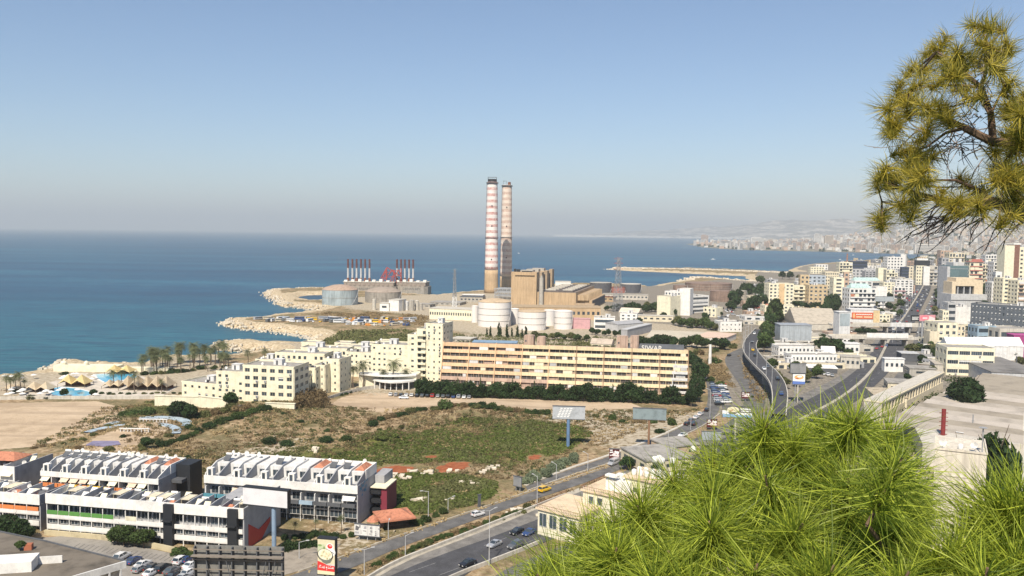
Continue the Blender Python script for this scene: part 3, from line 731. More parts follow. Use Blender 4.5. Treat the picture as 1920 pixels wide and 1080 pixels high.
def chimney(px, D, toprow, r0, r1, mat, label, basecut):
    p = pos_at(px, D); H = HT(p, toprow); root = empty('chimney', p, 0, label, 'chimney', 'power station chimneys')
    zs = [(r0+(r1-r0)*i/24, H*i/24) for i in range(25)]; k = basecut
    mb = MB(); mb.use(tan); mb.lathe((0, 0, 0), zs[:k+1], 40); mb.build('base_shaft', root, True)
    mb = MB(); mb.use(mat); mb.lathe((0, 0, 0.01), zs[k:], 40); mb.build('shaft', root, True)
    for z in (H*.5, H*.985):
        mb = MB(); mb.use(M['dgrey']); rr_ = r0+(r1-r0)*z/H; mb.lathe((0, 0, z), [(rr_+.02, 0), (rr_+1.0, 0), (rr_+1.0, .35), (rr_+.02, .35)], 32)
        if z > H*.9:
            for i in range(20):
                tt = i*math.pi/10; mb.tube(((rr_+.95)*math.cos(tt), (rr_+.95)*math.sin(tt), .3+z), ((rr_+.95)*math.cos(tt), (rr_+.95)*math.sin(tt), z+1.6), .09, n=4)
            mb.lathe((0, 0, z+1.5), [(rr_+.85, 0), (rr_+1.05, 0), (rr_+1.05, .2), (rr_+.85, .2)], 32)
        mb.build('platform', root)
    lm = MB(); lm.use(M['dgrey'])
    for i in range(0, 24):
        r_ = zs[i][0]; r2 = zs[i+1][0]; lm.tube((-r_-.3, -1, zs[i][1]), (-r2-.3, -1, zs[i+1][1]), .22, n=4, caps=False)
    lm.build('ladder', root)
    for z in (.78, .6, .3): o = MB(); o.use(M['black']); rr_ = r0+(r1-r0)*z; o.box(-.7, .7, -rr_-.35, -rr_+.3, H*z, H*z+1.6); o.build('inspection_hatch', root)
    return root, H, r1
c1, H1, r1_ = chimney(921, 1076, 341.5, 8.9, 6.5, stripe1, 'tall white chimney with worn red bands, left and nearer of the pair', 5)
fl = MB(); fl.use(M['black']); fl.lathe((0, 0, H1), [(r1_-.7, 0), (r1_-.9, 3.6), (r1_-1.5, 3.6)], 24); fl.build('flue_tip', c1)
fl = MB(); fl.use(M['dgrey'])
for x, y in ((-5.5, -3), (5.5, -3), (5, 4), (-5, 4)): fl.tube((x, y, H1), (x, y, H1+6), .2, n=4)
for x0, x1 in (((-5.5, -3), (5.5, -3)), ((5.5, -3), (5, 4)), ((5, 4), (-5, 4)), ((-5, 4), (-5.5, -3))): fl.tube((*x0, H1+6), (*x1, H1+6), .2, n=4); fl.tube((*x0, H1+4), (*x1, H1+4), .12, n=4)
fl.build('top_frame', c1)
c2, H2, r2_ = chimney(948.5, 1150, 347, 8.3, 6.4, stripe2, 'tall chimney with faded brown bands, behind the white banded one', 3)
fl = MB(); fl.use(M['rust']); fl.tube((3, 0, H2), (3, 0, H2+4), 2, n=10); fl.build('flue_tip', c2)
fl = MB(); fl.use(M['dgrey'])
for x in (-5, -1): fl.tube((x, -2, H2), (x, -2, H2+5.5), .2, n=4)
fl.tube((-5, -2, H2+5.4), (-1, -2, H2+5.4), .2, n=4); fl.tube((-6, -2, H2+5.4), (0, -2, H2+3.4), .12, n=4); fl.build('top_frame', c2)
# turbine hall and boilers
def group_root(name, p, rz, label, cat): return empty(name, p, rz, label, cat)
a = P(958, 578.5); rzH = R(-14)
ht = group_root('power_station', a, rzH, 'tan power station with tall boiler houses and lower turbine hall right of the chimneys', 'power station')
mb = MB(); mb.use(tan); mb.box(0, 26, 0, 14, 0, 37)
for i in range(9): mb.box(.8+i*2.9, 1.2+i*2.9, -.35, -.001, 1, 36.5)
mb.box(4, 24, -1.4, -.36, 34, 34.4); mb.build('boiler_house', ht)
for i in range(3):
    y0 = 16.2+i*27; mb = MB(); mb.use(tan); mb.box(1.5, 23, y0-2.2, y0+20, 0, 35.5 if i else 34); mb.use(surf((.40, .30, .2), streak=.2)); mb.box(23.01, 26.5, y0+6.5, y0+17, 0, 36+i*.6)
    mb.use(M['dgrey']); mb.box(23.01, 24.2, y0-2, y0+6.4, 8, 33); mb.use(M['conc']); mb.box(5, 18, y0+2, y0+12, 35.51, 38.2); mb.build('boiler_house', ht)  # dark grey slab puts the shade of the side recess into colour
mb = MB(); mb.use(M['conc']); mb.tube((31.5, -2.5, 0), (31.5, -2.5, 32), 2.4, 2.0, 14); mb.tube((31.5, -2.5, 32), (31.5, -2.5, 34), 1.2, 1.2, 8); mb.build('exhaust_stack', ht)
mb = MB(); mb.use(M['black']); mb.box(2, 4, 2, 5, 37, 40); mb.box(5, 8, 2, 5, 37, 39.6); mb.box(10, 20, 3, 8, 37, 37.9); mb.build('roof_vent', ht)
mb = MB(); mb.use(tan); mb.box(26.8, 66, .5, 120, 0, 17.5)
for i in range(12): mb.box(28+i*3.3, 28.4+i*3.3, .1, .499, 1, 17)
mb.build('turbine_hall', ht)
mb = MB(); mb.use(surf((.20, .16, .13), var=.3)); mb.box(26.9, 65.9, .6, 119.9, 17.505, 17.9)
mb.use(surf((.13, .11, .1), var=.3)); mb.box(30, 62, 4, 118, 17.905, 18.9); mb.use(M['lconc'])
for i in range(7): mb.box(33, 44, 9+i*16, 12+i*16, 18.905, 20); mb.box(50, 60, 14+i*15, 17+i*15, 18.905, 19.8)
mb.build('roof', ht)
mb = MB(); mb.use(tan2); mb.box(66.01, 80, 14, 108, 0, 9.5); mb.box(66.01, 73, 10, 118, 9.501, 15)
for i in range(12): mb.box(73.01, 77, 12+i*8.4, 14.2+i*8.4, 9.502, 15.5)
mb.use(M['dgrey']); mb.box(80.01, 80.3, 16, 106, 1, 8.8); mb.build('side_annex', ht)
for i in range(11): mb = MB(); mb.use(M['black']); mb.box(73.02, 73.2, 15+i*8.4, 19.5+i*8.4, 10.3, 14.5); mb.build('window', ht)
# pipe racks between chimneys and boilers
mb = MB(); mb.use(M['steel'])
for k in range(6):
    for z in (4, 8, 12): mb.tube((0, k*5, z), (26, k*5, z), .4, n=4)
    for x in range(0, 27, 5): mb.tube((x, k*5, 0), (x, k*5, 12.5), .3, n=4)
for i in range(5): mb.tube((i*5, 0, 4), (i*5+5, 0, 12), .3, n=4)
p = P(927, 561); tag(mb.build('pipe_rack', loc=p, rz=R(-14)), 'grey steel pipe rack at the foot of the two chimneys', 'pipe rack')
def shed(label, p0, p1, top, D, mat, roofm, windows=0, name='shed', cat='shed', roofh=0.0, wz=(.45, .7), group=None, h=None, over=.3):
    a = P(*p0); b2 = P(*p1); d = b2-a; L = math.hypot(d.x, d.y); H = h or HT(a, top); root = empty(name, (a.x, a.y, G0-.3), math.atan2(d.y, d.x), label, cat, group)
    mb = MB(); mb.use(mat); mb.box(0, L, 0, D, 0, H); mb.build('wall', root)
    mb = MB(); mb.use(roofm)
    if roofh: mb.gable(-over, L+over, -over, D+over, H+.01, H+roofh)
    else: mb.box(-over, L+over, -over, D+over, H+.005, H+.4)
    mb.build('roof', root)
    if windows:
        for i in range(windows):
            w = L/windows*.5; obj('window', win_mesh(w, H*(wz[1]-wz[0]), 'dark'), root, (L*(i+.5)/windows, 0, H*wz[0]))
            if D > 8 and i < D/L*windows: obj('window', win_mesh(w, H*(wz[1]-wz[0]), 'dark'), root, (0 if a.x > 0 else L, L*(i+.5)/windows, H*wz[0]), R(-90 if a.x > 0 else 90))
    return root, L, H
shed('long low tan building in front of the turbine hall, behind the white tanks', (888, 597), (1126, 600), 574.5, 26, tan, surf((.40, .30, .19)), 26, 'workshop', 'building')
shed('small tan block stepping down at the right end of the low tan building', (1078, 588), (1112, 589), 571, 16, tan2, tan2, 0)
shed('long white building with a row of small windows, left of the white tanks', (805, 598), (893, 602), 577.5, 20, M['cream'], M['lconc'], 20, 'warehouse', 'warehouse')
shed('low grey shed with flat roof beside the sea left of the chimneys', (862, 566), (905, 567), 556, 18, M['conc'], M['dgrey'], 6)
shed('white roofed open shed left of the chimney foot', (866, 561), (905, 562), 552.5, 12, M['dgrey'], M['white'], 0)  # dark grey walls paint the shade inside the open shed
shed('white flat roofed block behind the turbine hall', (1041, 541), (1070, 541.5), 528, 20, M['white'], M['lconc'], 0)
shed('long low pale wall-like shed below the dark tanks', (1131, 561), (1215, 563), 551, 10, M['lconc'], M['conc'], 12)
shed('small brown pump house by the pylon', (1130, 565), (1150, 566), 556, 8, tan2, M['rust'], 2)
shed('dark flat roofed workshop with vents on the quay, left of the grey shed', (806, 571), (862, 573), 566, 22, M['conc'], M['roofgrey'], 6)
# tanks
def tank(px0, px1, base, top, mat, label, dome=0.0, roofm=None, group='storage tanks', rings=0, stair=True, name='storage_tank'):
    c = (px0+px1)/2; p = P(c, base); r = (px1-px0)/2/F*math.hypot(p.x, p.y)*.985; p = P(c, base-.0); p.y += 0
    d = Vector((p.x, p.y, 0)).normalized()*r; root = empty(name, (p.x+d.x, p.y+d.y, G0-.3), 0, label, 'storage tank', group); H = HT(p, top)+.3
    mb = MB(); mb.use(mat); mb.lathe((0, 0, 0), [(r, 0), (r, H)], 48)
    mb.build('shell', root, False)
    for f in range(rings): m2 = MB(); m2.use(M['conc']); m2.lathe((0, 0, H*(f+1)/(rings+1)), [(r+.01, 0), (r+.22, 0), (r+.22, .25), (r+.01, .25)], 48); m2.build('ring', root)
    m2 = MB(); m2.use(roofm or mat); m2.lathe((0, 0, H+.01), [(r+.15, 0), (r+.15, .3), (r*.75, .3+dome*.5), (r*.4, .3+dome*.85), (.3, .3+dome)], 48); m2.build('roof', root)
    if stair:
        m3 = MB(); m3.use(M['lgrey'])
        for i in range(16):
            t0 = -.75+i*.05; t1 = t0+.05; m3.tube(((r+.5)*math.cos(t0), (r+.5)*math.sin(t0), H*i/16), ((r+.5)*math.cos(t1), (r+.5)*math.sin(t1), H*(i+1)/16), .18, n=4)
        m3.build('stairs', root)
    return root
tw = surf((0.74, 0.70, 0.66), var=.07, scale=.08, streak=.10); tg = surf((0.36, 0.42, 0.44), var=.2, scale=.1, streak=.45, rough=.6); tg2 = surf((0.34, 0.31, 0.27), var=.2, streak=.5)
trust = surf((0.27, 0.19, 0.15), var=.3, scale=.12, streak=.4); tdome = surf((0.40, 0.29, 0.22), var=.2)
tank(895, 959, 614, 568, tw, 'largest white tank with a tan domed roof in front of the power station', 2.6, surf((.5, .38, .25)), rings=3)
tank(970, 1024.5, 620, 586, tw, 'white tank in the middle of the three in front of the station', 1.0, surf((.5, .38, .25)), rings=2)
tank(1038, 1073, 618, 585, tw, 'smallest white tank, right of the three in front of the station', .8, rings=2)
tank(1019, 1041, 611, 583, tw, 'narrow white tank seen between the middle and right white tanks', .6, stair=False)
tank(957, 973, 608, 580, tw, 'narrow white tank seen just right of the largest white tank', .6, stair=False)
tank(884, 897, 605, 575, tw, 'narrow white tank half hidden left of the largest white tank', .6, stair=False)
tank(604, 671.5, 573, 545, tg, 'big pale blue grey tank with a brown domed roof on the spit', 5.2, tdome, rings=1)
tank(684, 753, 569, 549, tg2, 'big brownish grey tank with a domed roof beside the pale blue one', 5.0, surf((.33, .27, .22)), rings=1)
tank(1105, 1147, 549, 531, surf((.09, .09, .10)), 'dark grey open topped tank right of the turbine hall', .4, M['conc'])
tank(1162, 1202, 549.5, 533.5, surf((.10, .10, .11)), 'dark grey tank with a pale rim behind the striped pylon', .4, M['lconc'])
tank(1146, 1173, 549.5, 539, surf((.42, .17, .14)), 'low dull red tank between the two dark grey tanks', .4, M['rust'])
tank(1284, 1372, 546, 533, trust, 'very wide rusty brown tank by the small breakwater', .8, trust, rings=2)
tank(1331, 1374, 566, 547, trust, 'rusty brown tank standing right of the white office block', .8, trust)
tank(1374, 1399, 562, 546, surf((.40, .36, .30)), 'pale tank with a stair next to the rusty tanks', .5)
tank(1262, 1288, 546, 536, trust, 'rusty tank partly behind the white office block', .5, trust)
for i, (x0, x1, b_, t_, m_) in enumerate([(698, 705, 581, 562, 'lconc'), (747, 758, 583, 563.5, 'conc'), (759, 766, 582, 566, 'white2'), (766.5, 777, 583, 564, 'conc'), (778, 785.5, 582, 565, 'lconc'), (786, 793, 582, 570, 'conc')]):
    tank(x0, x1, b_, t_, M[m_], '%s from the left of the small silos by the white block' % ordn(i), .6, group='small silos', stair=False, name='silo')
shed('white cube shaped plant building with a diagonal stair beside the silos', (729, 583), (747.5, 584), 561.5, 14, M['white'], M['lconc'])
shed('low white hut with a door left of the cube shaped plant building', (712, 583), (729, 583.5), 568, 10, M['white'], M['lconc'], 1)
shed('long low concrete quay building behind the silos', (760, 575), (806, 577), 569, 14, M['conc'], M['roofgrey'], 4)
# lattice pylons
def pylon(px, base, top, w0, label, mats, arms=True, frac=.5):
    p = P(px, base); H = HT(p, top); root = empty('pylon', p, .3, label, 'pylon', None); mb = MB(); mb.use(mats[0]); lattice(mb, (0, 0, 0), H*frac, w0, w0+(w0*.25-w0)*frac, 6, .14); mb.build('lower_mast', root)
    mb = MB(); mb.use(mats[1]); lattice(mb, (0, 0, H*frac), H*(1-frac), w0+(w0*.25-w0)*frac, w0*.22, 7, .13)
    mb.build('upper_mast', root); mb = MB(); mb.use(mats[-1])
    if arms:
        for z in (.8, .9, .985):
            for s in (-1, 1):
                for yy in (-.5, .5): mb.tube((0, yy, H*z), (s*w0*.55, 0, H*z), .12, n=4)
                mb.tube((0, 0, H*z+2), (s*w0*.55, 0, H*z), .1, n=4)
        mb.build('cross_arm', root)
    return root
pylon(852, 594, 505, 4.2, 'slim lattice mast with a white lower part, left of the white tanks', (M['white'], M['metal']), frac=.42)
pylon(1158, 585, 484, 8.5, 'tall lattice pylon with a red top beside the turbine hall', (M['metal'], M['metal'], plain((.5, .12, .06))), frac=.45)
pylon(1587, 524, 476, 4, 'orange lattice mast rising from the pale town blocks against the sea', (plain((.45, .2, .1)), plain((.45, .2, .1))), frac=.5)
# power ships behind the spit
def ship(x0, x1, stacks, label, text, tx):
    a = PS(x0, 551); b2 = PS(x1, 552.5); d = b2-a; L = math.hypot(d.x, d.y); root = empty('power_ship', (a.x, a.y, 0), math.atan2(d.y, d.x), label, 'ship', 'power ships'); W_ = 26
    mb = MB(); mb.use(surf((.36, .32, .27), streak=.4)); mb.prism([(0, W_*.15), (4, 0), (L-4, 0), (L, W_*.15), (L, W_*.85), (L-4, W_), (4, W_), (0, W_*.85)], -2, 10); mb.build('hull', root)
    mb = MB(); mb.use(surf((.30, .25, .21))); mb.box(4, L-3, 2, W_-2, 10.005, 15)
    for i in range(int(L/6)): mb.box(5+i*6, 7.5+i*6, 1.3, 1.99, 11, 14)
    mb.use(M['lconc']); mb.box(3, L-2, 1.5, W_-1.5, 15.005, 15.7); mb.build('deck_house', root)
    for s in range(int(L/9)):
        m2 = MB(); m2.use(M['white']); m2.box(4+s*9, 8+s*9, 4, 9, 15.71, 17.6+(s % 3)*.7); m2.build('deck_unit', root)
    for px in stacks:
        u = (px-x0)/(x1-x0)*L; m2 = MB(); m2.use(M['rust']); m2.tube((0, 0, 15), (0, 0, 20), 1.9, 1.5, 10); m2.use(M['lgrey']); m2.tube((0, 0, 20), (0, 0, 32.5), 1.25, 1.2, 10)
        m2.use(surf((.13, .05, .045), var=.2)); m2.tube((0, 0, 32.51), (0, 0, 44), 1.2, 1.15, 10); m2.build('funnel', root, loc=(u, W_*.5, 0))
    tcv = bpy.data.curves.new('hull_lettering', 'FONT'); tcv.body = text; tcv.size = 4.2; tcv.extrude = .05; to = bpy.data.objects.new('hull_lettering', tcv); link(to)
    me = bpy.data.meshes.new_from_object(to.evaluated_get(bpy.context.evaluated_depsgraph_get())); bpy.data.objects.remove(to); me.materials.clear(); me.materials.append(M['dgrey'])
    o = obj('hull_lettering', me, root, (tx, -.08, 5.5)); o.rotation_euler = (R(90), 0, 0)
    return root, L
ship(638, 742, [648.3, 656.7, 664.6, 672.9, 680.8, 689], 'power ship with six funnels behind the big tanks', 'KARADENIZ POWERSHIP', 18)
s2, L2 = ship(735, 801, [739, 746.7, 754, 762, 769.6], 'power ship with five funnels and pale hull beside the mast', 'ORHAN BEY', 14)
mb = MB(); mb.use(plain((.34, .06, .055)))
p = PS(711, 552); mx = lambda px: (px-711)/F*math.hypot(p.x, p.y)*1.0
def bar(a, b): mb.tube((mx(a[0]), 0, a[1]), (mx(b[0]), 0, b[1]), .45, n=4); mb.tube((mx(a[0]), 5, a[1]), (mx(b[0]), 5, b[1]), .35, n=4); mb.tube((mx(a[0]), 0, a[1]), (mx(b[0]), 5, b[1]), .25, n=4)
for q in [((712, 14), (720, 30)), ((720, 30), (722, 14)), ((711, 20), (748, 24)), ((718, 27), (749, 31)), ((722, 14), (722, 34)), ((722, 34), (749, 22)), ((749, 14), (749, 33)), ((726, 24), (732, 31)), ((732, 31), (738, 24)), ((738, 24), (744, 31)), ((744, 31), (749, 24)),
          ((712, 14), (730, 28)), ((722, 34), (711, 20)), ((735, 14), (735, 31)), ((741, 14), (736, 30)), ((728, 14), (734, 24))]: bar(*q)
tag(mb.build('lattice_crane', loc=(p.x, p.y+12, 0)), 'red lattice crane between the two rows of funnels', 'crane')
# office blocks of the plant
bld('cream blank walled office tower block with a lower wing, standing before the rusty tanks', (1232, 592), (1256, 594), top=555, D=18, floors=5, cols=3, style='blind', wall='cream', side='R', scols=3, clutter=1, name='office_block')
bld('white office block with small windows behind the blank cream one', (1246, 589), (1281, 591), top=546, D=16, floors=6, cols=6, style='punch', wall='white', fw=.5, clutter=2, name='office_block')
bld('white blank lift tower at the right end of the white office block', (1274, 591), (1292.5, 592), top=541.5, D=12, floors=6, cols=2, style='blind', wall='white', clutter=0, hut=False, name='tower')
bld('white office wing with long strip windows right of the lift tower', (1293, 587), (1328, 585), top=556, D=14, floors=4, cols=3, style='strip', wall='white', fh=.55, clutter=2, name='office_block')
bld('small cream flat roofed house with two windows below the strip windowed wing', (1319, 593), (1342, 595), top=576, D=12, floors=2, cols=3, wall='cream', clutter=2)
bld('white workshop with a green end wall and ribbon windows, right of the smallest tank', (1114, 617), (1152, 618), top=596, D=16, floors=2, cols=3, style='strip', wall='white', kind='dark', accent='green', clutter=1, name='workshop')
bld('white square building with green trim above the long grey shed', (1163, 606), (1194, 607), top=588, D=14, floors=3, cols=3, wall='white', accent='green', clutter=1)
shed('pink painted hoarding like shed between the small tank and the white workshop', (1073, 616), (1106, 617), 597, 6, M['pinkm'], M['pinkm'], 0, 'shed')
shed('house with a pale pitched roof beside the pylon', (1160, 594), (1196, 596), 585, 16, M['conc'], surf((.60, .52, .42)), 2, 'house', 'house', roofh=4)
shed('long grey sheet metal shed with a dark open side', (1158, 622), (1206, 618), 608, 14, M['lgrey'], M['grey'], 0, 'shed', roofh=2)
shed('low grey corrugated wall shed below the plant offices', (1176, 634), (1222, 622), 618, 5, M['grey'], M['lgrey'], 0)
shed('low cream block wall building under the blank office tower', (1193, 602), (1262, 604), 591, 8, M['cream2'], M['lconc'], 6, 'building', 'building')
shed('wide pale flat roofed warehouse behind the dark trees', (1212, 641), (1330, 646), 632, 46, M['cream2'], surf((.52, .46, .36), var=.15, scale=.05), 0, 'warehouse', 'warehouse')
shed('white warehouse with a pink beige flat roof left of the curved road', (1303, 641), (1358, 645), 630.5, 34, M['white'], surf((.62, .46, .36), var=.08), 0, 'warehouse', 'warehouse')
bld('white flat roofed house with four dark windows above the pink roofed warehouse', (1351, 622), (1390, 622), top=604, D=14, floors=2, cols=5, wall='white', fw=.3, fh=.3, clutter=3)
# ------------------------------------------------------------------ roads
def asphalt(rgb, name='asphalt'):
    m, t, b = new_mat(name); tc = N(t, 'ShaderNodeNewGeometry').outputs['Position']
    n = N(t, 'ShaderNodeTexNoise', i_Scale=.22, i_Detail=7.0, i_Roughness=.7); t.links.new(tc, n.inputs['Vector'])
    n2 = N(t, 'ShaderNodeTexNoise', i_Scale=6.0, i_Detail=3.0); t.links.new(tc, n2.inputs['Vector'])
    c = ramp(t, n.outputs[0], [(.33, tuple(x*.6 for x in rgb)), (.5, rgb), (.68, tuple(x*1.55 for x in rgb))]); c = mixc(t, .25, c, ramp(t, n2.outputs[0], [(.3, (.02, .02, .02)), (.7, (.2, .2, .2))]))
    t.links.new(c, b.inputs['Base Color']); b.inputs['Roughness'].default_value = .85; b.inputs['Specular IOR Level'].default_value = .25; return m
ASD = asphalt((.055, .055, .062)); ASM = asphalt((.13, .125, .12)); ASL = asphalt((.20, .185, .165)); KERB = surf((.42, .38, .31), var=.25); PAINT = surf((.30, .30, .29), var=.4, scale=.8)
def dens(pts, step=6.0):
    out = []
    for i in range(len(pts)-1):
        n = max(1, int((pts[i+1]-pts[i]).length/step))
        for k in range(n): out.append(pts[i].lerp(pts[i+1], k/n))
    out.append(pts[-1]); return out
def smooth(pts, it=2):
    for _ in range(it):
        o = [pts[0]]
        for a, b in zip(pts[:-1], pts[1:]): o += [a.lerp(b, .25), a.lerp(b, .75)]
        o.append(pts[-1]); pts = o
    return pts
def strip(name, Lp, Rp, mat, z=.10, kind='structure', hs=None, thick=0.0, sm=2):
    A = smooth([P(x, y, (hs[i] if hs else 0)) for i, (x, y) in enumerate(Lp)], sm); B = smooth([P(x, y, (hs[i] if hs else 0)) for i, (x, y) in enumerate(Rp)], sm)
    n = 160
    def rs(q):
        ln = [0]
        for a, b in zip(q[:-1], q[1:]): ln.append(ln[-1]+(b-a).length)
        out = []
        for i in range(n):
            s = ln[-1]*i/(n-1); j = min(max(np.searchsorted(ln, s), 1), len(q)-1); f = (s-ln[j-1])/max(1e-6, ln[j]-ln[j-1]); out.append(q[j-1].lerp(q[j], min(1, f)))
        return out
    A = rs(A); B = rs(B); mb = MB(); mb.use(mat); zz = Vector((0, 0, z))
    for i in range(n-1):
        mb.face(A[i]+zz, B[i]+zz, B[i+1]+zz, A[i+1]+zz)
        if thick:
            dz = Vector((0, 0, z-thick)); mb.face(A[i]+dz, A[i+1]+dz, B[i+1]+dz, B[i]+dz); mb.face(A[i]+zz, A[i+1]+zz, A[i+1]+dz, A[i]+dz); mb.face(B[i+1]+zz, B[i]+zz, B[i]+dz, B[i+1]+dz)
    if name: tag(mb.build(name), kind=kind)
    return A, B
def wall_along(name, pts, w, h, mat, label=None, cat=None, kind=None, z=0.0, sm=2, hs=None, group=None, raw=False):
    q = pts if raw else smooth([P(x, y, hs[i] if hs else 0) for i, (x, y) in enumerate(pts)], sm); mb = MB(); mb.use(mat); n = len(q); Ls, Rs = [], []
    for i in range(n):
        d = q[min(i+1, n-1)]-q[max(i-1, 0)]; d.z = 0; d.normalize(); s = Vector((-d.y, d.x, 0))*w/2; Ls.append(q[i]+s); Rs.append(q[i]-s)
    vs = []; 
    for i in range(n): vs += [Ls[i]+Vector((0, 0, z-.3)), Rs[i]+Vector((0, 0, z-.3)), Rs[i]+Vector((0, 0, z+h)), Ls[i]+Vector((0, 0, z+h))]
    fs = [(0, 3, 2, 1), tuple(4*(n-1)+k for k in range(4))]
    for i in range(n-1):
        for k in range(4): fs.append((i*4+k, i*4+(k+1) % 4, i*4+4+(k+1) % 4, i*4+4+k))
    mb.add(vs, fs); o = mb.build(name); tag(o, label, cat, group, kind); return q
EXT = [(300, 1250), (450, 1160)]
strip('coastal_road', [(420, 1125), (560, 1074), (638, 1048), (737, 1010), (879, 963), (1000, 922), (1083, 896), (1190, 860), (1250, 842), (1313, 820), (1372, 790), (1398, 757), (1392, 730), (1372, 700), (1358, 680), (1362, 664), (1392, 652)],
      [(440, 1150), (590, 1092), (684, 1056), (740, 1030), (900, 972), (1010, 934), (1100, 905), (1196, 868), (1256, 850), (1325, 828), (1400, 795), (1436, 762), (1432, 742), (1412, 712), (1394, 690), (1388, 674), (1400, 656)], ASM)
strip('slip_road', [(985, 913), (1067, 881), (1142, 857), (1230, 824), (1290, 795), (1325, 767), (1328, 740), (1324, 714), (1316, 700)],
      [(990, 920), (1072, 890), (1150, 867), (1240, 833), (1312, 803), (1350, 775), (1350, 740), (1338, 712), (1322, 700)], ASM, .12)
strip('highway_verge', [(640, 1110), (740, 1050), (900, 990), (1008, 946), (1100, 910)], [(660, 1120), (740, 1060), (900, 1000), (1008, 955), (1100, 918)], KERB, .14)
strip('highway_lane', [(640, 1122), (740, 1060), (1008, 952), (1250, 851), (1480, 752), (1594, 697), (1634, 648), (1668, 602), (1704, 543), (1722, 515)],
      [(650, 1130), (740, 1072), (1008, 979), (1250, 870), (1490, 765), (1600, 705), (1640, 655), (1672, 606), (1707, 545), (1723, 516)], ASL, .11)
strip('highway', [(650, 1129), (740, 1071), (1008, 978), (1250, 869), (1490, 764), (1600, 704), (1640, 654), (1672, 605), (1707, 544), (1723, 515)],
      [(800, 1150), (850, 1083), (967, 1038), (1200, 950), (1560, 790), (1670, 700), (1700, 646), (1715, 602), (1748, 540), (1745, 515)], ASD, .13)
strip('frontage_road', [(860, 1150), (905, 1090), (985, 1050), (1200, 968), (1580, 800), (1685, 705), (1712, 646), (1725, 600), (1755, 540)],
      [(960, 1150), (990, 1100), (1060, 1060), (1250, 985), (1620, 820), (1720, 720), (1735, 650), (1745, 605), (1766, 545)], ASM, .11)
mq = wall_along('highway_median', [(1500, 790), (1590, 742), (1641, 692), (1662, 648), (1680, 614), (1698, 592), (1733, 535), (1738, 515)], 1.6, .8, KERB, kind='structure', z=.13)
wall_along('guard_wall', [(660, 1105), (740, 1056), (820, 1026), (1008, 950), (1060, 930)], .5, .7, M['lconc'], 'low pale concrete guard wall along the upper edge of the highway', 'guard wall', z=.14)
wall_along('guard_wall', [(800, 1110), (850, 1083), (967, 1038), (1010, 1020)], .4, .8, M['lconc'], 'low pale guard wall at the lower edge of the dark highway, by the two-headed lamp', 'guard wall', z=.14)
wall_along('kerb', [(560, 1072), (638, 1046), (737, 1008), (879, 961), (1000, 919), (1083, 894), (1190, 858)], .35, .25, KERB, kind='structure')
wall_along('kerb', [(985, 910), (1067, 878), (1142, 854), (1230, 821), (1290, 792)], 1.2, .2, M['lconc'], kind='structure')
wall_along('kerb', [(990, 921), (1072, 891), (1150, 868), (1240, 834), (1312, 804), (1350, 776)], .5, .35, KERB, kind='structure')
def dashes(A, B, f, z, n0=0, n1=159, ln=2, gap=4, w=.18):
    mb = MB(); mb.use(PAINT); i = n0
    while i+ln < n1:
        for j in range(i, i+ln):
            a = A[j].lerp(B[j], f); b2 = A[j+1].lerp(B[j+1], f); d = (b2-a); d.normalize(); s = Vector((-d.y, d.x, 0))*w/2; zz = Vector((0, 0, z)); mb.face(a-s+zz, b2-s+zz, b2+s+zz, a+s+zz)
        i += ln+gap
    tag(mb.build('lane_marking'), kind='structure')
A_, B_ = strip(None, [(740, 1071), (1008, 978), (1250, 869), (1490, 764), (1600, 704), (1640, 654), (1672, 605), (1707, 544)], [(850, 1083), (967, 1038), (1200, 950), (1560, 790), (1670, 700), (1700, 646), (1715, 602), (1748, 540)], ASD)
for f in (.25, .75): dashes(A_, B_, f, .135, ln=1, gap=2, w=.12)
# viaduct
VL = [(1417, 617), (1395, 640), (1391, 660), (1413, 686), (1440, 711), (1449, 737), (1447, 775)]; VR = [(1438, 619), (1420, 640), (1416, 655), (1437, 681), (1464, 706), (1478, 735), (1474, 778)]; VH = [3, 6, 7, 7.5, 8, 8, 8]
VA, VB = strip('viaduct_deck', VL, VR, ASD, 0, hs=VH, thick=1.1)
wall_along('parapet', [v+Vector((0, 0, 0)) for v in VA], .35, 1.0, M['lconc'], 'curved concrete parapet on the left edge of the viaduct', 'parapet', raw=True)
wall_along('parapet', [v+Vector((0, 0, 0)) for v in VB], .35, 1.0, M['lconc'], 'curved concrete parapet on the right edge of the viaduct', 'parapet', raw=True)
for k, i in enumerate(range(20, 155, 22)):
    c = VA[i].lerp(VB[i], .5); mb = MB(); mb.use(M['conc']); mb.obox((0, 0, 0), 3.2, 1.4, c.z-G0-1.12, .2); tag(mb.build('viaduct_pier', loc=(c.x, c.y, G0-.3+.3)), '%s concrete pier under the viaduct counted from its far end' % ordn(k), 'pier', 'viaduct piers')
# overpasses
def bridge(x0, x1, y0, y1, h, label, wdt=9, piers=4):
    a = P(x0, y0, h); b2 = P(x1, y1, h); d = b2-a; L = math.hypot(d.x, d.y); rz = math.atan2(d.y, d.x); root = empty('overpass', (a.x, a.y, G0), rz, label, 'overpass')
    mb = MB(); mb.use(M['lconc']); mb.box(0, L, 0, wdt, h-1.2, h); mb.box(0, L, -.3, -.001, h-1.3, h+.9); mb.box(0, L, wdt+.001, wdt+.3, h-1.3, h+.9); mb.build('deck', root)
    for i in range(piers): m2 = MB(); m2.use(M['conc']); u = L*(i+.5)/piers; m2.box(u-.5, u+.5, .5, wdt-.5, 0, h-1.201); m2.build('pier', root)
    return root, L
br1, Lb = bridge(1560, 1770, 608, 611, 6.5, 'far overpass with a pale hoarding, crossing the highway below the pink sign', piers=5)
mb = MB(); mb.use(M['white2']); mb.box(Lb*.52, Lb*.71, -.6, -.31, 5.2, 8.6); mb.build('hoarding', br1)
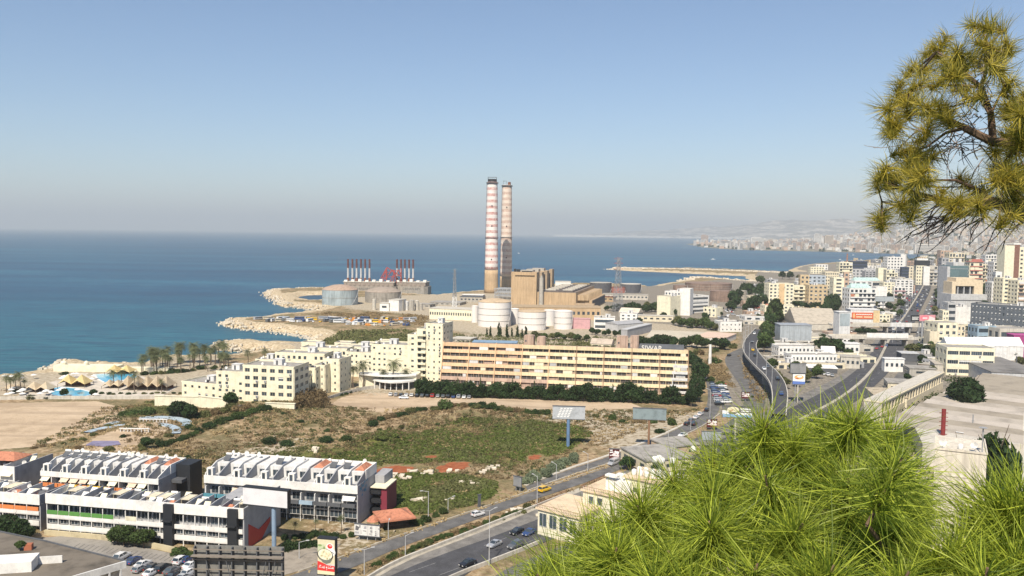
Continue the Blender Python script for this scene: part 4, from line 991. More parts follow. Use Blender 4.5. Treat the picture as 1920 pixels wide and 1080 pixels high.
br2, Lb = bridge(1560, 1722, 631, 634, 6.5, 'near overpass with one long white hoarding over the highway', piers=4)
mb = MB(); mb.use(M['white']); mb.box(Lb*.40, Lb*.88, -.6, -.31, 6.2, 9.6); mb.build('hoarding', br2)
# ------------------------------------------------------------------ apartment building stepped back in terraces
sa = P(825, 722); sb = P(1290, 741); sd_ = sb-sa; SL = math.hypot(sd_.x, sd_.y); srz = math.atan2(sd_.y, sd_.x)
SW = empty('apartment_building', (sa.x, sa.y, G0-.3), srz, 'very long apartment building with orange cream balcony bands stepping back in nine bays', 'apartments')
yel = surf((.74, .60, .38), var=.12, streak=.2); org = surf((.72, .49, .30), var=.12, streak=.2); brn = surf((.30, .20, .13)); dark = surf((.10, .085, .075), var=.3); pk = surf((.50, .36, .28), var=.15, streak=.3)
FLH = 3.25; NF = 6; BW = SL/9; STEP = 1.15; rnd = random.Random(4)
mb = MB(); mb.use(pk)
for f in range(NF): mb.box(0, SL, f*STEP+1.9, 17, f*FLH, (f+1)*FLH-(.002 if f < NF-1 else 0))
mb.box(0, SL, 5*STEP+1.901, 17.001, NF*FLH+.001, NF*FLH+.35); mb.build('core_wall', SW)
for f in range(NF):
    y0 = f*STEP
    for b_ in range(9):
        x0 = b_*BW; m = org if (b_ < 3 and f > 0) else yel
        if f == 0: m = pk
        if b_ < 4 and f == 1: m = pk
        mb = MB(); mb.use(m); ph = 1.45 if f else 1.0
        mb.add([(x0+.2, y0, f*FLH-.25), (x0+BW-.2, y0, f*FLH-.25), (x0+BW-.2, y0+.35, f*FLH+ph), (x0+.2, y0+.35, f*FLH+ph), (x0+.2, y0+.6, f*FLH-.25), (x0+BW-.2, y0+.6, f*FLH-.25), (x0+BW-.2, y0+.55, f*FLH+ph), (x0+.2, y0+.55, f*FLH+ph)],
               [(0, 1, 2, 3), (4, 7, 6, 5), (3, 2, 6, 7), (0, 4, 5, 1), (0, 3, 7, 4), (1, 5, 6, 2)]); mb.build('balcony_front', SW)
        u = x0+.5
        while u < x0+BW-1.5:
            w = rnd.choice((2.6, 3.4, 4.6)); w = min(w, x0+BW-.5-u); k = rnd.random(); mb = MB()
            if k < .74: mb.use(dark); mb.box(u, u+w-.25, y0+1.80, y0+1.88, f*FLH+.1, (f+1)*FLH-.35); mb.use(M['lgrey']); mb.box(u+w/2-.05, u+w/2+.05, y0+1.72, y0+1.775, f*FLH+.1, (f+1)*FLH-.35); mb.build('window', SW)  # dark window panels also carry the deep shade of the balcony openings
            elif k < .90: mb.use(rnd.choice([M['white'], M['white2'], M['cream'], M['lgrey']])); mb.box(u, u+w-.25, y0+.62, y0+.70, f*FLH+1.5, (f+1)*FLH-.35); mb.build('awning', SW)
            mb = MB(); mb.use(m); mb.box(u+w-.2, u+w-.05, y0+1.2, y0+1.89, f*FLH, (f+1)*FLH-.28); mb.build('pier', SW)
            u += w
        if f == NF-1: mb = MB(); mb.use(m); mb.box(x0+.2, x0+BW-.2, y0+.8, y0+1.5, NF*FLH-.35, NF*FLH+1.4); mb.build('top_band', SW)
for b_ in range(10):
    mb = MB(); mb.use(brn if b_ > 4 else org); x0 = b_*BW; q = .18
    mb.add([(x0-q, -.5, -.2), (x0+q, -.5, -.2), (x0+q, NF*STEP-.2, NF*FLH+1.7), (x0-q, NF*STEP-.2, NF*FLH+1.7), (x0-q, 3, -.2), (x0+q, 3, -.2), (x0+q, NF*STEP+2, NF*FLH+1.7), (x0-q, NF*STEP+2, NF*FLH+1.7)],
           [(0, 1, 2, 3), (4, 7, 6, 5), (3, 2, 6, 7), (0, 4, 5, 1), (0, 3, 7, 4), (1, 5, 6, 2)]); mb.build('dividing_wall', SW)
mb = MB(); mb.use(M['dgrey']); rz_ = NF*FLH+.36
mb.add([(SL*.74, 9, rz_), (SL*.985, 9, rz_), (SL*.985, 15, rz_+2.6), (SL*.72, 15, rz_+2.6), (SL*.74, 16.5, rz_), (SL*.985, 16.5, rz_)], [(0, 1, 2, 3), (3, 2, 5, 4), (0, 3, 4), (1, 5, 2), (0, 4, 5, 1)]); mb.build('roof', SW)
def stair_tower(u0, u1, y, h, label_=None):
    mb = MB(); mb.use(pk); mb.box(u0, u1, y, y+6, rz_, rz_+h); mb.lathe(((u0+u1)/2+.5, y+1, rz_), [(1.9, 0), (1.9, h+.6)], 12); mb.use(M['dgrey']); mb.box(u0+.6, u0+1.4, y-.04, y-.001, rz_+h*.45, rz_+h*.45+.9); mb.build('stair_tower', SW)
stair_tower(SL*.335, SL*.375, 9, 5.2); stair_tower(SL*.39, SL*.42, 9, 4.6); stair_tower(SL*.715, SL*.76, 10, 6.0); stair_tower(SL*.77, SL*.80, 11, 6.2)
def text(body, size, mat, parent, loc, rx=90, name='lettering', ext=.1, rz=0):
    tcv = bpy.data.curves.new(name, 'FONT'); tcv.body = body; tcv.size = size; tcv.extrude = ext; to = bpy.data.objects.new(name, tcv); link(to)
    me = bpy.data.meshes.new_from_object(to.evaluated_get(bpy.context.evaluated_depsgraph_get())); bpy.data.objects.remove(to); me.materials.clear(); me.materials.append(mat)
    o = obj(name, me, parent, loc); o.rotation_euler = (R(rx), 0, rz); return o
text('SIWAR', 3.3, M['white'], SW, (SL*.815, 8.6, rz_+.2), name='roof_sign')
mb = MB(); mb.use(M['white2'])
for i in range(5):
    z = 1+i*3.1; mb.box(SL-9+i*.4, SL-.5, -.9, -.52, z, z+1.2); mb.box(SL-8+i*.4, SL-7.6+i*.4, -.8, -.53, z+1.21, z+3.0)
mb.build('fire_stair', SW)
# things behind it
shed('low pale building with a long blue roof behind the left end of the terraced apartments', (858, 664), (968, 668), 655, 24, M['lconc'], M['lconc'], 8, 'building', 'building')
shed('long blue metal roof canopy beyond the terraced apartments', (886, 651), (968, 653), 641, 10, surf((.20, .28, .36), rough=.5), surf((.22, .33, .45), rough=.5), 0, 'canopy', 'canopy')
shed('long low pale boundary building behind the middle of the terraced apartments', (1010, 669), (1150, 674), 661, 6, surf((.52, .44, .36)), surf((.55, .47, .38)), 10, 'building', 'building')
shed('dark grey sloping roofed hall behind the rooftop sign', (1184, 668), (1260, 672), 655, 16, M['lconc'], M['dgrey'], 0, 'hall', 'hall', roofh=3)
shed('small pale gable roofed house among the shrubs behind the terraces', (1107, 650), (1146, 652), 643, 12, M['cream2'], surf((.48, .40, .32)), 2, 'house', 'house', roofh=3)
shed('flat building with a dark window row right of the cream tower', (846, 640), (882, 642), 634, 12, M['conc'], M['lconc'], 4, 'building', 'building')
# ------------------------------------------------------------------ cream hotel blocks
HG = 'cream hotel blocks'
def hot(label, p0, p1, top, D, fl, cols, side='R', **k):
    k.setdefault('wall', 'cream'); k.setdefault('fw', .42); k.setdefault('fh', .38); k.setdefault('kind', 'arch'); k.setdefault('skip', .12)
    return bld(label, p0, p1, top=top, D=D, floors=fl, cols=cols, side=side, name='hotel_block', cat='hotel', group=HG, **k)
hot('tallest cream hotel tower with small round and slit windows, touching the terraced apartments', (799, 714), (829, 716), 607, 14, 10, 3, clutter=2, fw=.3)
hot('slab of the hotel with stacked balconies left of its tallest tower', (782, 713), (800, 714), 617, 12, 9, 2, style='balcony', clutter=1)
hot('narrow hotel slab stepping down left of the balconied one', (765, 712), (782, 713), 628, 12, 8, 1, clutter=1, fw=.3)
hot('wide cream hotel block with scattered windows above the lobby canopy', (697, 708), (765, 711), 646, 14, 6, 7, skip=.3)
hot('cream hotel block behind the lobby palms, left of the wide one', (648, 705), (698, 708), 660, 14, 4, 6, skip=.2)
hot('low cream roof house on the wide hotel block', (709, 690), (735, 691), 640, 8, 5, 3, clutter=1, hut=False)
hot('cream stepped hotel block with a dark shaded right side, before the lobby', (607, 734), (636, 736), 673, 12, 5, 2, fw=.22)
hot('slim cream hotel block left of the stepped one, slit windows', (590, 738), (609, 739), 685, 12, 4, 2, fw=.22, hut=False)
hot('slim cream hotel block with blue grey shaded flank, beside the orange awnings', (575, 741), (591, 742), 690, 12, 4, 1, fw=.3, hut=False)
hot('recessed hotel bay with orange and yellow awnings', (550, 744), (576, 745), 697, 10, 3, 3, style='balcony', accent='orange', hut=False, clutter=0)
hot('largest front hotel block with rows of wide arched balconies', (457, 757), (551, 762), 685, 15, 5, 6, clutter=3, fw=.6, fh=.5)
hot('cream hotel block left of the largest front block', (407, 750), (458, 753), 696, 14, 4, 4, clutter=2)
hot('lowest hotel wing stepping down to the beach club', (342, 741), (408, 748), 715, 16, 2, 5, clutter=3, fw=.35)
hot('long back row of the hotel nearest the sea with round windows', (517, 702), (608, 706), 661, 12, 3, 9, fw=.5, fh=.45, clutter=2)
hot('back row of the hotel behind the stepped block with many round windows', (565, 694), (650, 697), 652, 12, 3, 9, fw=.5, fh=.45, clutter=2)
hot('back row of the hotel behind the lobby', (627, 688), (700, 690), 650, 12, 3, 8, fw=.5, clutter=2)
hot('low two storey hotel row with a dark roof edge beside the seaside palms', (480, 704), (520, 706), 674, 10, 2, 4, fw=.5)
hot('cube shaped roof room on the hotel row nearest the spit', (566, 672), (594, 673), 642, 9, 2, 2, style='blind', clutter=0, hut=False)
hot('second cube shaped roof room on the hotel rows, before the reeds', (628, 672), (657, 673), 643, 9, 2, 2, style='blind', clutter=0, hut=False)
hot('third cube shaped roof room, left of the wide block', (673, 672), (697, 673), 644, 9, 2, 2, style='blind', clutter=0, hut=False)
lb = empty('hotel_lobby', P(667, 730), R(-4), 'white curved entrance canopy and lobby of the hotel behind the palms', 'hotel lobby')
Lw = (770-667)/F*440; mb = MB(); mb.use(M['cream']); mb.box(0, Lw, 6, 18, 0, 6.2); mb.build('wall', lb)
mb = MB(); mb.use(M['white']); n = 18; mb.prism([(Lw*(i/n), 5.5-4.5*math.sin(math.pi*i/n)) for i in range(n+1)]+[(Lw, 9), (0, 9)], 6.21, 6.9); mb.prism([(Lw*(.25+.75*i/n), 4.5-6.5*math.sin(math.pi*i/n)) for i in range(n+1)]+[(Lw, 5.9), (Lw*.25, 5.9)], 3.7, 4.5); mb.build('canopy', lb)
for i in range(7): mb = MB(); mb.use(M['white']); u = Lw*(.3+.7*i/7); mb.tube((u, 3-3*math.sin(math.pi*i/7), 0), (u, 3-3*math.sin(math.pi*i/7), 3.69), .25, n=8); mb.build('column', lb)
mb = MB(); mb.use(M['glass']); mb.box(Lw*.3, Lw*.98, 5.9, 5.99, .3, 3.6); mb.build('entrance_glazing', lb)
for i, (a_, b_, hh) in enumerate([((290, 762), (372, 764), 4.5), ((372, 764), (424, 770), 4.8), ((498, 776), (552, 778), 4.5), ((424, 769), (500, 775), 2.0)]):
    p, q = P(*a_), P(*b_); mb = MB(); mb.use(M['cream']); d = q-p; L = math.hypot(d.x, d.y); mb.box(0, L, 0, 1.2, -.3, hh); mb.box(-.2, L+.2, -.2, 1.4, hh+.001, hh+.2)
    tag(mb.build('retaining_wall', loc=p, rz=math.atan2(d.y, d.x)), '%s stretch of cream retaining wall below the hotel, from the beach club side' % ordn(i), 'wall', 'hotel retaining walls')
wall_along('boundary_wall', [(552, 775), (600, 756), (640, 741), (700, 727), (770, 727)], .4, 1.6, M['lconc'], 'low grey stone wall curving from the hotel to the dirt car park', 'wall')
# ------------------------------------------------------------------ beach club
def flat(name, pts, mat, z, label=None, cat=None, kind=None, group=None, th=.25):
    q = [P(x, y) for x, y in pts]; c = sum(q, Vector())/len(q); zz = gz(c.x, c.y); mb = MB(); mb.use(mat); mb.prism([(v.x-c.x, v.y-c.y) for v in q], z-th, z); return tag(mb.build(name, loc=(c.x, c.y, max(zz, 4))), label, cat, group, kind)
tq = surf((.10, .42, .62), .15, .1, .4, spec=.5); pav = surf((.56, .50, .42), var=.2); pav2 = surf((.44, .40, .35), var=.2)
flat('terrace', [(20, 748), (86, 720), (150, 700), (250, 700), (330, 728), (300, 745), (190, 748)], pav, .12, kind='structure')
def pool(pts, label):
    q = [P(x, y) for x, y in pts]; c = sum(q, Vector())/len(q); root = empty('swimming_pool', (c.x, c.y, 4.0), 0, label, 'swimming pool'); mb = MB(); mb.use(tq); mb.prism([(v.x-c.x, v.y-c.y) for v in q], 0, .22); mb.build('water', root)
    mb = MB(); mb.use(M['white'])
    for a, b in zip(q, q[1:]+q[:1]): d = b-a; m = (a+b)/2-c; mb.obox((m.x, m.y, 0), d.length, .7, .34, math.atan2(d.y, d.x))
    mb.build('edge', root)
pool([(176, 703), (215, 701), (252, 702), (258, 708), (238, 713), (196, 718), (184, 712)], 'long blue swimming pool nearer the sea at the beach club')
pool([(92, 735), (98, 729), (115, 726), (145, 729), (168, 735), (173, 741), (160, 744), (120, 744), (98, 743)], 'kidney shaped turquoise swimming pool with small trees at its rim')
cv = surf((.62, .50, .34), var=.15); cvy = surf((.68, .52, .24), var=.15)
def tent(x0, x1, base, top, mat, label, peaks=1, Dm=9):
    a = P(x0, base); b2 = P(x1, base); L = (b2-a).length; H = HT(a, top); root = empty('tent', a, 0, label, 'tent', 'beach club tents')
    mb = MB(); mb.use(mat); w = L/peaks
    for i in range(peaks):
        x = i*w; mb.add([(x, 0, H*.3), (x+w, 0, H*.3), (x+w, Dm, H*.3), (x, Dm, H*.3), (x+w/2, Dm*.45, H), (x+w/2, -.5, H*.62)], [(0, 5, 4), (5, 1, 4), (1, 2, 4), (2, 3, 4), (3, 0, 4)])
    mb.build('canopy', root, False)
    for i in range(peaks+1):
        for y in (0.1, Dm-.1): m2 = MB(); m2.use(M['bark']); m2.tube((i*w, y, 0), (i*w, y, H*.3), .12, n=5); m2.build('post', root)
    m2 = MB(); m2.use(M['rust']); m2.box(.4, L-.4, Dm*.7, Dm*.75, 0, H*.28); m2.build('shade_sheet', root)  # dark sheet standing in for the shade under the canopy
tent(222, 315, 733, 707, cv, 'row of five pointed beige tent roofs beside the upper pool', 5, 12)
tent(44, 90, 737, 718, cv, 'beige canopy left of the kidney shaped pool', 2)
tent(108, 160, 727, 704, cvy, 'yellowish canopy right behind the kidney shaped pool', 2)
tent(190, 223, 729, 714, cv, 'small beige canopy between the upper pool and the tent row', 2)
tent(196, 244, 703, 686, cvy, 'yellow flat canopy at the sea edge beyond the upper pool', 2)
tent(2, 34, 733, 722, cv, 'beige canopy at the left edge of the beach club', 2)
mb = MB(); mb.use(M['cream']); p = P(100, 697); mb.box(0, 34, 0, 7, 0, 3.4); mb.box(34.01, 60, 2, 7, 0, 2.2); mb.lathe((4, 3, 3.401), [(1.6, 0), (1.6, 1.2), (.4, 2.2)], 10); mb.lathe((16, 3, 3.401), [(1.2, 0), (1.2, 1.4), (.3, 2.2)], 10)
tag(mb.build('pier_house', loc=p), 'cream stone terrace house with little domes on the rocky pier', 'beach house')
rnd = random.Random(11)
for i in range(34):
    px, py = rnd.uniform(6, 180), rnd.uniform(735, 748); p = P(px, py+(-28 if rnd.random() < .35 else 0)); root = None
    mb = MB(); mb.use(M['white']); mb.lathe((0, 0, 2.1), [(1.5, 0), (.8, .35), (.08, .6)], 8); mb.tube((0, 0, 0), (0, 0, 2.1), .05, n=4)
    tag(mb.build('beach_umbrella', loc=(p.x, p.y, gz(p.x, p.y))), 'small white sunshade on the sand around the beach club pools', 'sunshade', 'beach sunshades')
wall_along('boundary_wall', [(0, 750), (95, 748), (180, 749), (300, 748)], .4, 1.5, M['lconc'], 'long low wall between the beach club and the bare sand lot', 'wall')
# disused curved basins with little white columns
bl = surf((.38, .46, .52), var=.3); 
for k, (cx, cy, r0, r1, lab) in enumerate([(270, 803, 17, 13.5, 'upper disused crescent shaped basin with white balusters in the waste ground'), (240, 818, 18, 15.0, 'lower disused crescent shaped basin with a row of white balusters')]):
    p = P(cx, cy); root = empty('basin', (p.x, p.y, 3.9), 0, lab, 'basin'); n = 22; A0 = .15; A1 = math.pi-.15
    mb = MB(); mb.use(bl); o_ = [(r0*math.cos(A0+(A1-A0)*i/n), r0*math.sin(A0+(A1-A0)*i/n)*1.1) for i in range(n+1)]; i_ = [(r1*math.cos(A0+(A1-A0)*i/n), r1*math.sin(A0+(A1-A0)*i/n)*1.1) for i in range(n+1)]
    mb.mi = mb.mi; mb.add([(*q, 0) for q in o_]+[(*q, 0) for q in i_]+[(*q, .8) for q in o_]+[(*q, .8) for q in i_], [f for i in range(n) for f in ((2*n+2+i, 2*n+3+i, 3*n+4+i, 3*n+3+i), (n+1+i, n+2+i, 3*n+4+i, 3*n+3+i), (i, i+1, 2*n+3+i, 2*n+2+i))]); mb.build('trough', root)
    for j in range(9): m2 = MB(); m2.use(M['white2']); m2.tube((-5+j*1.3, 8-k*3, 0), (-5+j*1.3, 8-k*3, 1.7), .2, n=6); m2.build('baluster', root)
    m2 = MB(); m2.use(M['white']); m2.box(-5.4, 5.8, 7.7-k*3, 8.3-k*3, 1.71, 1.95); m2.build('rail', root)
flat('paving', [(160, 836), (175, 828), (222, 828), (226, 834), (200, 838)], surf((.22, .2, .3), var=.3), .3, kind='structure')
# scrapped buses on the second spit
rnd = random.Random(21); cols_ = ['yellow', 'white', 'beige', 'orange', 'silver', 'white', 'grey', 'white', 'blue']; nb_ = 0
for row, (x0, x1, y0, y1, n) in enumerate([(482, 640, 598.5, 600, 22), (500, 700, 603, 604, 22), (600, 775, 599, 600.5, 22), (620, 780, 604.5, 606, 20), (650, 770, 609.5, 611, 14)]):
    for i in range(n):
        px = x0+(x1-x0)*(i+rnd.uniform(.1, .9))/n; py = y0+(y1-y0)*i/n+rnd.uniform(-.8, .8); c = cols_[rnd.randrange(len(cols_))]
        if rnd.random() < .1: continue
        p = P(px, py); car(p, rnd.uniform(-.5, .5)+(0 if rnd.random() < .6 else 1.3), c, rnd.choice(('bus', 'bus', 'van', 'sedan')), '%s scrapped vehicle, %s from the tip in the %s row of the scrapyard spit' % (c, ordn(i), ordn(row)), 'scrapped vehicles on the spit', True, z=max(gz(p.x, p.y), 3.6)-.1, name='scrapped_vehicle', cat='scrap vehicle')
# ------------------------------------------------------------------ white town houses by the road
def slab_poly(mb, ax, pts, a0, a1):
    'a wall whose side outline is pts in (y, z), thick from a0 to a1 along x'
    n = len(pts); mb.add([(a0, y, z) for y, z in pts]+[(a1, y, z) for y, z in pts], [tuple(range(n))[::-1], tuple(range(n, 2*n))]+[(i, (i+1) % n, n+(i+1) % n, n+i) for i in range(n)])
def solar_mesh():
    if 'solar' not in TANKM:
        mb = MB(); mb.use(M['dgrey']); mb.add([(-.9, 0, .3), (.9, 0, .3), (.9, 1.7, 1.4), (-.9, 1.7, 1.4), (-.9, 0, .2), (.9, 0, .2), (.9, 1.7, 1.3), (-.9, 1.7, 1.3)], [(0, 1, 2, 3), (4, 7, 6, 5), (0, 4, 5, 1), (3, 2, 6, 7)])
        mb.use(M['white']); mb.tube((-.9, 1.9, 1.6), (.9, 1.9, 1.6), .32, n=10); TANKM['solar'] = mb.mesh('solar_heater')
    return TANKM['solar']
def rowhouse(label, p0, p1, top, D, units, rows, H=None, fascia=2.3, terr='back', seed=1, pier=(), group='white town house rows', panel=None, flank='grey', fd=0):
    a = P(*p0); b2 = P(*p1); d = b2-a; L = math.hypot(d.x, d.y); rz = math.atan2(d.y, d.x); H = H or HT(a, top); rnd = random.Random(seed)
    root = empty('town_house_row', (a.x, a.y, G0-.2), rz, label, 'town houses', group); U = L/units
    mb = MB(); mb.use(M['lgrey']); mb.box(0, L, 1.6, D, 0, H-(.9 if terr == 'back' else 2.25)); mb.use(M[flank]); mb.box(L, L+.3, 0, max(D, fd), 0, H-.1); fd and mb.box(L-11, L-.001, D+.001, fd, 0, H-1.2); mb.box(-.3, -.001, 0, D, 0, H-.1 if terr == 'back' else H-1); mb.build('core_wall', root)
    mb = MB(); mb.use(M['white']); mb.box(-.3, L+.3, -.3, -.002, H-fascia, H); mb.box(-.3, L+.3, -.001, 1.6, H-fascia, H-fascia+.25); mb.build('fascia', root)
    for kind, z0, z1 in rows:
        if kind == 'band': mb = MB(); mb.use(M['white']); mb.box(0, L, -.25, 1.59, z0, z0+.2); mb.box(0, L, -.3, -.05, z0+.201, z1); mb.build('balcony_band', root); continue
        for u in range(units):
            x = u*U
            if kind == 'balc':
                mb = MB(); mb.use(M['white2']); mb.box(x, x+.25, -.2, 1.6, z0, z1); mb.build('party_wall', root)
                obj('window', win_mesh(U*.55, z1-z0-.25, 'plain'), root, (x+U*.5, 1.6, z0+.02))
                c = (panel or (lambda u: None))(u)
                if c: mb = MB(); mb.use(c); mb.box(x+.1, x+U-.1, -1.3, -.9, z0-.35, z0+.6); mb.box(x+.1, x+.3, -.9, -.3, z0-.35, z0+.5); mb.box(x+U-.3, x+U-.1, -.9, -.3, z0-.35, z0+.5); mb.build('balcony_box', root)
                if rnd.random() < .33: mb = MB(); mb.use(rnd.choice([M['cream'], M['white'], surf((.62, .48, .36))])); mb.add([(x+.3, 0, z1), (x+U-.3, 0, z1), (x+U-.3, -1.4, z1-.8), (x+.3, -1.4, z1-.8), (x+.3, -.05, z1-.06), (x+U-.3, -.05, z1-.06)], [(0, 1, 2, 3), (4, 3, 2, 5)]); mb.build('awning', root)
            else:
                mb = MB(); mb.use(M['white']); mb.box(x-.09, x+.09, -.2, .05, z0, z1); mb.build('column', root)
                o = obj('window', win_mesh(U*.9, z1-z0-.05, 'white' if kind == 'glaze' else 'plain'), root, (x+U*.5, .5 if kind == 'glaze' else 1.6, z0+.02))
                if kind == 'open' and panel: c = panel(u); 
                if kind == 'open' and panel and c: mb = MB(); mb.use(c); mb.box(x+.1, x+U-.1, -.35, -.1, z0, z0+.95); mb.build('balcony_panel', root)
    for x in pier: mb = MB(); mb.use(M['black']); mb.box(x-1.2, x+1.2, -1.1, .3, 0, H-.2); mb.box(x-1.1, x+1.1, -2.0, -1.11, H*.6, H*.6+.25); mb.build('dark_pier', root)
    if terr == 'back':
        yb = D*.42; mb = MB(); mb.use(M['white2']); mb.box(0, L, yb, D, H-.89, H+1.9); mb.use(M['white']); mb.box(0, L, D-.3, D+.01, H+1.91, H+2.5); mb.box(L, L+.3, yb, D, H-.09, H+2.5); mb.build('roof_storey', root)
        for u in range(units+1):
            x = min(u*U, L-.01); mb = MB(); mb.use(M['grey'] if u % 2 else M['white2']); slab_poly(mb, 0, [(0, H-.9), (0, H+.5), (yb, H+2.4), (D-.4, H+2.4), (D-.4, H+1.92), (yb-.002, H+1.92), (yb-.002, H-.9)], x-.13, x+.13); mb.build('party_wall', root)
            if u < units and u % 2 == 0: mb = MB(); mb.use(M['white']); mb.box(x+.3, x+2.1, .1, 1.5, H-.88, H+1.9); mb.build('stair_house', root); obj('door', win_mesh(.8, 1.6, 'dark'), root, (x+1.2, .1, H+.02))
            if u < units:
                obj('window', win_mesh(U*.5, 1.7, 'plain'), root, (x+U*.5, yb-.0, H-.7))
                if rnd.random() < .2: mb = MB(); mb.use(M['tile']); mb.gable(x+.4, x+U-.3, yb+1, D-1, H+1.92, H+3.1, 'y', 1.2); mb.build('tiled_roof', root)
                elif rnd.random() < .6: obj('solar_heater', solar_mesh(), root, (x+U*.5, yb+1.4, H+1.92))
                if rnd.random() < .4: obj('satellite_dish', dish_mesh(), root, (x+U*.4, D-1.5, H+1.92), rnd.uniform(-.5, .5))
                if rnd.random() < .5: obj('water_tank', tank_mesh(M['white'], .5, 1.1), root, (x+U*.7, D-1.2, H+1.92))
    else:
        Z = H-1.9
        mb = MB(); mb.use(M['roofgrey']); mb.box(.01, L-.01, 0, D, Z-.3, Z-.01); mb.build('roof', root)
        for u in range(units):
            x = u*U; mb = MB(); mb.use(rnd.choice([M['white2'], M['grey'], M['lgrey']])); slab_poly(mb, 0, [(.3, Z), (.3, H-.4), (D*.5, H-.1), (D*.95, H-.1), (D*.95, Z)], x-.12, x+.12); mb.build('party_wall', root); k = rnd.random()
            if k < .12: mb = MB(); mb.use(M['tile']); mb.gable(x+.3, x+U-.2, .6, D*.6, Z, Z+1.6, 'x', .9); mb.build('tiled_roof', root)
            elif k < .45: mb = MB(); mb.use(M['cream2']); mb.box(x+.4, x+U-.4, D*.35, D*.8, Z+1.7, Z+1.85); [mb.tube((xx, yy, Z), (xx, yy, Z+1.7), .07, n=4) for xx in (x+.5, x+U-.5) for yy in (D*.37, D*.78)]; mb.build('pergola', root)
            for q in range(2):
                k = rnd.random(); xx, yy = x+rnd.uniform(.8, U-.6), rnd.uniform(1, D-2)
                if k < .55:
                    mb = MB(); mb.use(rnd.choice([M['white'], M['cream'], M['dgrey']])); mb.add([(xx-.8, yy, Z+.1), (xx+.8, yy, Z+.1), (xx+.8, yy+1.9, Z+1.9), (xx-.8, yy+1.9, Z+1.9), (xx-.8, yy+.1, Z+.02), (xx+.8, yy+.1, Z+.02), (xx+.8, yy+2, Z+1.8), (xx-.8, yy+2, Z+1.8)], [(0, 1, 2, 3), (4, 7, 6, 5), (0, 4, 5, 1), (3, 2, 6, 7), (0, 3, 7, 4), (1, 5, 6, 2)]); mb.build('skylight_hood', root)
                elif k < .75: obj('solar_heater', solar_mesh(), root, (xx, yy, Z))
                elif k < .88: obj('satellite_dish', dish_mesh(), root, (xx, yy, Z), rnd.uniform(-.5, .5))
                else: obj('water_tank', tank_mesh(M['white'], .5, 1.1), root, (xx, yy, Z))
    return root, L, H
og, yl = M['orange'], M['yellow']
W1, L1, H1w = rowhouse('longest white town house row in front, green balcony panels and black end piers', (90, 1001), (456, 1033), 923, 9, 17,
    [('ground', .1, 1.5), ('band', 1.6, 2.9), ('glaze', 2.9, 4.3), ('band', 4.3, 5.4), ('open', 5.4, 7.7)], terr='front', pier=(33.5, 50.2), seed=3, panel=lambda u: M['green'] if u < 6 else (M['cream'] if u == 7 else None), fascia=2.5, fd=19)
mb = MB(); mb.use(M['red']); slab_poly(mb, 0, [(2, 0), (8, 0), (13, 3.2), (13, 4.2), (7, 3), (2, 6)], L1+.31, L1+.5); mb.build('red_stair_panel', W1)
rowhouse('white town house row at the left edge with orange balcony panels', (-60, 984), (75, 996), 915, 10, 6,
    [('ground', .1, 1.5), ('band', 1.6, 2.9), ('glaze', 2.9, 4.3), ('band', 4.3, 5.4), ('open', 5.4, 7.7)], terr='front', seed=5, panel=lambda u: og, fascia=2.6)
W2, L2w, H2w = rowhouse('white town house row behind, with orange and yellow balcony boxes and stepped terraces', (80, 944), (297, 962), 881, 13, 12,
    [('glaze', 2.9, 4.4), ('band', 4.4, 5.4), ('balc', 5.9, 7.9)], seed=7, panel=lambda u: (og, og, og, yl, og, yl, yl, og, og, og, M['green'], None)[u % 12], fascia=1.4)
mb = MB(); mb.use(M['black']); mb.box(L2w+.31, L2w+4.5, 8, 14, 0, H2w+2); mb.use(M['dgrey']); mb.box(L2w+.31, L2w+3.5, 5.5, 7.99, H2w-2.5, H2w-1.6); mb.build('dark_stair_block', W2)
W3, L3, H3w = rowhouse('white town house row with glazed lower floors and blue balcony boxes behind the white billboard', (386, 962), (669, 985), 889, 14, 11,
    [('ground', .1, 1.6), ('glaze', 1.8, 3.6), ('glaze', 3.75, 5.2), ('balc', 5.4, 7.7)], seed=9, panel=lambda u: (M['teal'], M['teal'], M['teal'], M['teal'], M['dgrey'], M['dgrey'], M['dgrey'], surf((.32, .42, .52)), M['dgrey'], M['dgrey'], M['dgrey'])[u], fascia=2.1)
graf = plain((.08, .25, .38)); mb = MB(); mb.use(graf); rnd = random.Random(3)
for i in range(26): y = 1+rnd.random()*5.5; z = H3w-4.0+rnd.random()*3.2+.1*y; w = rnd.uniform(.2, .55); mb.add([(L3+.31+.003*i, y, z), (L3+.31+.003*i, y+w*1.8, z+w*.5), (L3+.31+.003*i, y+w*1.2, z+w*1.6), (L3+.31+.003*i, y-w*.2, z+w)], [(0, 1, 2, 3)])
mb.build('graffiti', W3)
mb = MB(); mb.use(M['grey']); mb.box(L3+.31, L3+3.2, 12, 19, 0, H3w-.5); mb.use(plain((.20, .03, .05))); mb.box(L3+3.21, L3+5, 9, 17, .5, H3w-3); mb.use(M['black']); [mb.box(L3+.4, L3+3.4, 8.5, 11.9, z, z+1) for z in (1, 3.6, 6)]; mb.use(M['cream']); mb.box(L3+.5, L3+5, 8.4, 17.2, H3w-2.99, H3w-2.7); mb.build('side_wing', W3)
rowhouse('white gabled end house with red tiled roof at the left edge, dark red balconies', (-50, 930), (28, 936), 868, 15, 3, [('glaze', 3, 4.4), ('band', 4.4, 5.4), ('balc', 5.4, 7.8)], seed=15, fascia=7.5, terr='front')
tl = MB(); tl.use(M['tile']); p = P(-50, 930); tl.gable(0, 10.5, 3, 11, -1.4, .2, 'x', 3); tag(tl.build('tiled_roof', loc=(p.x, p.y, G0+11), rz=R(-6)), 'low orange tiled roof on the end house at the left edge', 'roof')
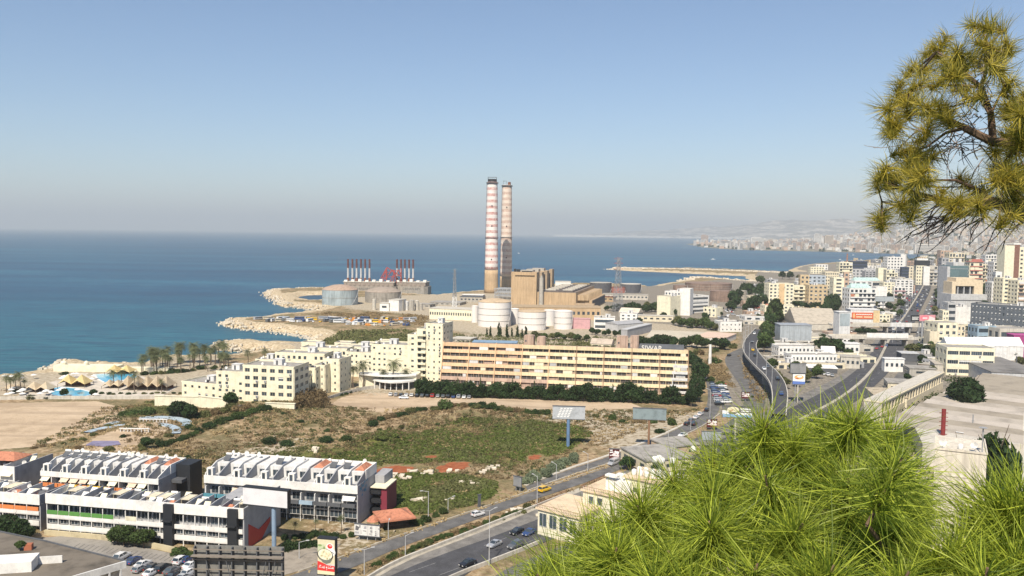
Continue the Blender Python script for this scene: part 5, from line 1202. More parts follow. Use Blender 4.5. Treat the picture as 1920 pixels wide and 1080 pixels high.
# flat brown roofed building in the lower left corner
q = [P(-60, 985, 7), P(84, 1015, 7), P(236, 1053, 7), P(150, 1078, 7), P(90, 1096, 7), P(-120, 1130, 7)]; c = q[0]
rb = empty('flat_roofed_building', (c.x, c.y, G0), 0, 'building with a wide flat brown roof in the lower left corner', 'building')
mb = MB(); mb.use(M['roofbrown']); pl = [(v.x-c.x, v.y-c.y) for v in q]; mb.prism(pl, 6.6, 7.0); mb.build('roof', rb)
mb = MB(); mb.use(M['lconc']); cx = sum(x for x, y in pl)/6; cy = sum(y for x, y in pl)/6; inn = [(cx+(x-cx)*.93, cy+(y-cy)*.93) for x, y in pl]; mb.prism(inn, -.3, 6.59); mb.build('wall', rb)
for k in (0, 1, 2, 3):
    x0, y0 = pl[k]; x1, y1 = pl[k+1]; dd = math.hypot(x1-x0, y1-y0); an = math.atan2(y1-y0, x1-x0); mb = MB(); mb.use(M['dgrey'] if k < 2 else M['white2']); mb.obox(((x0+x1)/2, (y0+y1)/2, 6.55 if k < 2 else 5.7), dd, .35, .7 if k < 2 else 1.5, an); mb.build('parapet', rb)
    if k >= 2:
        for i in range(int(dd/2.2)): f = (i+.5)/int(dd/2.2); mb = MB(); mb.use(M['white2']); mb.obox((x0+(x1-x0)*f, y0+(y1-y0)*f, -.3), .3, .5, 6.0, an); mb.build('column', rb)
p = P(22, 1058, 7.2)-c; mb = MB(); mb.use(M['white']); mb.obox((p.x, p.y-2, 6.9), 11, 5, 2.2, R(12)); mb.obox((p.x-1, p.y-4.6, 7.1), .8, .1, 1.2, R(12)); mb.obox((p.x+7, p.y+1.2, 6.9), 5, .3, 1.6, R(12)); mb.build('roof_room', rb)
p = P(54, 1030, 7)-c; mb = MB(); mb.use(surf((.38, .13, .07))); mb.obox((p.x, p.y, 6.95), 1.5, 1.3, 1.3, .2); mb.build('brick_chimney', rb)
p = P(38, 1032, 7); tree(0, 0, 0, 'small green shrub growing in a pot on the brown roof', 'mid', 'round', pos=p, width=2.4, name='potted_shrub', cat='plant')
# car park
flat('car_park', [(60, 1010), (120, 1006), (205, 1014), (345, 1043), (372, 1060), (400, 1120), (240, 1140), (60, 1060)], surf((.27, .25, .225), var=.2, scale=.3), .14, kind='structure')
flat('access_road', [(380, 1046), (560, 1030), (640, 1020), (600, 1060), (420, 1110)], surf((.30, .26, .21), var=.3), .11, kind='structure')
cw = [(84, 1003), (200, 1013), (270, 1024), (345, 1040)]; wall_along('stone_wall', cw, .5, 1.3, surf((.50, .43, .28), var=.25), 'low tan stone wall between the car park and the front town houses', 'wall')
mb = MB(); mb.use(surf((.15, .14, .13)))
for i in range(22):
    f = i/21; x, y = 150+190*f, 1016+26*f; a1, a2 = P(x, y+4), P(x-14, y+13); d = a2-a1; mb.obox(((a1.x+a2.x)/2, (a1.y+a2.y)/2, G0+.145), d.length, .22, .01, math.atan2(d.y, d.x))
tag(mb.build('bay_lines'), kind='structure')
def carpx(px, py, qx, qy, c, kind, label, group=None, small=False):
    a, b2 = P(px, py), P(qx, qy); d = b2-a; return car((px, py), math.atan2(d.y, d.x), c, kind, label, group, small)
for i, (px, py, c, k, l) in enumerate([(229, 1049, 'white', 'suv', 'white car at the far end of the car park row by the roof edge'), (250, 1056, 'blue', 'sedan', 'dark blue car behind the first white car in the car park'), (268, 1063, 'white', 'sedan', 'white car between the dark blue and black cars'),
        (262, 1072, 'silver', 'hatch', 'silver car at the lower left of the car park'), (286, 1069, 'black', 'sedan', 'black car in the middle of the car park cluster'), (306, 1071, 'black', 'suv', 'black tall car in the car park cluster, right of the first black car'), (284, 1079, 'white', 'sedan', 'white car at the bottom edge of the car park'),
        (322, 1075, 'grey', 'sedan', 'dark grey car right of the black cars'), (326, 1084, 'black', 'sedan', 'black car partly below the frame in the car park'), (340, 1056, 'white', 'suv', 'white car near the stone wall left of the billboard back'), (352, 1054, 'blue', 'hatch', 'dark blue car beside the white one near the stone wall'),
        (358, 1065, 'white', 'sedan', 'white car just left of the billboard back'), (355, 1078, 'white', 'hatch', 'small white car under the billboard back'), (344, 1088, 'silver', 'sedan', 'silver car at the bottom edge near the billboard back')]): carpx(px, py, px+16, py-9, c, k, l, 'cars in the lower left car park')
# ------------------------------------------------------------------ billboards
def board(label, px0, px1, ytop, ybot, foot, footx=None, yaw=0.0, pole=M['steel'], face=M['white2'], poles=1, t=.5, pr=.35, name='billboard', frame=M['dgrey'], D=None, deco=None):
    fx = footx or (px0+px1)/2; p = P(fx, foot) if D is None else pos_at(fx, D); Dd = p.y; zt = HT(p, ytop); zb = HT(p, ybot); w = (px1-px0)/F*math.hypot(p.x, p.y)/math.cos(yaw) if yaw else (px1-px0)/F*math.hypot(p.x, p.y); off = ((px0+px1)/2-fx)/F*Dd
    root = empty(name, p, yaw, label, 'billboard', 'roadside billboards')
    mb = MB(); mb.use(face); mb.box(off-w/2, off+w/2, -t/2-.06, -t/2-.001, zb, zt); mb.build('panel', root)
    mb = MB(); mb.use(frame); mb.box(off-w/2, off+w/2, -t/2, t/2, zb, zt); e = .15
    mb.box(off-w/2-e, off+w/2+e, -t/2-.12, t/2+.05, zt+.001, zt+.2); mb.box(off-w/2-e, off+w/2+e, -t/2-.12, t/2+.05, zb-.2, zb-.001); mb.build('frame', root)
    for i in range(poles):
        x = 0 if poles == 1 else off-w/2+w*(i+.5)/poles; mb = MB(); mb.use(pole); mb.tube((x, t/2+.051 if poles > 1 else 0, -.3), (x, t/2+.051 if poles > 1 else 0, zb-.2), pr, n=10); mb.build('pole', root)
    if deco: deco(root, off-w/2, off+w/2, zb, zt, -t/2-.062)
    return root
def blob(mb, cx, cz, rx, rz_, y, n=20, a=0):
    ps = []
    for i in range(n): tt = 2*math.pi*i/n; x, z = rx*math.cos(tt), rz_*math.sin(tt); ps.append((cx+x*math.cos(a)-z*math.sin(a), y, cz+x*math.sin(a)+z*math.cos(a)))
    mb.face(*ps)
def shapes(root, x0, x1, z0, z1, y, items, name='printed_picture'):
    for k, (m, *q) in enumerate(items):
        mb = MB(); mb.use(m); X = lambda u: x0+(x1-x0)*u; Z = lambda v: z0+(z1-z0)*v
        if q[0] == 'e': blob(mb, X(q[1]), Z(q[2]), q[3]*(x1-x0), q[4]*(z1-z0), y-.004*(k+1), 20, q[5] if len(q) > 5 else 0)
        else: mb.face(*[(X(u), y-.004*(k+1), Z(v)) for u, v in q[1:]])
        mb.build(name, root)
wm, rd, dk, cr, gn = plain((.8, .8, .78)), plain((.62, .04, .035)), plain((.03, .03, .03)), plain((.72, .66, .45)), plain((.22, .32, .12))
def food(root, x0, x1, z0, z1, y):
    it = [(plain((.66, .60, .42)), 'p', (0, .3), (1, .3), (1, 1), (0, 1)), (plain((.50, .55, .36)), 'p', (0, .55), (.45, .72), (.4, .86), (0, .84)), (gn, 'e', .13, .82, .12, .03), (gn, 'e', .38, .76, .06, .04),
          (wm, 'e', .82, .64, .22, .12), (wm, 'e', .72, .80, .22, .10), (rd, 'e', .72, .81, .15, .065), (plain((.75, .4, .4)), 'e', .75, .83, .09, .02), (dk, 'e', .78, .66, .28, .008, -.5), (dk, 'e', .44, .55, .47, .185, -.15), (plain((.17, .18, .15)), 'p', (.02, .50), (.86, .44), (.74, .34), (.5, .30), (.3, .34)),
          (plain((.78, .75, .58)), 'e', .44, .57, .42, .155, -.15)]
    for (u, v) in [(.3, .62), (.5, .6), (.62, .55), (.42, .52), (.55, .48), (.25, .54), (.7, .6), (.36, .66)]: it += [(cr, 'e', u, v, .11, .035, u*3), (plain((.55, .36, .22)), 'e', u+.03, v-.01, .035, .012)]
    for (u, v) in [(.34, .64), (.56, .45), (.72, .46), (.22, .53)]: it.append((gn, 'e', u, v, .03, .014))
    it += [(rd, 'p', (0, .09), (1, .09), (1, .26), (.6, .27), (.3, .33), (0, .38)), (cr, 'p', (0, 0), (1, 0), (1, .09), (.0, .11))]
    # white arabic style lettering in strokes
    for (u, v, w, h) in [(.08, .20, .16, .012), (.10, .235, .02, .05), (.16, .25, .05, .03), (.26, .19, .16, .012), (.30, .215, .02, .04), (.36, .205, .02, .07), (.41, .21, .015, .085), (.50, .21, .07, .03), (.54, .165, .015, .08), (.50, .25, .03, .012),
                         (.61, .185, .34, .012), (.63, .21, .015, .07), (.70, .20, .015, .04), (.76, .20, .015, .04), (.82, .20, .015, .04), (.88, .21, .05, .03), (.94, .20, .015, .06), (.74, .245, .06, .01)]:
        it.append((wm, 'p', (u, v-h/2), (u+w, v-h/2), (u+w, v+h/2), (u, v+h/2)))
    shapes(root, x0, x1, z0, z1, y, it)
board('tall billboard with a bowl of white food above a red band with white lettering', 598, 631, 1009, 1074, 1096, yaw=R(-10), D=183, pole=M['dgrey'], t=1.5, frame=M['black'], deco=food, poles=2, pr=.2)
board('blank white billboard on a blue pole in front of the middle town houses', 455, 543, 917, 948, 1030, 514, yaw=R(-15), pole=surf((.22, .30, .40)), face=surf((.66, .65, .66), var=.08), t=1.6, pr=.55, frame=M['black'])
def adv(root, x0, x1, z0, z1, y):
    g = plain((.12, .12, .13)); g2 = plain((.35, .35, .37)); it = [(g, 'p', (.03, .45), (.15, .42), (.2, .75), (.05, .9)), (g2, 'p', (.02, .12), (.18, .12), (.18, .32), (.02, .32)), (g, 'p', (.33, .4), (.47, .38), (.47, .46), (.34, .46)), (g2, 'p', (.36, .62), (.48, .62), (.48, .9), (.4, .85)), (g, 'p', (.2, .7), (.24, .7), (.24, .95), (.2, .95))]
    for i in range(3): it.append((g2, 'p', (.24, .15+.12*i), (.31, .15+.12*i), (.31, .19+.12*i), (.24, .19+.12*i)))
    for u in (.53, .69): it.append((g2, 'p', (u, 0), (u+.008, 0), (u+.008, 1), (u, 1)))
    for (u, v) in [(.63, .8), (.63, .72), (.64, .5), (.64, .4), (.6, .2), (.82, .45), (.83, .27), (.95, .75), (.82, .12)]: it += [(g, 'p', (u, v-.03), (u+.05, v-.03), (u+.05, v+.03), (u, v+.03)), (g2, 'p', (u+.05, v-.01), (u+.1, v-.01), (u+.1, v+.01), (u+.05, v+.01))]
    shapes(root, x0, x1, z0, z1, y, it)
board('wide white notice board with small grey printing before the middle town houses', 664, 713, 984, 1004, 1014, yaw=R(-12), pole=M['lgrey'], poles=3, pr=.08, t=.25, deco=adv)
board('grey white billboard with faint lettering on a thick blue pole in the green field', 1035, 1096, 762, 785, 838, 1065, yaw=R(-4), pole=surf((.13, .22, .36)), face=surf((.42, .44, .46), var=.2, scale=.6), t=.9, pr=.6, deco=lambda r, a, b2, c, d, y: shapes(r, a, b2, c, d, y, [(wm, 'p', (.14+.1*(i % 4)+.02*(i//4), .15+.13*(i//4)), (.21+.1*(i % 4)+.02*(i//4), .15+.13*(i//4)), (.21+.1*(i % 4)+.02*(i//4), .23+.13*(i//4)), (.14+.1*(i % 4)+.02*(i//4), .23+.13*(i//4))) for i in range(24)], 'faint_lettering'))
board('blank dark grey billboard on a rusty pole by the slip road', 1186, 1247, 766, 786, 840, 1216, yaw=R(-8), pole=surf((.26, .15, .09)), face=surf((.22, .27, .28), var=.25), t=.8, pr=.4)
def pink(root, x0, x1, z0, z1, y):
    wp = plain((.75, .62, .60)); it = [(wm, 'p', (.08, .82), (.32, .84), (.32, .95), (.08, .93)), (wm, 'p', (.05, .6), (.4, .64), (.4, .76), (.05, .72)), (wm, 'e', .6, .76, .1, .09), (wp, 'e', .62, .5, .34, .2, .4), (wm, 'e', .82, .68, .14, .13), (wm, 'p', (.08, .3), (.3, .34), (.3, .42), (.08, .4)), (wp, 'p', (.3, .3), (.95, .22), (.95, .45), (.3, .5)), (dk, 'e', .68, .5, .07, .04)]; shapes(root, x0, x1, z0, z1, y, it)
dr = surf((.10, .02, .02), var=.2)
board('small dark red advertising board with pale shapes in the road median', 1142, 1161, 842, 860, 868, yaw=R(-6), face=dr, pr=.12, t=.4, deco=pink)
board('small dark red board with pale shapes beside the road fork', 1325, 1344, 786, 801, 806, face=dr, pr=.12, t=.4, deco=pink)
board('small dark red board with pale shapes at the foot of the curved road wall', 1390, 1405, 735, 747, 752, face=dr, pr=.12, t=.4, deco=pink)
def blue_ad(root, x0, x1, z0, z1, y): shapes(root, x0, x1, z0, z1, y, [(wm, 'p', (0, .25), (.2, .25), (.3, .6), (0, .62)), (plain((.25, .42, .6)), 'p', (.02, 0), (1, 0), (1, .22), (.02, .3)), (cr, 'e', .36, .7, .2, .28), (plain((.5, .35, .2)), 'e', .3, .6, .08, .1, .5), (dk, 'e', .36, .42, .2, .04), (wm, 'p', (.6, .72), (.96, .7), (.96, .84), (.6, .86)), (wm, 'p', (.63, .55), (.95, .52), (.95, .62), (.63, .65)), (wm, 'p', (.42, .25), (1, .22), (1, .42), (.5, .44))])
board('billboard with food picture and a white and blue band at the edge of the pine', 1354, 1407, 762, 782, 824, 1378, yaw=R(-6), face=surf((.16, .15, .15)), pole=M['lconc'], deco=blue_ad, pr=.4)
board('upright colourful billboard with orange picture and blue foot right of the viaduct', 1485, 1507, 701, 720, 757, 1495, face=wm, pole=M['lconc'], pr=.3, deco=lambda r, a, b2, c, d, y: shapes(r, a, b2, c, d, y, [(plain((.70, .42, .16)), 'e', .5, .68, .38, .22), (wm, 'e', .55, .75, .2, .1), (plain((.12, .2, .5)), 'p', (0, 0), (1, 0), (1, .25), (0, .3)), (plain((.5, .08, .05)), 'e', .35, .55, .14, .05)]))
board('grey backed billboard between the road fork and the pine', 1315, 1350, 809, 825, 842, face=surf((.33, .36, .38), var=.2), pr=.2)
board('narrow dark board turned sideways on the dry verge', 896, 901, 928, 948, 953, yaw=R(30), face=M['dgrey'], pr=.15, t=.3)
board('small slanted dark framed board beside the grey bushes', 963, 978, 894, 911, 921, yaw=R(-35), face=M['metal'], poles=2, pr=.12, t=.3)
board('upright grey billboard seen above the colourful one right of the viaduct', 1480, 1508, 682, 699, 757, 1490, face=surf((.25, .25, .25), var=.3), pr=.2, t=.8)
board('bare white hoarding above the town street left of the highway', 1641, 1674, 556, 565, 592, 1655, face=surf((.36, .39, .40)), pr=.4)
board('small white billboard at the far end of the highway', 1763, 1771, 524.5, 534, 552, face=wm, pr=.4)
def pinks(root, x0, x1, z0, z1, y): shapes(root, x0, x1, z0, z1, y, [(plain((.74, .62, .60)), 'p', (.55, .1), (.97, .1), (.97, .5), (.62, .8)), (plain((.72, .2, .24)), 'e', .33, .5, .27, .42), (plain((.74, .6, .6)), 'p', (.2, .35), (.5, .35), (.5, .6), (.2, .6))])
board('pink and red hoarding on a tall grey pole beside the overpass', 1723, 1750, 590, 602, 641, 1728, face=surf((.62, .28, .30)), deco=pinks, pr=.7, pole=M['steel'])
board('dark hoarding with three white text lines left of the pink one', 1707, 1723, 591, 602, 640, 1722, face=M['black'], deco=lambda r, a, b2, c, d, y: shapes(r, a, b2, c, d, y, [(wm, 'p', (.1, .6-.2*i), (.9, .62-.2*i), (.9, .72-.2*i), (.1, .7-.2*i)) for i in range(3)], 'lettering'), pr=.3)
# the back of a big billboard in the bottom left
p = pos_at(448, 152); rt = empty('billboard', p, R(-2), 'large billboard seen from behind, grey panels on a rusty truss, at the bottom edge', 'billboard', 'roadside billboards'); zt = HT(p, 1026); w = 166/F*152
mb = MB(); mb.use(surf((.20, .195, .18), var=.25, scale=1.2)); mb.box(-w/2, w/2, .6, .75, zt-8.5, zt); mb.build('panel', rt)
for i in range(8): x = -w/2+.2+i*(w-.4)/7; mb = MB(); mb.use(M['dgrey']); mb.box(x-.1, x+.1, -.1, .59, zt-8.6, zt-.1); mb.build('upright', rt)
for z in (.5, 1.5, 2.3, 4.0, 6.0, 8.0): mb = MB(); mb.use(surf((.22, .19, .16))); mb.box(-w/2-.1, w/2+.2, -.2 if z != 1.5 else -.9, -.101, zt-z-.09, zt-z+.09); mb.build('rail', rt)
for x0, x1 in ((-5.5, -4.2), (-2, -.6), (5, 3.6), (6.6, 5.2)): mb = MB(); mb.use(M['dgrey']); mb.tube((x0, -.3, zt-2.3), (x1, -.3, zt-8), .07, n=4); mb.build('brace', rt)
mb = MB(); mb.use(M['dgrey']); mb.tube((0, .9, 0), (0, .9, zt-8.5), .6, n=12); mb.build('pole', rt)
# red roofed pavilion by the road
pv_, Lp, Hp = shed('low pavilion with an orange tiled hip roof beside the coastal road', (718, 998), (773, 991), 987, 7, M['white'], M['tile'], 0, 'pavilion', 'pavilion', h=3.0, over=.8); pv_.children[1].hide_render = False
bpy.data.objects.remove(pv_.children[1]); mb = MB(); mb.use(M['tile']); mb.gable(-.8, Lp+.8, -.8, 8, 3.01, 4.8, 'x', 3); mb.build('roof', pv_)
mb = MB(); mb.use(M['tile']); mb.lathe((-1.8, 3, 2.6), [(1.7, 0), (1.0, .9), (.1, 1.4)], 12); mb.build('round_roof', pv_)
# ------------------------------------------------------------------ cream building among the pine needles
def block(root, x0, x1, y0, y1, h, mat=M['cream'], rail=True, win=(), name='wall'):
    mb = MB(); mb.use(mat); mb.box(x0, x1, y0, y1, 0, h); mb.build(name, root)
    mb = MB(); mb.use(surf((.66, .52, .36))); mb.box(x0-.5, x1+.5, y0-.5, y1+.2, h+.001, h+.45); mb.build('roof_slab', root)
    if rail:
        mb = MB(); mb.use(M['rust'])
        for a, b2 in (((x0-.4, y0-.4), (x1+.4, y0-.4)), ((x0-.4, y0-.4), (x0-.4, y1))):
            n = int(math.hypot(b2[0]-a[0], b2[1]-a[1])/.5)
            for i in range(n+1): q = (a[0]+(b2[0]-a[0])*i/n, a[1]+(b2[1]-a[1])*i/n); mb.tube((*q, h+.45), (*q, h+1.35), .035, n=3)
            mb.tube((*a, h+1.35), (*b2, h+1.35), .05, n=4)
        mb.build('railing', root)
    for (x, z, w, hh) in win: obj('window', win_mesh(w, hh, 'white'), root, (x, y0, z))
a = P(1008, 1002); cb = empty('villa', a, R(-36), 'cream stepped villa with railed terraces half hidden behind the pine needles', 'villa')
block(cb, 0, 12, 0, 14, 6.6, win=[(1.6, 2.4, 2.2, 3.4), (4.6, 2.4, 2.2, 3.4), (7.6, 2.4, 2.2, 3.4), (10.4, 2.4, 1.8, 3.4)])
block(cb, 7, 21, 10.2, 22, 10.2, win=[(9.5, 7.2, 1.6, 2.0), (12.0, 7.2, 1.6, 2.0)])
mb = MB(); mb.use(M['white']); mb.box(12, 19, 13, 20, 10.7, 13.6); mb.box(12.2, 15.5, 12.2, 14, 14.4, 14.9); mb.build('roof_room', cb)
block(cb, 17, 33, 14, 24, 14.6, rail=False, win=[(20, 11.2, 1.4, 1.3), (25, 11.2, 1.4, 1.3), (29, 11.2, 1.4, 1.3), (25, 8, 1.4, 1.3), (20, 8, 1.4, 1.3)], name='upper_block')
for i in range(16): obj('water_tank', tank_mesh(M['white'], .65, 1.5), cb, (18.5+(i % 8)*1.8, 16+(i//8)*3, 15.05))
shed('low flat roofed cream house with rubble on its roof below the slip road', (1212, 888), (1300, 880), 864, 18, M['cream2'], M['roofgrey'], 3, 'house', 'house')
shed('small tan house with a parapet and a dark door beside the road median', (1256, 858), (1312, 852), 838, 12, surf((.50, .38, .26)), M['roofgrey'], 2, 'house', 'house')
rnd = random.Random(8)
for i, (x, y) in enumerate([(1228, 866), (1236, 864), (1241, 868), (1262, 868), (1300, 846)]): o = obj('water_tank', tank_mesh(M['white'], 1.0, 1.8), None, P(x, y, 4.2)); tag(o, '%s white plastic water tank from the left on the flat roofs beside the slip road' % ordn(i), 'water tank', 'roadside water tanks')
# ------------------------------------------------------------------ right hand industrial roofs
q = [P(1843, 701, 8), P(1935, 707, 8), P(1990, 760, 8), P(1990, 830, 8), P(1730, 830, 8), P(1701, 768, 8)]; c = q[5]; corr = surf((.40, .355, .30), var=.2, scale=.12)
fh = empty('factory_hall', (c.x, c.y, G0), 0, 'long factory hall with a stepped corrugated beige roof on the right', 'factory'); pl = [(v.x-c.x, v.y-c.y) for v in q]
mb = MB(); mb.use(M['lconc']); mb.prism(pl, -.3, 7.6); mb.build('wall', fh)
fd = (Vector((pl[0][0]-pl[5][0], pl[0][1]-pl[5][1], 0))); FLn = fd.length; fd.normalize(); sd2 = Vector((fd.y, -fd.x, 0)); cols2 = [corr, surf((.31, .27, .215), var=.2, scale=.12), surf((.45, .40, .345), var=.2, scale=.12)]
for i in range(16):
    y0 = -30+(FLn+30)*i/16; y1 = -30+(FLn+30)*(i+1)/16; mb = MB(); mb.use(cols2[(i*7) % 3] if i < 11 else cols2[1]); wd = 62 if i < 9 else 36+(16-i)*3; q0 = fd*y0; q1 = fd*y1; zz = 7.62
    mb.add([(*(q0)[:2], zz), (*(q0+sd2*wd)[:2], zz), (*(q1+sd2*wd)[:2], zz+.9), (*(q1)[:2], zz+.9), (*(q1+sd2*wd)[:2], zz), (*(q1)[:2], zz)], [(0, 1, 2, 3), (3, 2, 4, 5), (0, 3, 5), (1, 4, 2)]); mb.build('roof', fh)
    for k in range(0, int(wd), 8):
        if (i+k) % 3 == 0: m2 = MB(); m2.use(M['white2']); s0 = q0+sd2*(k+2)+fd*1.2; m2.obox((s0.x, s0.y, zz+.35), 2.5, .9, .12, math.atan2(sd2.y, sd2.x)); m2.build('skylight', fh)
def mast(px, foot, top, label, mat, r=.45, D=None, h0=0):
    p = pos_at(px, D) if D else P(px, foot); H = HT(p, top); root = empty('mast', p, 0, label, 'mast'); mb = MB(); mb.use(mat); mb.tube((0, 0, 0), (0, 0, H), r, n=8)
    for i in range(int(H/1.5)): mb.box(-r*2, r*2, -.08, .08, h0+i*1.5+.3, h0+i*1.5+.5) if h0+i*1.5 < H-.6 else None
    mb.build('pole', root)
mast(1766, 856, 767, 'dark red ribbed mast standing on the beige factory roof', surf((.20, .03, .03)), .75)
mast(1902, 760, 731, 'thin dark post at the right end of the factory roof', M['dgrey'], .3); mast(1905, 690, 668, 'thin dark post on the grey roof by the right edge', M['dgrey'], .35); mast(1822, 836, 777, 'slim grey post with a round top on the factory roof', M['metal'], .2)
def bigwall(label, px0, px1, top, D, depth, wall, floors=6):
    a = pos_at(px0, D); b2 = pos_at(px1, D); H = HT(a, top); L = (b2-a).length; root = empty('building', a, -math.atan2(a.x, a.y), label, 'building'); mb = MB(); mb.use(wall); mb.box(0, L, 0, depth, 0, H); mb.box(-.1, L+.1, -.12, -.001, H-6.2, H-5.9); mb.box(L/2-.1, L/2+.1, -.1, -.002, 0, H-6.3); mb.box(-.2, L+.2, -.2, .1, H+.001, H+.5); mb.box(-.2, .1, .11, depth, H+.001, H+.5); mb.box(L-.1, L+.2, .11, depth, H+.001, H+.5); mb.build('wall', root)
    obj('satellite_dish', dish_mesh(), root, (1.5, 1, H), .3, 1.4); obj('satellite_dish', dish_mesh(), root, (L-2.5, 2, H), -.3, 1.3); obj('water_tank', tank_mesh(M['white'], .6, 1.3), root, (L*.5, 3, H))
    m2 = MB(); m2.use(M['steel']); m2.tube((L-1, .5, H), (L-1, .5, H+6), .15, n=6); m2.lathe((L-1, .5, H+6), [(.2, 0), (1.0, .3), (.2, .5)], 10); m2.build('antenna', root)
    return root
bigwall('blank pale building with dishes and an antenna on top, between the pine and dark trees', 1745, 1841, 842, 228, 16, surf((.66, .60, .50), streak=.3))
bigwall('pale striped building cut by the right edge behind the pine', 1901, 1990, 808, 190, 18, surf((.64, .60, .52), streak=.3))
lw = empty('long_building', P(1660, 798), 0, 'long pale building with a row of dark window bays running beside the factory roof', 'building'); a, b2 = P(1652, 792), P(1768, 729); lw.location = a; d = b2-a; lw.rotation_euler.z = math.atan2(d.y, d.x); Ll = d.length
mb = MB(); mb.use(M['lconc']); mb.box(0, Ll, .6, 7, 0, 8); mb.use(M['cream2']); mb.box(0, Ll, 0, .599, 0, 3.5); mb.box(0, Ll, 0, .599, 7, 8.01); mb.box(-.2, Ll+.2, -.4, 7.2, 8.02, 8.5); mb.build('wall', lw); mb = MB(); mb.use(M['lconc']); mb.box(.3, Ll-.3, .3, 6.8, 8.501, 8.7); mb.build('roof', lw)
nb2 = 22
for i in range(nb2): u = Ll*(i+.5)/nb2; obj('window', win_mesh(Ll/nb2*.6, 3.3, 'dark'), lw, (u, .5, 3.6)); m2 = MB(); m2.use(M['cream2']); m2.box(u-Ll/nb2*.5, u-Ll/nb2*.3, 0, .55, 3.501, 6.999); m2.build('column', lw)
shed('low yard building with a beige rubble strewn roof left of the long bay windowed building', (1640, 765), (1700, 768), 742, 22, M['cream2'], surf((.45, .38, .28), var=.35), 3, 'building', 'building')
sc_, Ls, Ds, Hs = bld('yellowish two storey school like building with long window rows below white roof tents', (1774, 703), (1862, 706), top=652, D=18, floors=3, cols=12, style='strip', wall='cream', fh=.42, clutter=0, hut=False)
shed('wide dark grey sheet roofed hall at the right edge', (1858, 724), (1960, 728), 697, 60, M['lgrey'], surf((.20, .19, .18), var=.3, scale=.1), 0, 'hall', 'hall')
shed('low grey shed roof running down to the school like building', (1752, 700), (1790, 702), 682, 14, M['lconc'], surf((.42, .38, .33)), 0)
shed('low concrete yard building with a red door beside the highway', (1664, 735), (1715, 738), 717, 14, M['cream2'], M['roofgrey'], 2, 'building', 'building')
shed('roofless concrete block with a dark opening behind the red door building', (1705, 705), (1755, 707), 690, 12, M['conc'], M['roofgrey'], 1, 'building', 'building')
shed('dark red sided low roof among the concrete blocks', (1722, 690), (1755, 692), 682, 8, M['rust'], M['conc'], 0)
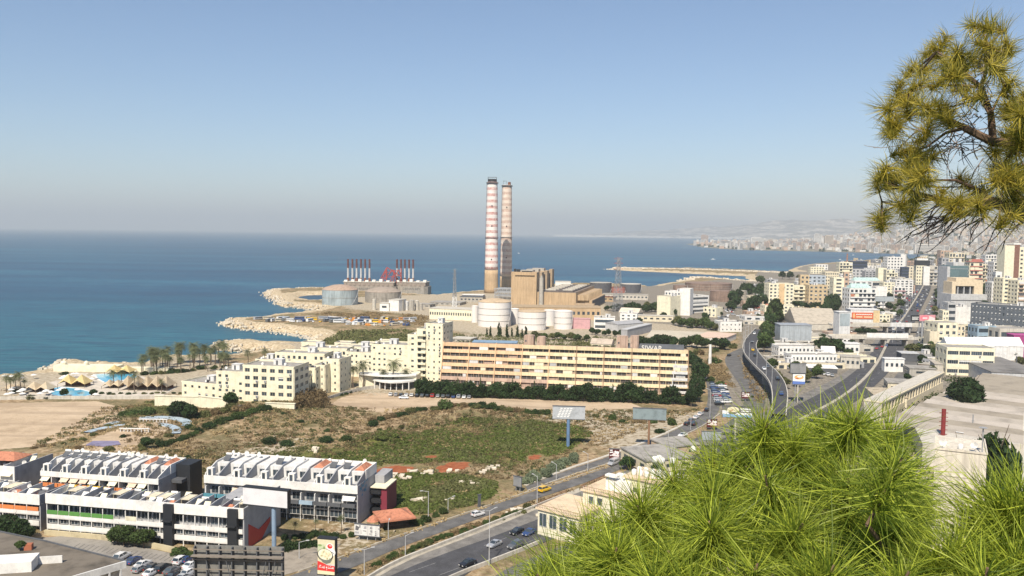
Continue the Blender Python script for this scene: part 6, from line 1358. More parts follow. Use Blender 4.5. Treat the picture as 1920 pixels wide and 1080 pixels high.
# ------------------------------------------------------------------ town on both sides of the highway
CT = """
cream apartment block with a yellow orange centre strip, left end of the town|1441|1487|577|532|14|7|6|punch|cream|orange1|2
narrow cream apartment block with dark balconies right of the yellow striped one|1487|1516|576|536|13|6|3|balcony|cream||1
tan apartment block with small windows beside the big dark tree|1516|1550|578|535|15|6|4|punch|tan1||2
orange cream rooftop tower above the tan apartment block|1500|1516|556|516|10|5|2|punch|tan1||0
low cream villa with terrace at the foot of the yellow striped block|1434|1486|592|573|12|3|6|punch|cream||2
blue grey office with few windows behind the tan block|1514|1547|549|517|14|5|4|punch|bgrey||1
beige block with small square windows next to the sea headland|1547|1572|541|510|16|5|6|punch|cream2||1
cream tower with one window column and an orange side, behind the dark tree|1562|1581|569|521|14|7|1|punch|cream||0
narrow orange brown tower touching the cream one|1581|1590|569|511|12|7|1|punch|rosy||0
white office with five long balcony floors and a teal roof, left of the highway|1592|1640|590|541|16|6|6|balcony|white||2
low dark long block with a pale top behind the teal roofed office|1600|1655|549|527|18|2|8|strip|lconc||1
cream stepped block with top terrace under the orange mast|1573|1597|532|492|14|7|4|balcony|cream||2
dark blue square office block against the sea|1596|1625|526|490|14|6|4|strip|navy||0
grey white block with tall dark arches, right of the cream stepped one|1597|1646|528|505|16|4|7|punch|lgrey||3
cream slab with a blank wall near the middle of the skyline|1646|1661|539|503|14|6|2|blind|cream||0
cream apartment tower stepping down, left of the dark sided block|1661|1676|544|506|14|6|3|balcony|cream||2
white building with round arches on top, against the sea|1663|1692|520|482|18|7|5|punch|white||2
small white cube house on the arched building skyline|1688|1697|505|477|12|5|2|blind|white||0
block with one dark blue side and one white side near the highway end|1690|1703|529|501|14|5|2|strip|navy||0
cream shop with a pale billboard wall left of the highway|1677|1696|549|520|12|4|3|punch|lconc||1
white lower shop row with pinkish fascia left of the highway|1676|1697|560|538|12|3|3|balcony|white|pinkm|1
white apartment block with a black box shaped crown at the highway end|1717|1731|534|498|14|6|3|punch|cream||0
pale blank slab right under the black crown block|1731|1742|535|500|12|6|1|blind|white||0
balconied block right of the pale blank slab at the highway end|1742|1757|535|499|14|6|2|balcony|lconc||1
slim grey tower with two window columns left of the glass tower|1763|1776|556|484|14|10|2|punch|grey||0
dull grey block with one dark notch right of the glass tower|1808|1821|549|493|14|7|2|blind|grey||0
cream block with three long balcony floors under a red roof|1816|1840|552|492|16|8|3|balcony|cream|red1|1
yellowish apartment block right of the red roofed one|1840|1862|550|496|16|8|4|balcony|cream2||2
white apartment tower with cluttered balconies, upper right|1861|1880|556|491|16|9|3|balcony|white||2
small white block with two black windows in front of the white tower|1865|1876|560|510|12|2|1|punch|white||0
white apartment block with dark windows left of the cream tower at the right edge|1858|1876|582|530|14|7|3|punch|white||1
cream tower with round dark windows at the right edge|1878|1905|589|522|16|9|2|punch|cream||2
cream tower with red brown balconies cut by the right edge|1906|1940|592|526|16|9|3|balcony|cream|rosy|2
white building with a white roof tent and dish shape beside the grey hotel|1790|1820|614|576|16|4|3|blind|white||2
grey green small office in front of the glass tower, right of the highway|1776|1790|614|568|12|4|1|strip|lgrey||0
pale yellow blank office left of the satellite shape building|1767|1777|618|583|10|4|2|punch|cream||0
cream L shaped blank house with two windows right of the pink hoarding|1757|1793|652|606|18|4|3|punch|cream||0
low cream house below the L shaped one, by the green bushes|1743|1758|652|622|10|3|2|blind|cream2||0
small tan tower house right of the L shaped cream one|1794|1808|641|610|10|3|2|punch|cream2||0
blue and white plant room building on the white tent roofs|1832|1865|655|612|12|3|3|strip|sky||2
orange edged small shop right of the blue and white building|1865|1873|652|616|10|3|1|punch|tan1||0
low beige hall with a pale edge behind the tents, right side|1873|1930|660|617|20|2|4|strip|lconc||0
white wall shop with balconies along the highway, second from the overpass|1643|1660|577|556|12|3|2|balcony|white||1
white and magenta shop with a blue screen left of the highway|1642|1662|567|538|12|4|2|blind|white||1
small cream house row left of the highway under the white hoarding|1648|1668|603|590|10|2|3|punch|cream||2
low white ribbon windowed building left of the highway, nearer of two|1484|1568|688|666|12|2|12|punch|white||1
low white ribbon windowed building left of the highway, farther of two|1460|1525|672|650|12|2|9|punch|white||0
cream block behind the low villas and red roofs|1404|1432|572|556|12|3|4|punch|cream2||2
cream town block on the headland by the small beach|1520|1545|513|501|16|3|5|punch|cream||1
white low house with a flat roof on the headland against the sea|1530|1552|506|496|14|2|4|punch|white||0
cream block in the haze right of the arched building|1700|1716|527|500|14|5|3|punch|cream2||1
white block at the far end of the highway left side|1703|1716|522|506|14|4|3|punch|white||1
pale block at the far end of the highway right side|1753|1763|530|505|14|4|2|punch|lconc||1
sandy apartment block on the slope above the glass tower|1778|1806|528|474|16|6|5|balcony|cream2||2
pink topped apartment block on the slope above the slim grey tower|1762|1784|516|470|16|6|4|punch|rosy||2
white apartment block low on the wooded slope, upper right|1846|1866|526|478|16|7|4|balcony|white||2
cream block at the right edge below the big brown striped tower|1896|1930|548|506|16|6|4|balcony|cream||2
"""
M['orange1'] = surf((.68, .48, .27), streak=.1); M['tan1'] = surf((.58, .45, .28), streak=.15); M['rosy'] = surf((.50, .36, .27), streak=.2); M['bgrey'] = surf((.42, .47, .52)); M['navy'] = surf((.05, .065, .11)); M['red1'] = plain((.45, .16, .13)); M['sky'] = surf((.30, .40, .48))
for ln in CT.strip().split('\n'):
    lb_, x0, x1, b_, t_, D_, fl_, co_, st_, wa_, ac_, cl_ = ln.split('|'); x0, x1, b_, t_ = float(x0), float(x1), float(b_), float(t_); acc = M.get(ac_) if ac_ else None
    r_, L_, Dd_, H_ = bld(lb_, (x0, b_), (x1, b_+.3), top=t_, D=int(D_), floors=int(fl_), cols=int(co_), style=st_, wall=wa_, accent=acc, clutter=int(cl_), kind='dark' if st_ != 'punch' else 'plain', name='apartment_block' if 'apartment' in lb_ else 'building', cat='apartments' if 'apartment' in lb_ else 'building', hut=int(cl_) > 1, group='town buildings', fw=.5, fh=.5)
    if ac_ == 'orange1': m_ = MB(); m_.use(acc); m_.box(L_*.4, L_*.62, -.62, -.305, 0, H_+.5); m_.build('centre_strip', r_)
    if ac_ == 'red1': m_ = MB(); m_.use(acc); m_.box(-1, L_+1, -1.5, 10, H_+.8, H_+2.0); m_.box(2, L_-1, -.8, -.5, H_+2.01, H_+5); m_.build('red_roof', r_)
    if 'teal roof' in lb_: m_ = MB(); m_.use(surf((.42, .56, .53), var=.3, scale=.6)); m_.gable(1, L_-4, -.2, 12, H_+.8, H_+5, 'x', 2); m_.build('teal_roof', r_)
    if 'black box' in lb_: m_ = MB(); m_.use(M['black']); m_.box(-1, L_+9, -.5, 10, H_+.75, H_+9); m_.use(M['white']); m_.box(0, L_+6, 0, 8, H_+9.01, H_+12); m_.build('crown', r_)
def gl_tower(label, x0, x1, base, top, D, mat, cat='tower'):
    a, b2 = P(x0, base), P(x1, base); L = (b2-a).length; H = HT(a, top); r = empty('glass_tower', a, 0, label, cat, 'town buildings'); mb = MB(); mb.use(mat); mb.box(3, L, 0, D, 0, H-4); mb.prism([(3, 0), (L*.5, -2.5), (L, 0)], 0, H-9); mb.build('glazing', r)
    mb = MB(); mb.use(M['lgrey']); mb.box(0, 2.99, -1, D, 0, H-5); mb.box(L*.3, L*.8, .01, D-2, H-3.99, H-.5)
    for i in range(1, 14): mb.box(3, L+.2, -.25, -.02, (H-4)*i/14-.15, (H-4)*i/14+.15)
    mb.build('frame', r); return r
gl_tower('green grey glass tower with a pale pier on its left, right of the highway', 1772, 1809, 579, 491, 18, glassm((.07, .11, .12), .2))
bt = P(1880, 558); r = empty('apartment_tower', bt, 0, 'tallest cream tower with a brown vertical strip, at the right edge', 'apartments', 'town buildings'); Hb = HT(bt, 460); Lt = 47/F*bt.y
mb = MB(); mb.use(M['cream']); mb.box(0, Lt*.38, 0, 18, 0, Hb); mb.box(Lt*.6, Lt, 1, 18, 0, Hb-2); mb.build('wall', r); mb = MB(); mb.use(surf((.22, .11, .08))); mb.box(Lt*.38+.01, Lt*.6-.01, .5, 17, 0, Hb+1); mb.use(M['white']); mb.box(Lt*.34, Lt*.64, .2, 17.5, Hb+1.01, Hb+3); mb.build('brown_strip', r)
for i in range(8):
    for u in (.7, .88): obj('window', win_mesh(3, 2.2, 'dark'), r, (Lt*u, 1, Hb-8-i*5.5))
fb = P(1783, 583); r = empty('office_building', fb, 0, 'beige frame shaped building with a big dark opening above a grey podium', 'building', 'town buildings'); Hf = HT(fb, 521); Lf = 58/F*fb.y; z1, z2 = HT(fb, 551), HT(fb, 536)
mb = MB(); mb.use(surf((.66, .54, .38))); mb.box(0, Lf*.12, 0, 18, z1+.01, Hf-4); mb.box(Lf*.72, Lf, 0, 18, z1+.01, Hf-2); mb.box(Lf*.12, Lf*.72, 0, 18, z2, Hf); mb.build('wall', r); mb = MB(); mb.use(M['black']); mb.box(Lf*.121, Lf*.719, 3, 17, z1+.01, z2-.01); mb.build('opening', r)
for i in range(3): m_ = MB(); m_.use(M['lgrey']); m_.box(Lf*(.2+.2*i), Lf*(.2+.2*i)+.8, 1, 2.9, z1+.01, z2-.01); m_.build('column', r)
mb = MB(); mb.use(M['lgrey']); mb.box(-2, Lf+3, -3, 20, 0, z1); mb.use(M['dgrey']); mb.box(-2.1, Lf+3.1, -3.1, -3.001, z1-7, z1-6); mb.build('podium', r)
bld('dark grey hotel with rows of small white framed windows on the right edge', (1819, 622), (1960, 634), top=569, D=22, floors=5, cols=19, style='punch', wall=surf((.10, .115, .135)), kind='shut', fw=.36, fh=.5, clutter=6, name='hotel', cat='hotel', scols=3)
r, L_, H_ = shed('white roofed store with an orange sign band left of the highway', (1594, 612), (1648, 613), 580, 14, M['white2'], M['white2'], 0, 'store', 'shop'); zz = lambda y: HT(P(1594, 612), y)
mb = MB(); mb.use(plain((.60, .13, .05))); mb.box(1, L_*.78, -.4, -.01, zz(597), zz(585)); mb.use(surf((.66, .50, .28))); mb.box(L_*.79, L_, -.6, -.011, 0, zz(581)); mb.build('sign_band', r)
its = [(plain((.75, .42, .2)), 'e', .1, .5, .055, .38)]+[(wm, 'p', (.2+.095*i, .62), (.27+.095*i, .66), (.27+.095*i, .8), (.2+.095*i, .76)) for i in range(8)]+[(plain((.75, .55, .35)), 'p', (.2, .22), (.5, .22), (.5, .42), (.2, .42)), (plain((.75, .55, .35)), 'p', (.56, .22), (.95, .22), (.95, .42), (.56, .42))]
shapes(r, 1, L_*.78, zz(597), zz(585), -.41, its, 'lettering')
# sheds and halls left of the highway
shed('big low hall with a pale grey pyramid roof between the tower block and the trees', (1492, 618), (1572, 620), 606, 50, M['lconc'], surf((.42, .37, .30), var=.2), 0, 'hall', 'hall', roofh=11)
r, L_, H_ = shed('silver sheet metal clad hall with a stepped front, left of the white tower slab', (1462, 646), (1521, 647), 609, 14, surf((.40, .43, .45), .5, streak=.3), M['steel'], 0, 'hall', 'hall')
r, L_, H_ = shed('white tower slab with a grey clad top half beside the overpass', (1572, 641), (1593, 641), 585, 9, M['white2'], M['white2'], 0, 'tower', 'tower'); mb = MB(); mb.use(surf((.36, .41, .43), .5)); mb.box(.5, L_-.5, -.15, -.001, H_*.55, H_-.8); mb.build('cladding', r)
for i in range(5): m_ = MB(); m_.use(M['rust']); m_.box(L_+.01, L_+2.5, 1, 8, H_*.15+i*H_*.16, H_*.15+i*H_*.16+.5); m_.build('balcony', r)
shed('house with a bright red hip roof among dark trees', (1489, 601), (1514, 601), 590, 12, M['cream'], plain((.60, .16, .08)), 2, 'house', 'house', roofh=6, over=1)
shed('small cream villa with a faded red roof at the foot of the yellow striped block', (1440, 592), (1454, 592), 578, 10, M['cream'], plain((.50, .22, .15)), 2, 'house', 'house', roofh=4, over=.6)
shed('white shark fin roofed kiosk on the low white buildings', (1541, 672), (1566, 673), 664, 8, M['white'], M['white'], 0, 'kiosk', 'kiosk', roofh=5)
shed('pale open sided petrol station canopy left of the highway', (1500, 698), (1570, 701), 688, 12, M['dgrey'], M['white'], 0, 'canopy', 'canopy')  # dark grey body fills the open sides, standing in for shade
shed('ruined white block wall building with open bays beside the highway left', (1576, 690), (1612, 692), 668, 8, M['lconc'], M['conc'], 4, 'building', 'building')
shed('row of white container like cabins on a concrete roof left of the highway', (1584, 666), (1611, 667), 644, 8, M['white'], M['white2'], 3, 'cabin', 'cabin')
shed('row of white panels and stalls beside the highway right', (1658, 697), (1695, 698), 672, 5, M['white'], M['white2'], 4, 'stall', 'stall')
shed('dark steel framed shelter right of the near highway bend', (1690, 678), (1722, 679), 662, 10, M['dgrey'], M['lgrey'], 0, 'shelter', 'shelter')
shed('low grey flat roofed garage block beneath the overpass, left side', (1560, 655), (1600, 656), 643, 10, M['conc'], M['roofgrey'], 3, 'garage', 'garage')
tents_x = [(1776, 1806), (1800, 1835), (1832, 1862), (1858, 1888), (1884, 1918)]
for i, (x0, x1) in enumerate(tents_x): shed('%s white peaked roof tent from the left above the school like building' % ordn(i), (x0, 676), (x1, 677), 648, 14, M['white2'], M['white'], 0, 'roof_tent', 'tent', roofh=5, group='white roof tents')
shed('magenta cloth covered stand at the right edge', (1899, 672), (1935, 673), 628, 10, surf((.35, .06, .20)), surf((.40, .08, .24)), 0, 'stand', 'stand')
# smaller blocks filling the rest of the town
rnd = random.Random(77); wl = ['cream', 'white', 'lconc', 'cream2', 'white2', 'tan1', 'grey', 'rosy']; wn = ['cream', 'white', 'pale concrete', 'light tan', 'off white', 'tan', 'grey', 'brownish']
zones = [('between the sea headland and the highway', 1560, 1690, 512, 560, 50, 'in the dense town left of the highway'), ('', 1600, 1700, 494, 512, 26, 'on the shore side of town'), ('', 1760, 1930, 500, 545, 54, 'on the slope right of the highway'), ('', 1765, 1930, 480, 502, 40, 'high on the slope above town'),
         ('', 1700, 1765, 488, 512, 18, 'beyond the far end of the highway'), ('', 1385, 1435, 575, 612, 9, 'around the crowded parking yard'), ('', 1400, 1500, 525, 545, 8, 'behind the harbour breakwater'), ('', 1440, 1570, 640, 700, 12, 'around the low white ribbon windowed buildings'), ('', 1490, 1600, 625, 690, 14, 'among the low buildings by the petrol canopy'), ('', 1725, 1800, 600, 690, 14, 'in the low yards right of the highway'), ('', 1600, 1662, 560, 604, 14, 'beside the orange signed store'), ('', 1800, 1930, 612, 690, 16, 'behind the white roof tents')]
for zi, (_, xa, xb, ya, yb, n, where) in enumerate(zones):
    pts = sorted([(rnd.uniform(ya, yb), rnd.uniform(xa, xb)) for _ in range(n)])
    for i, (y, x) in enumerate(pts):
        if zi in (0, 1) and x > 1700-(y-500)*.35: continue
        if zi == 2 and x < 1762+(y-500)*.1: continue
        p = P(x, y); w = rnd.uniform(12, 24); fl = rnd.choice((2, 3, 4, 5, 6)) if zi < 5 else rnd.choice((1, 2)) if zi in (5, 6) else 1; wk = rnd.randrange(len(wl)); wpx = w/p.y*F
        st = rnd.choice(('punch', 'balcony', 'punch')); zt = gz(p.x, p.y)
        bld('%s %d storey block %s, %s farthest back' % (wn[wk], fl, where, ordn(i)), (x, y), (x+wpx, y+.2), h=fl*3.3, D=rnd.uniform(10, 16), floors=fl, cols=rnd.choice((3, 4)), style=st, wall=wl[wk], kind='dark', clutter=rnd.choice((0, 1, 2)), hut=rnd.random() < .4, group='smaller town blocks', z0=zt-.5, side='' if p.y > 1400 else None, fw=.55, fh=.5)
# ------------------------------------------------------------------ the city across the bay
rnd = random.Random(5); FB = {}
def far_mesh(k, fl, w):
    key = (k, fl, w)
    if key not in FB:
        mb = MB(); mb.use([surf((.62, .58, .52)), surf((.55, .46, .36)), surf((.42, .40, .38)), surf((.70, .68, .64)), surf((.50, .36, .27))][k]); h = fl*3.2; mb.box(-w/2, w/2, -6, 6, -8, h); mb.box(-w*.2, w*.15, -2, 3, h+.01, h+2.5); mb.use(M['dgrey'])
        for f in range(fl): mb.box(-w*.42, w*.42, -6.3, -6.01, f*3.2+1.1, f*3.2+2.5)
        FB[key] = mb.mesh('building')
    return FB[key]
fn = ['pale', 'sandy', 'grey', 'white', 'brownish']; spots = []
def add_far(px, D, k, fl, w): 
    d = ray(px, 500); s = D/math.hypot(d.x, d.y); return (d.x*s, d.y*s, k, fl, w)
tries = 0
while len(spots) < 2600 and tries < 30000:
    tries += 1; px = 1300+620*rnd.random()**.8; u = (px-960)/F; D = 4300+7000*rnd.random()**1.2; x, y, k, fl, w = add_far(px, D, rnd.randrange(5), rnd.choice((3, 4, 5, 6, 8, 10, 12)), rnd.choice((16, 22, 30)))
    z = gz(x, y)
    if z < 3.5: continue
    if mnoise.noise((x/500, y/700, 0)) < -.22 and rnd.random() < .85: continue
    spots.append((x, y, z, k, fl, w, D))
spots.sort(key=lambda s: -(s[4]*s[5])/(s[6]**2))
for i, s in enumerate(spots[:290]): o = obj('apartment_block', far_mesh(s[3], s[4], s[5]), None, (s[0], s[1], s[2]), rnd.uniform(-.4, .4)); tag(o, '%s apartment block on the hazy city slope across the bay' % fn[s[3]], 'apartments', 'apartment blocks across the bay')
mb = MB(); mts = [surf((.62, .58, .52)), surf((.55, .46, .36)), surf((.42, .40, .38)), surf((.70, .68, .64)), surf((.50, .36, .27))]
for s in spots[290:]: mb.use(mts[s[3]]); mb.obox((s[0], s[1], s[2]-8), s[5], 12, 8+s[4]*3, rnd.uniform(-.4, .4))
tag(mb.build('distant_houses'), 'mass of small pale buildings covering the hills across the bay', 'city', None, 'stuff')
for px, D, top, w, k, lab in [(1320.5, 8000, 440, 62, 4, 'reddish tower standing alone on the tip of the hazy point'), (1532, 5600, 438, 45, 3, 'tall white tower on the shore across the bay, left of a pair'), (1553, 5400, 441, 50, 1, 'broad sandy tower on the shore across the bay, right of the white one'), (1500, 5600, 455, 100, 3, 'wide low pale hotel on the shore across the bay'),
        (1660, 7000, 418, 40, 0, 'pale tower slab on the hill across the bay'), (1672, 7000, 416, 40, 2, 'grey tower slab beside the pale one across the bay'), (1742, 4700, 458, 150, 0, 'very wide pale block at the end of the bay'), (1420, 6800, 445, 110, 3, 'wide white building on the point across the bay')]:
    p = at_dist(px, 470, D); z = max(2, gz(p.x, p.y)); o = HT(Vector((p.x, p.y, 0)), top)+G0-z; mb = MB(); mb.use(mts[k]); mb.box(-w/2, w/2, -10, 10, -6, o*.94); mb.box(-w*.4, w*.2, -8, 8, o*.94+.01, o); mb.use(M['dgrey'])
    for f in range(int(o/7)): mb.box(-w*.45, w*.45, -10.4, -10.01, f*7+2, f*7+4.5)
    tag(mb.build('tower', loc=(p.x, p.y, z)), lab, 'tower', None)
mb = MB(); mb.use(mts[3]); rnd = random.Random(12)
for i in range(700):
    px = rnd.uniform(1040, 1420); D = rnd.uniform(19500, 24500)-(px-1040)*5; d = ray(px, 445); s = D/d.y; mb.obox((d.x*s, d.y*s, 10+max(0, (D-(25500-7500*max(0, (px-960)/F-.1)))*.045)), rnd.uniform(25, 60), 20, rnd.uniform(15, 45), 0)
tag(mb.build('distant_settlements'), 'faint pale settlements at the foot of the far mountains', 'town', None, 'stuff')
lf = []; rnd2 = np.random.RandomState(3)
lobes = []
k = 0
while k < 1600:
    px = 1300+640*rnd2.rand(); D = 3000+7500*rnd2.rand(); d = ray(px, 500); s = D/math.hypot(d.x, d.y); x, y = d.x*s, d.y*s; z = gz(x, y)
    k += 1
    if z < 3.5: continue
    lobes.append((x, y, z+3, 14, 14, 6))
tag(obj('distant_woods', leaf_cloud('woods', lobes, 26000, 9.0, LEAF['dark'], 4)), 'dark woods between the houses across the bay', 'woods', None, 'stuff')
# ------------------------------------------------------------------ boats and breakwater rocks
def boat(px, py, c, Ln, label):
    p = PS(px, py); mb = MB(); mb.use(M['white']); h = Ln/2; mb.prism([(-h, -1.1), (h*.4, -1.3), (h, 0), (h*.4, 1.3), (-h, 1.1)], -.2, 1.2); mb.box(-h*.5, h*.2, -.8, .8, 1.21, 2.6); tag(mb.build('boat', loc=(p.x, p.y, 0), rz=.2), label, 'boat', 'boats')
boat(1337, 486.5, 0, 16, 'small white boat alone on the open water above the long breakwater'); boat(1367.5, 525.5, 0, 12, 'white boat in the harbour between the two breakwaters'); boat(1243.5, 504, 0, 9, 'tiny white boat touching the long breakwater'); boat(1575, 487, 0, 9, 'tiny white boat left of the orange mast')
boat(972.5, 475, 0, 9, 'tiny white boat on the open sea right of the chimneys'); boat(1600, 478.5, 0, 10, 'tiny white boat near the far shore, right of the orange mast')
rk = surf((.66, .58, .46), var=.3, scale=.4); rnd = random.Random(31)
mb = MB(); mb.use(rk)
def rocks(pts, w, n, s0, s1, zb=2.0):
    q = smooth([PS(x, y) for x, y in pts], 2); ln = sum((b-a).length for a, b in zip(q, q[1:]))
    for i in range(n):
        j = rnd.randrange(len(q)-1); c = q[j].lerp(q[j+1], rnd.random()); s = rnd.uniform(s0, s1); x, y = c.x+rnd.gauss(0, w), c.y+rnd.gauss(0, w); v = [(rnd.uniform(.6, 1)*a*s, rnd.uniform(.6, 1)*b*s, rnd.uniform(.5, .9)*c_*s) for a, b, c_ in ((-1, -1, -1), (1, -1, -1), (1, 1, -1), (-1, 1, -1), (-1, -1, 1), (1, -1, 1), (1, 1, 1), (-1, 1, 1))]
        zc = max(0.2, gz(x, y)-.3); mb.add([(x+a, y+b, zc+c_) for a, b, c_ in v], [(0, 3, 2, 1), (4, 5, 6, 7), (0, 1, 5, 4), (1, 2, 6, 5), (2, 3, 7, 6), (3, 0, 4, 7)])
rocks([(1146, 505.5), (1297, 508), (1400, 512), (1470, 515)], 8, 800, 1.2, 3); rocks([(1282, 528), (1310, 523), (1363, 528), (1430, 533)], 6, 260, 1.2, 2.8)
rocks([(650, 544), (503, 546), (497, 554), (520, 566), (532, 575), (600, 582)], 3.5, 600, .4, 1.1); rocks([(475, 600), (430, 602), (417, 608), (450, 617), (537, 626), (592, 637)], 3, 500, .4, 1.0); rocks([(585, 646), (450, 643), (392, 651), (440, 658), (500, 663)], 3, 300, .4, .9)
rocks([(84, 702), (94, 692), (130, 682), (195, 688), (250, 689)], 3, 260, .5, 1.3); rocks([(0, 709), (50, 706), (84, 702)], 3, 60, .4, .9)
tag(mb.build('breakwater_rocks'), 'loose pale boulders along the spits and breakwaters', 'rocks', None, 'stuff')
# ------------------------------------------------------------------ trees, hedges and shrubs
L_ = lambda a, b, i, n: (a[0]+(b[0]-a[0])*i/(n-1), a[1]+(b[1]-a[1])*i/(n-1))
def trow(pts, n, wpx, fmt, leaf, kind, group, sz=1.0, jit=3, seed=0, leaves=None, cat=None):
    rnd = random.Random(seed+n); q = pts; tot = [0]
    for a, b in zip(q, q[1:]): tot.append(tot[-1]+math.hypot(b[0]-a[0], b[1]-a[1]))
    for i in range(n):
        s = tot[-1]*(i+.5)/n; j = max(k for k in range(len(q)-1) if tot[k] <= s); f = (s-tot[j])/(tot[j+1]-tot[j]); x = q[j][0]+(q[j+1][0]-q[j][0])*f+rnd.uniform(-jit, jit); y = q[j][1]+(q[j+1][1]-q[j][1])*f+rnd.uniform(-jit, jit)*.3
        tree(x, y, wpx*rnd.uniform(.8, 1.25), fmt % ordn(i), rnd.choice(leaves) if leaves else leaf, kind, group, sz*rnd.uniform(.85, 1.15), cat=cat)
trow([(782, 742), (1000, 749), (1292, 759)], 36, 27, '%s clipped hedge tree from the left along the terraced apartments', 'dark', 'hedge', 'hedge along the terraced apartments', 1.15, 2, 1)
trow([(1300, 765), (1312, 735), (1306, 705), (1300, 685)], 12, 27, '%s dark tree from the road end of the apartment hedge', 'dark', 'round', 'trees at the road end of the apartments', 1.15, 7, 2)
trow([(834, 726), (1280, 744)], 9, 11, '%s slim tree from the left against the apartment facade', 'mid', 'column', 'slim trees at the facade', 1.7, 8, 3)
trow([(-10, 1012), (62, 1018)], 4, 42, '%s dark tree from the left before the orange panelled row', 'dark', 'round', 'trees before the front row', 1.0, 5, 4)
trow([(212, 1020), (276, 1030)], 4, 40, '%s green tree from the left at the car park wall', 'mid', 'round', 'trees at the car park wall', .95, 4, 5)
trow([(325, 1048), (362, 1052)], 3, 28, '%s green tree from the left beside the billboard back', 'mid', 'round', 'trees by the billboard back', .9, 3, 6)
trow([(532, 1012), (600, 1006), (660, 1008)], 11, 24, '%s garden bush from the left in front of the middle town houses', 'dark', 'bush', 'garden bushes by the middle row', 1.0, 8, 7, ['dark', 'mid'])
trow([(535, 1034), (592, 1022)], 6, 32, '%s dark bush from the left behind the food billboard', 'dark', 'bush', 'bushes behind the food billboard', 1.1, 6, 8)
trow([(700, 1003), (725, 992)], 3, 14, '%s cypress like bush beside the orange roofed pavilion', 'dark', 'column', 'bushes by the pavilion', 1.0, 3, 9)
trow([(715, 958), (790, 985), (845, 958)], 8, 26, '%s green bush from the left behind the pavilion', 'mid', 'bush', 'bushes behind the pavilion', 1.0, 6, 10)
trow([(700, 1064), (740, 1044), (830, 1008), (935, 976), (1000, 950)], 40, 22, '%s bush from the left in the strip between the two roads', 'olive', 'bush', 'bushes between the two roads', .9, 5, 11, ['olive', 'mid', 'dry', 'mid'])
trow([(985, 905), (1040, 885), (1082, 862)], 13, 30, '%s grey green bush from the left on the bank above the slip road', 'grey', 'bush', 'grey green bushes on the bank', 1.2, 10, 12)
trow([(225, 781), (292, 776)], 5, 30, '%s dark green bush from the left at the corner of the sand lot', 'mid', 'bush', 'bushes at the sand lot corner', .8, 6, 13)
trow([(300, 838), (380, 812), (462, 788), (505, 778)], 20, 27, '%s bush from the left in the long diagonal hedge line', 'dark', 'bush', 'diagonal hedge line', .8, 4, 14, ['dark', 'mid'])
trow([(320, 780), (372, 785), (470, 776)], 12, 29, '%s bush from the left below the cream retaining walls', 'olive', 'bush', 'bushes below the retaining walls', .9, 6, 15, ['olive', 'dry', 'dark'])
trow([(640, 742), (680, 730), (600, 752), (575, 757)], 8, 15, '%s dark bush along the grey stone wall by the hotel', 'dark', 'bush', 'bushes by the stone wall', .8, 3, 16)
trow([(866, 776), (1026, 779)], 18, 24, '%s scrub bush from the left along the dirt lot edge', 'olive', 'bush', 'scrub along the dirt lot', .8, 5, 17, ['olive', 'dry', 'dark', 'mid'])
trow([(690, 790), (780, 772), (866, 776)], 15, 24, '%s brown green scrub bush from the left on the earth mound edge', 'dry', 'bush', 'scrub on the mound', .8, 6, 18, ['olive', 'dry', 'dark'])
trow([(1085, 778), (1180, 790), (1255, 792)], 9, 20, '%s olive bush from the left between the two big billboards', 'olive', 'bush', 'bushes between the billboards', .8, 5, 19, ['olive', 'dry', 'mid'])
trow([(1105, 640), (996, 634)], 10, 18, '%s green tree from the right behind the boundary building', 'mid', 'round', 'trees behind the boundary building', .8, 4, 20, ['mid', 'olive'])
trow([(908, 632), (992, 632)], 9, 16, '%s dark conifer from the left in front of the white tanks', 'dark', 'column', 'conifers before the tanks', 1.1, 4, 21)
trow([(1108, 628), (1170, 632)], 6, 15, '%s dark tree from the left before the white workshop', 'dark', 'round', 'trees before the workshop', 1.0, 4, 22)
trow([(1184, 655), (1290, 652), (1365, 655)], 17, 23, '%s dark tree from the left in front of the wide pale warehouse', 'dark', 'round', 'dark trees before the warehouse', .9, 5, 23, ['dark', 'dark', 'mid'])
trow([(1225, 668), (1320, 664), (1375, 652)], 12, 19, '%s olive bush from the left behind the roof sign', 'olive', 'bush', 'olive bushes behind the roof sign', 1.1, 6, 24, ['olive', 'dry', 'mid'])
trow([(1266, 612), (1350, 620)], 12, 20, '%s grey olive tree from the left in the plot below the office wing', 'olive', 'round', 'olive trees in the plot', .9, 5, 25, ['olive', 'mid'])
trow([(1374, 586), (1384, 560), (1420, 552), (1430, 578), (1400, 592)], 17, 20, '%s dark tree of the grove around the crowded parking yard', 'dark', 'round', 'grove by the parking yard', 1.2, 7, 26)
trow([(1135, 582), (1232, 586)], 13, 16, '%s dark tree from the left behind the pale roofed house', 'dark', 'round', 'trees behind the pale roofed house', .9, 4, 27)
trow([(1430, 664), (1438, 640), (1444, 618), (1450, 604)], 10, 30, '%s tall tree from the near end beside the viaduct', 'mid', 'round', 'trees beside the viaduct', 1.25, 5, 28, ['mid', 'dark'])
trow([(1440, 690), (1470, 730), (1530, 712), (1480, 700)], 8, 24, '%s green tree around the colourful upright billboard', 'mid', 'round', 'trees by the upright billboard', 1.0, 6, 29, ['mid', 'olive'])
trow([(1415, 606), (1480, 604)], 7, 16, '%s tree from the left before the red hip roofed house', 'dark', 'round', 'trees before the red roofed house', .9, 4, 30)
trow([(1490, 586), (1532, 586)], 4, 22, '%s umbrella shaped tree from the left behind the red roofed house', 'dark', 'umbrella', 'umbrella trees', .8, 3, 31)
trow([(1548, 596), (1562, 580), (1574, 590)], 7, 20, '%s tall dark tree in the clump beside the tan apartment block', 'dark', 'round', 'dark clump by the tan block', 1.6, 4, 32)
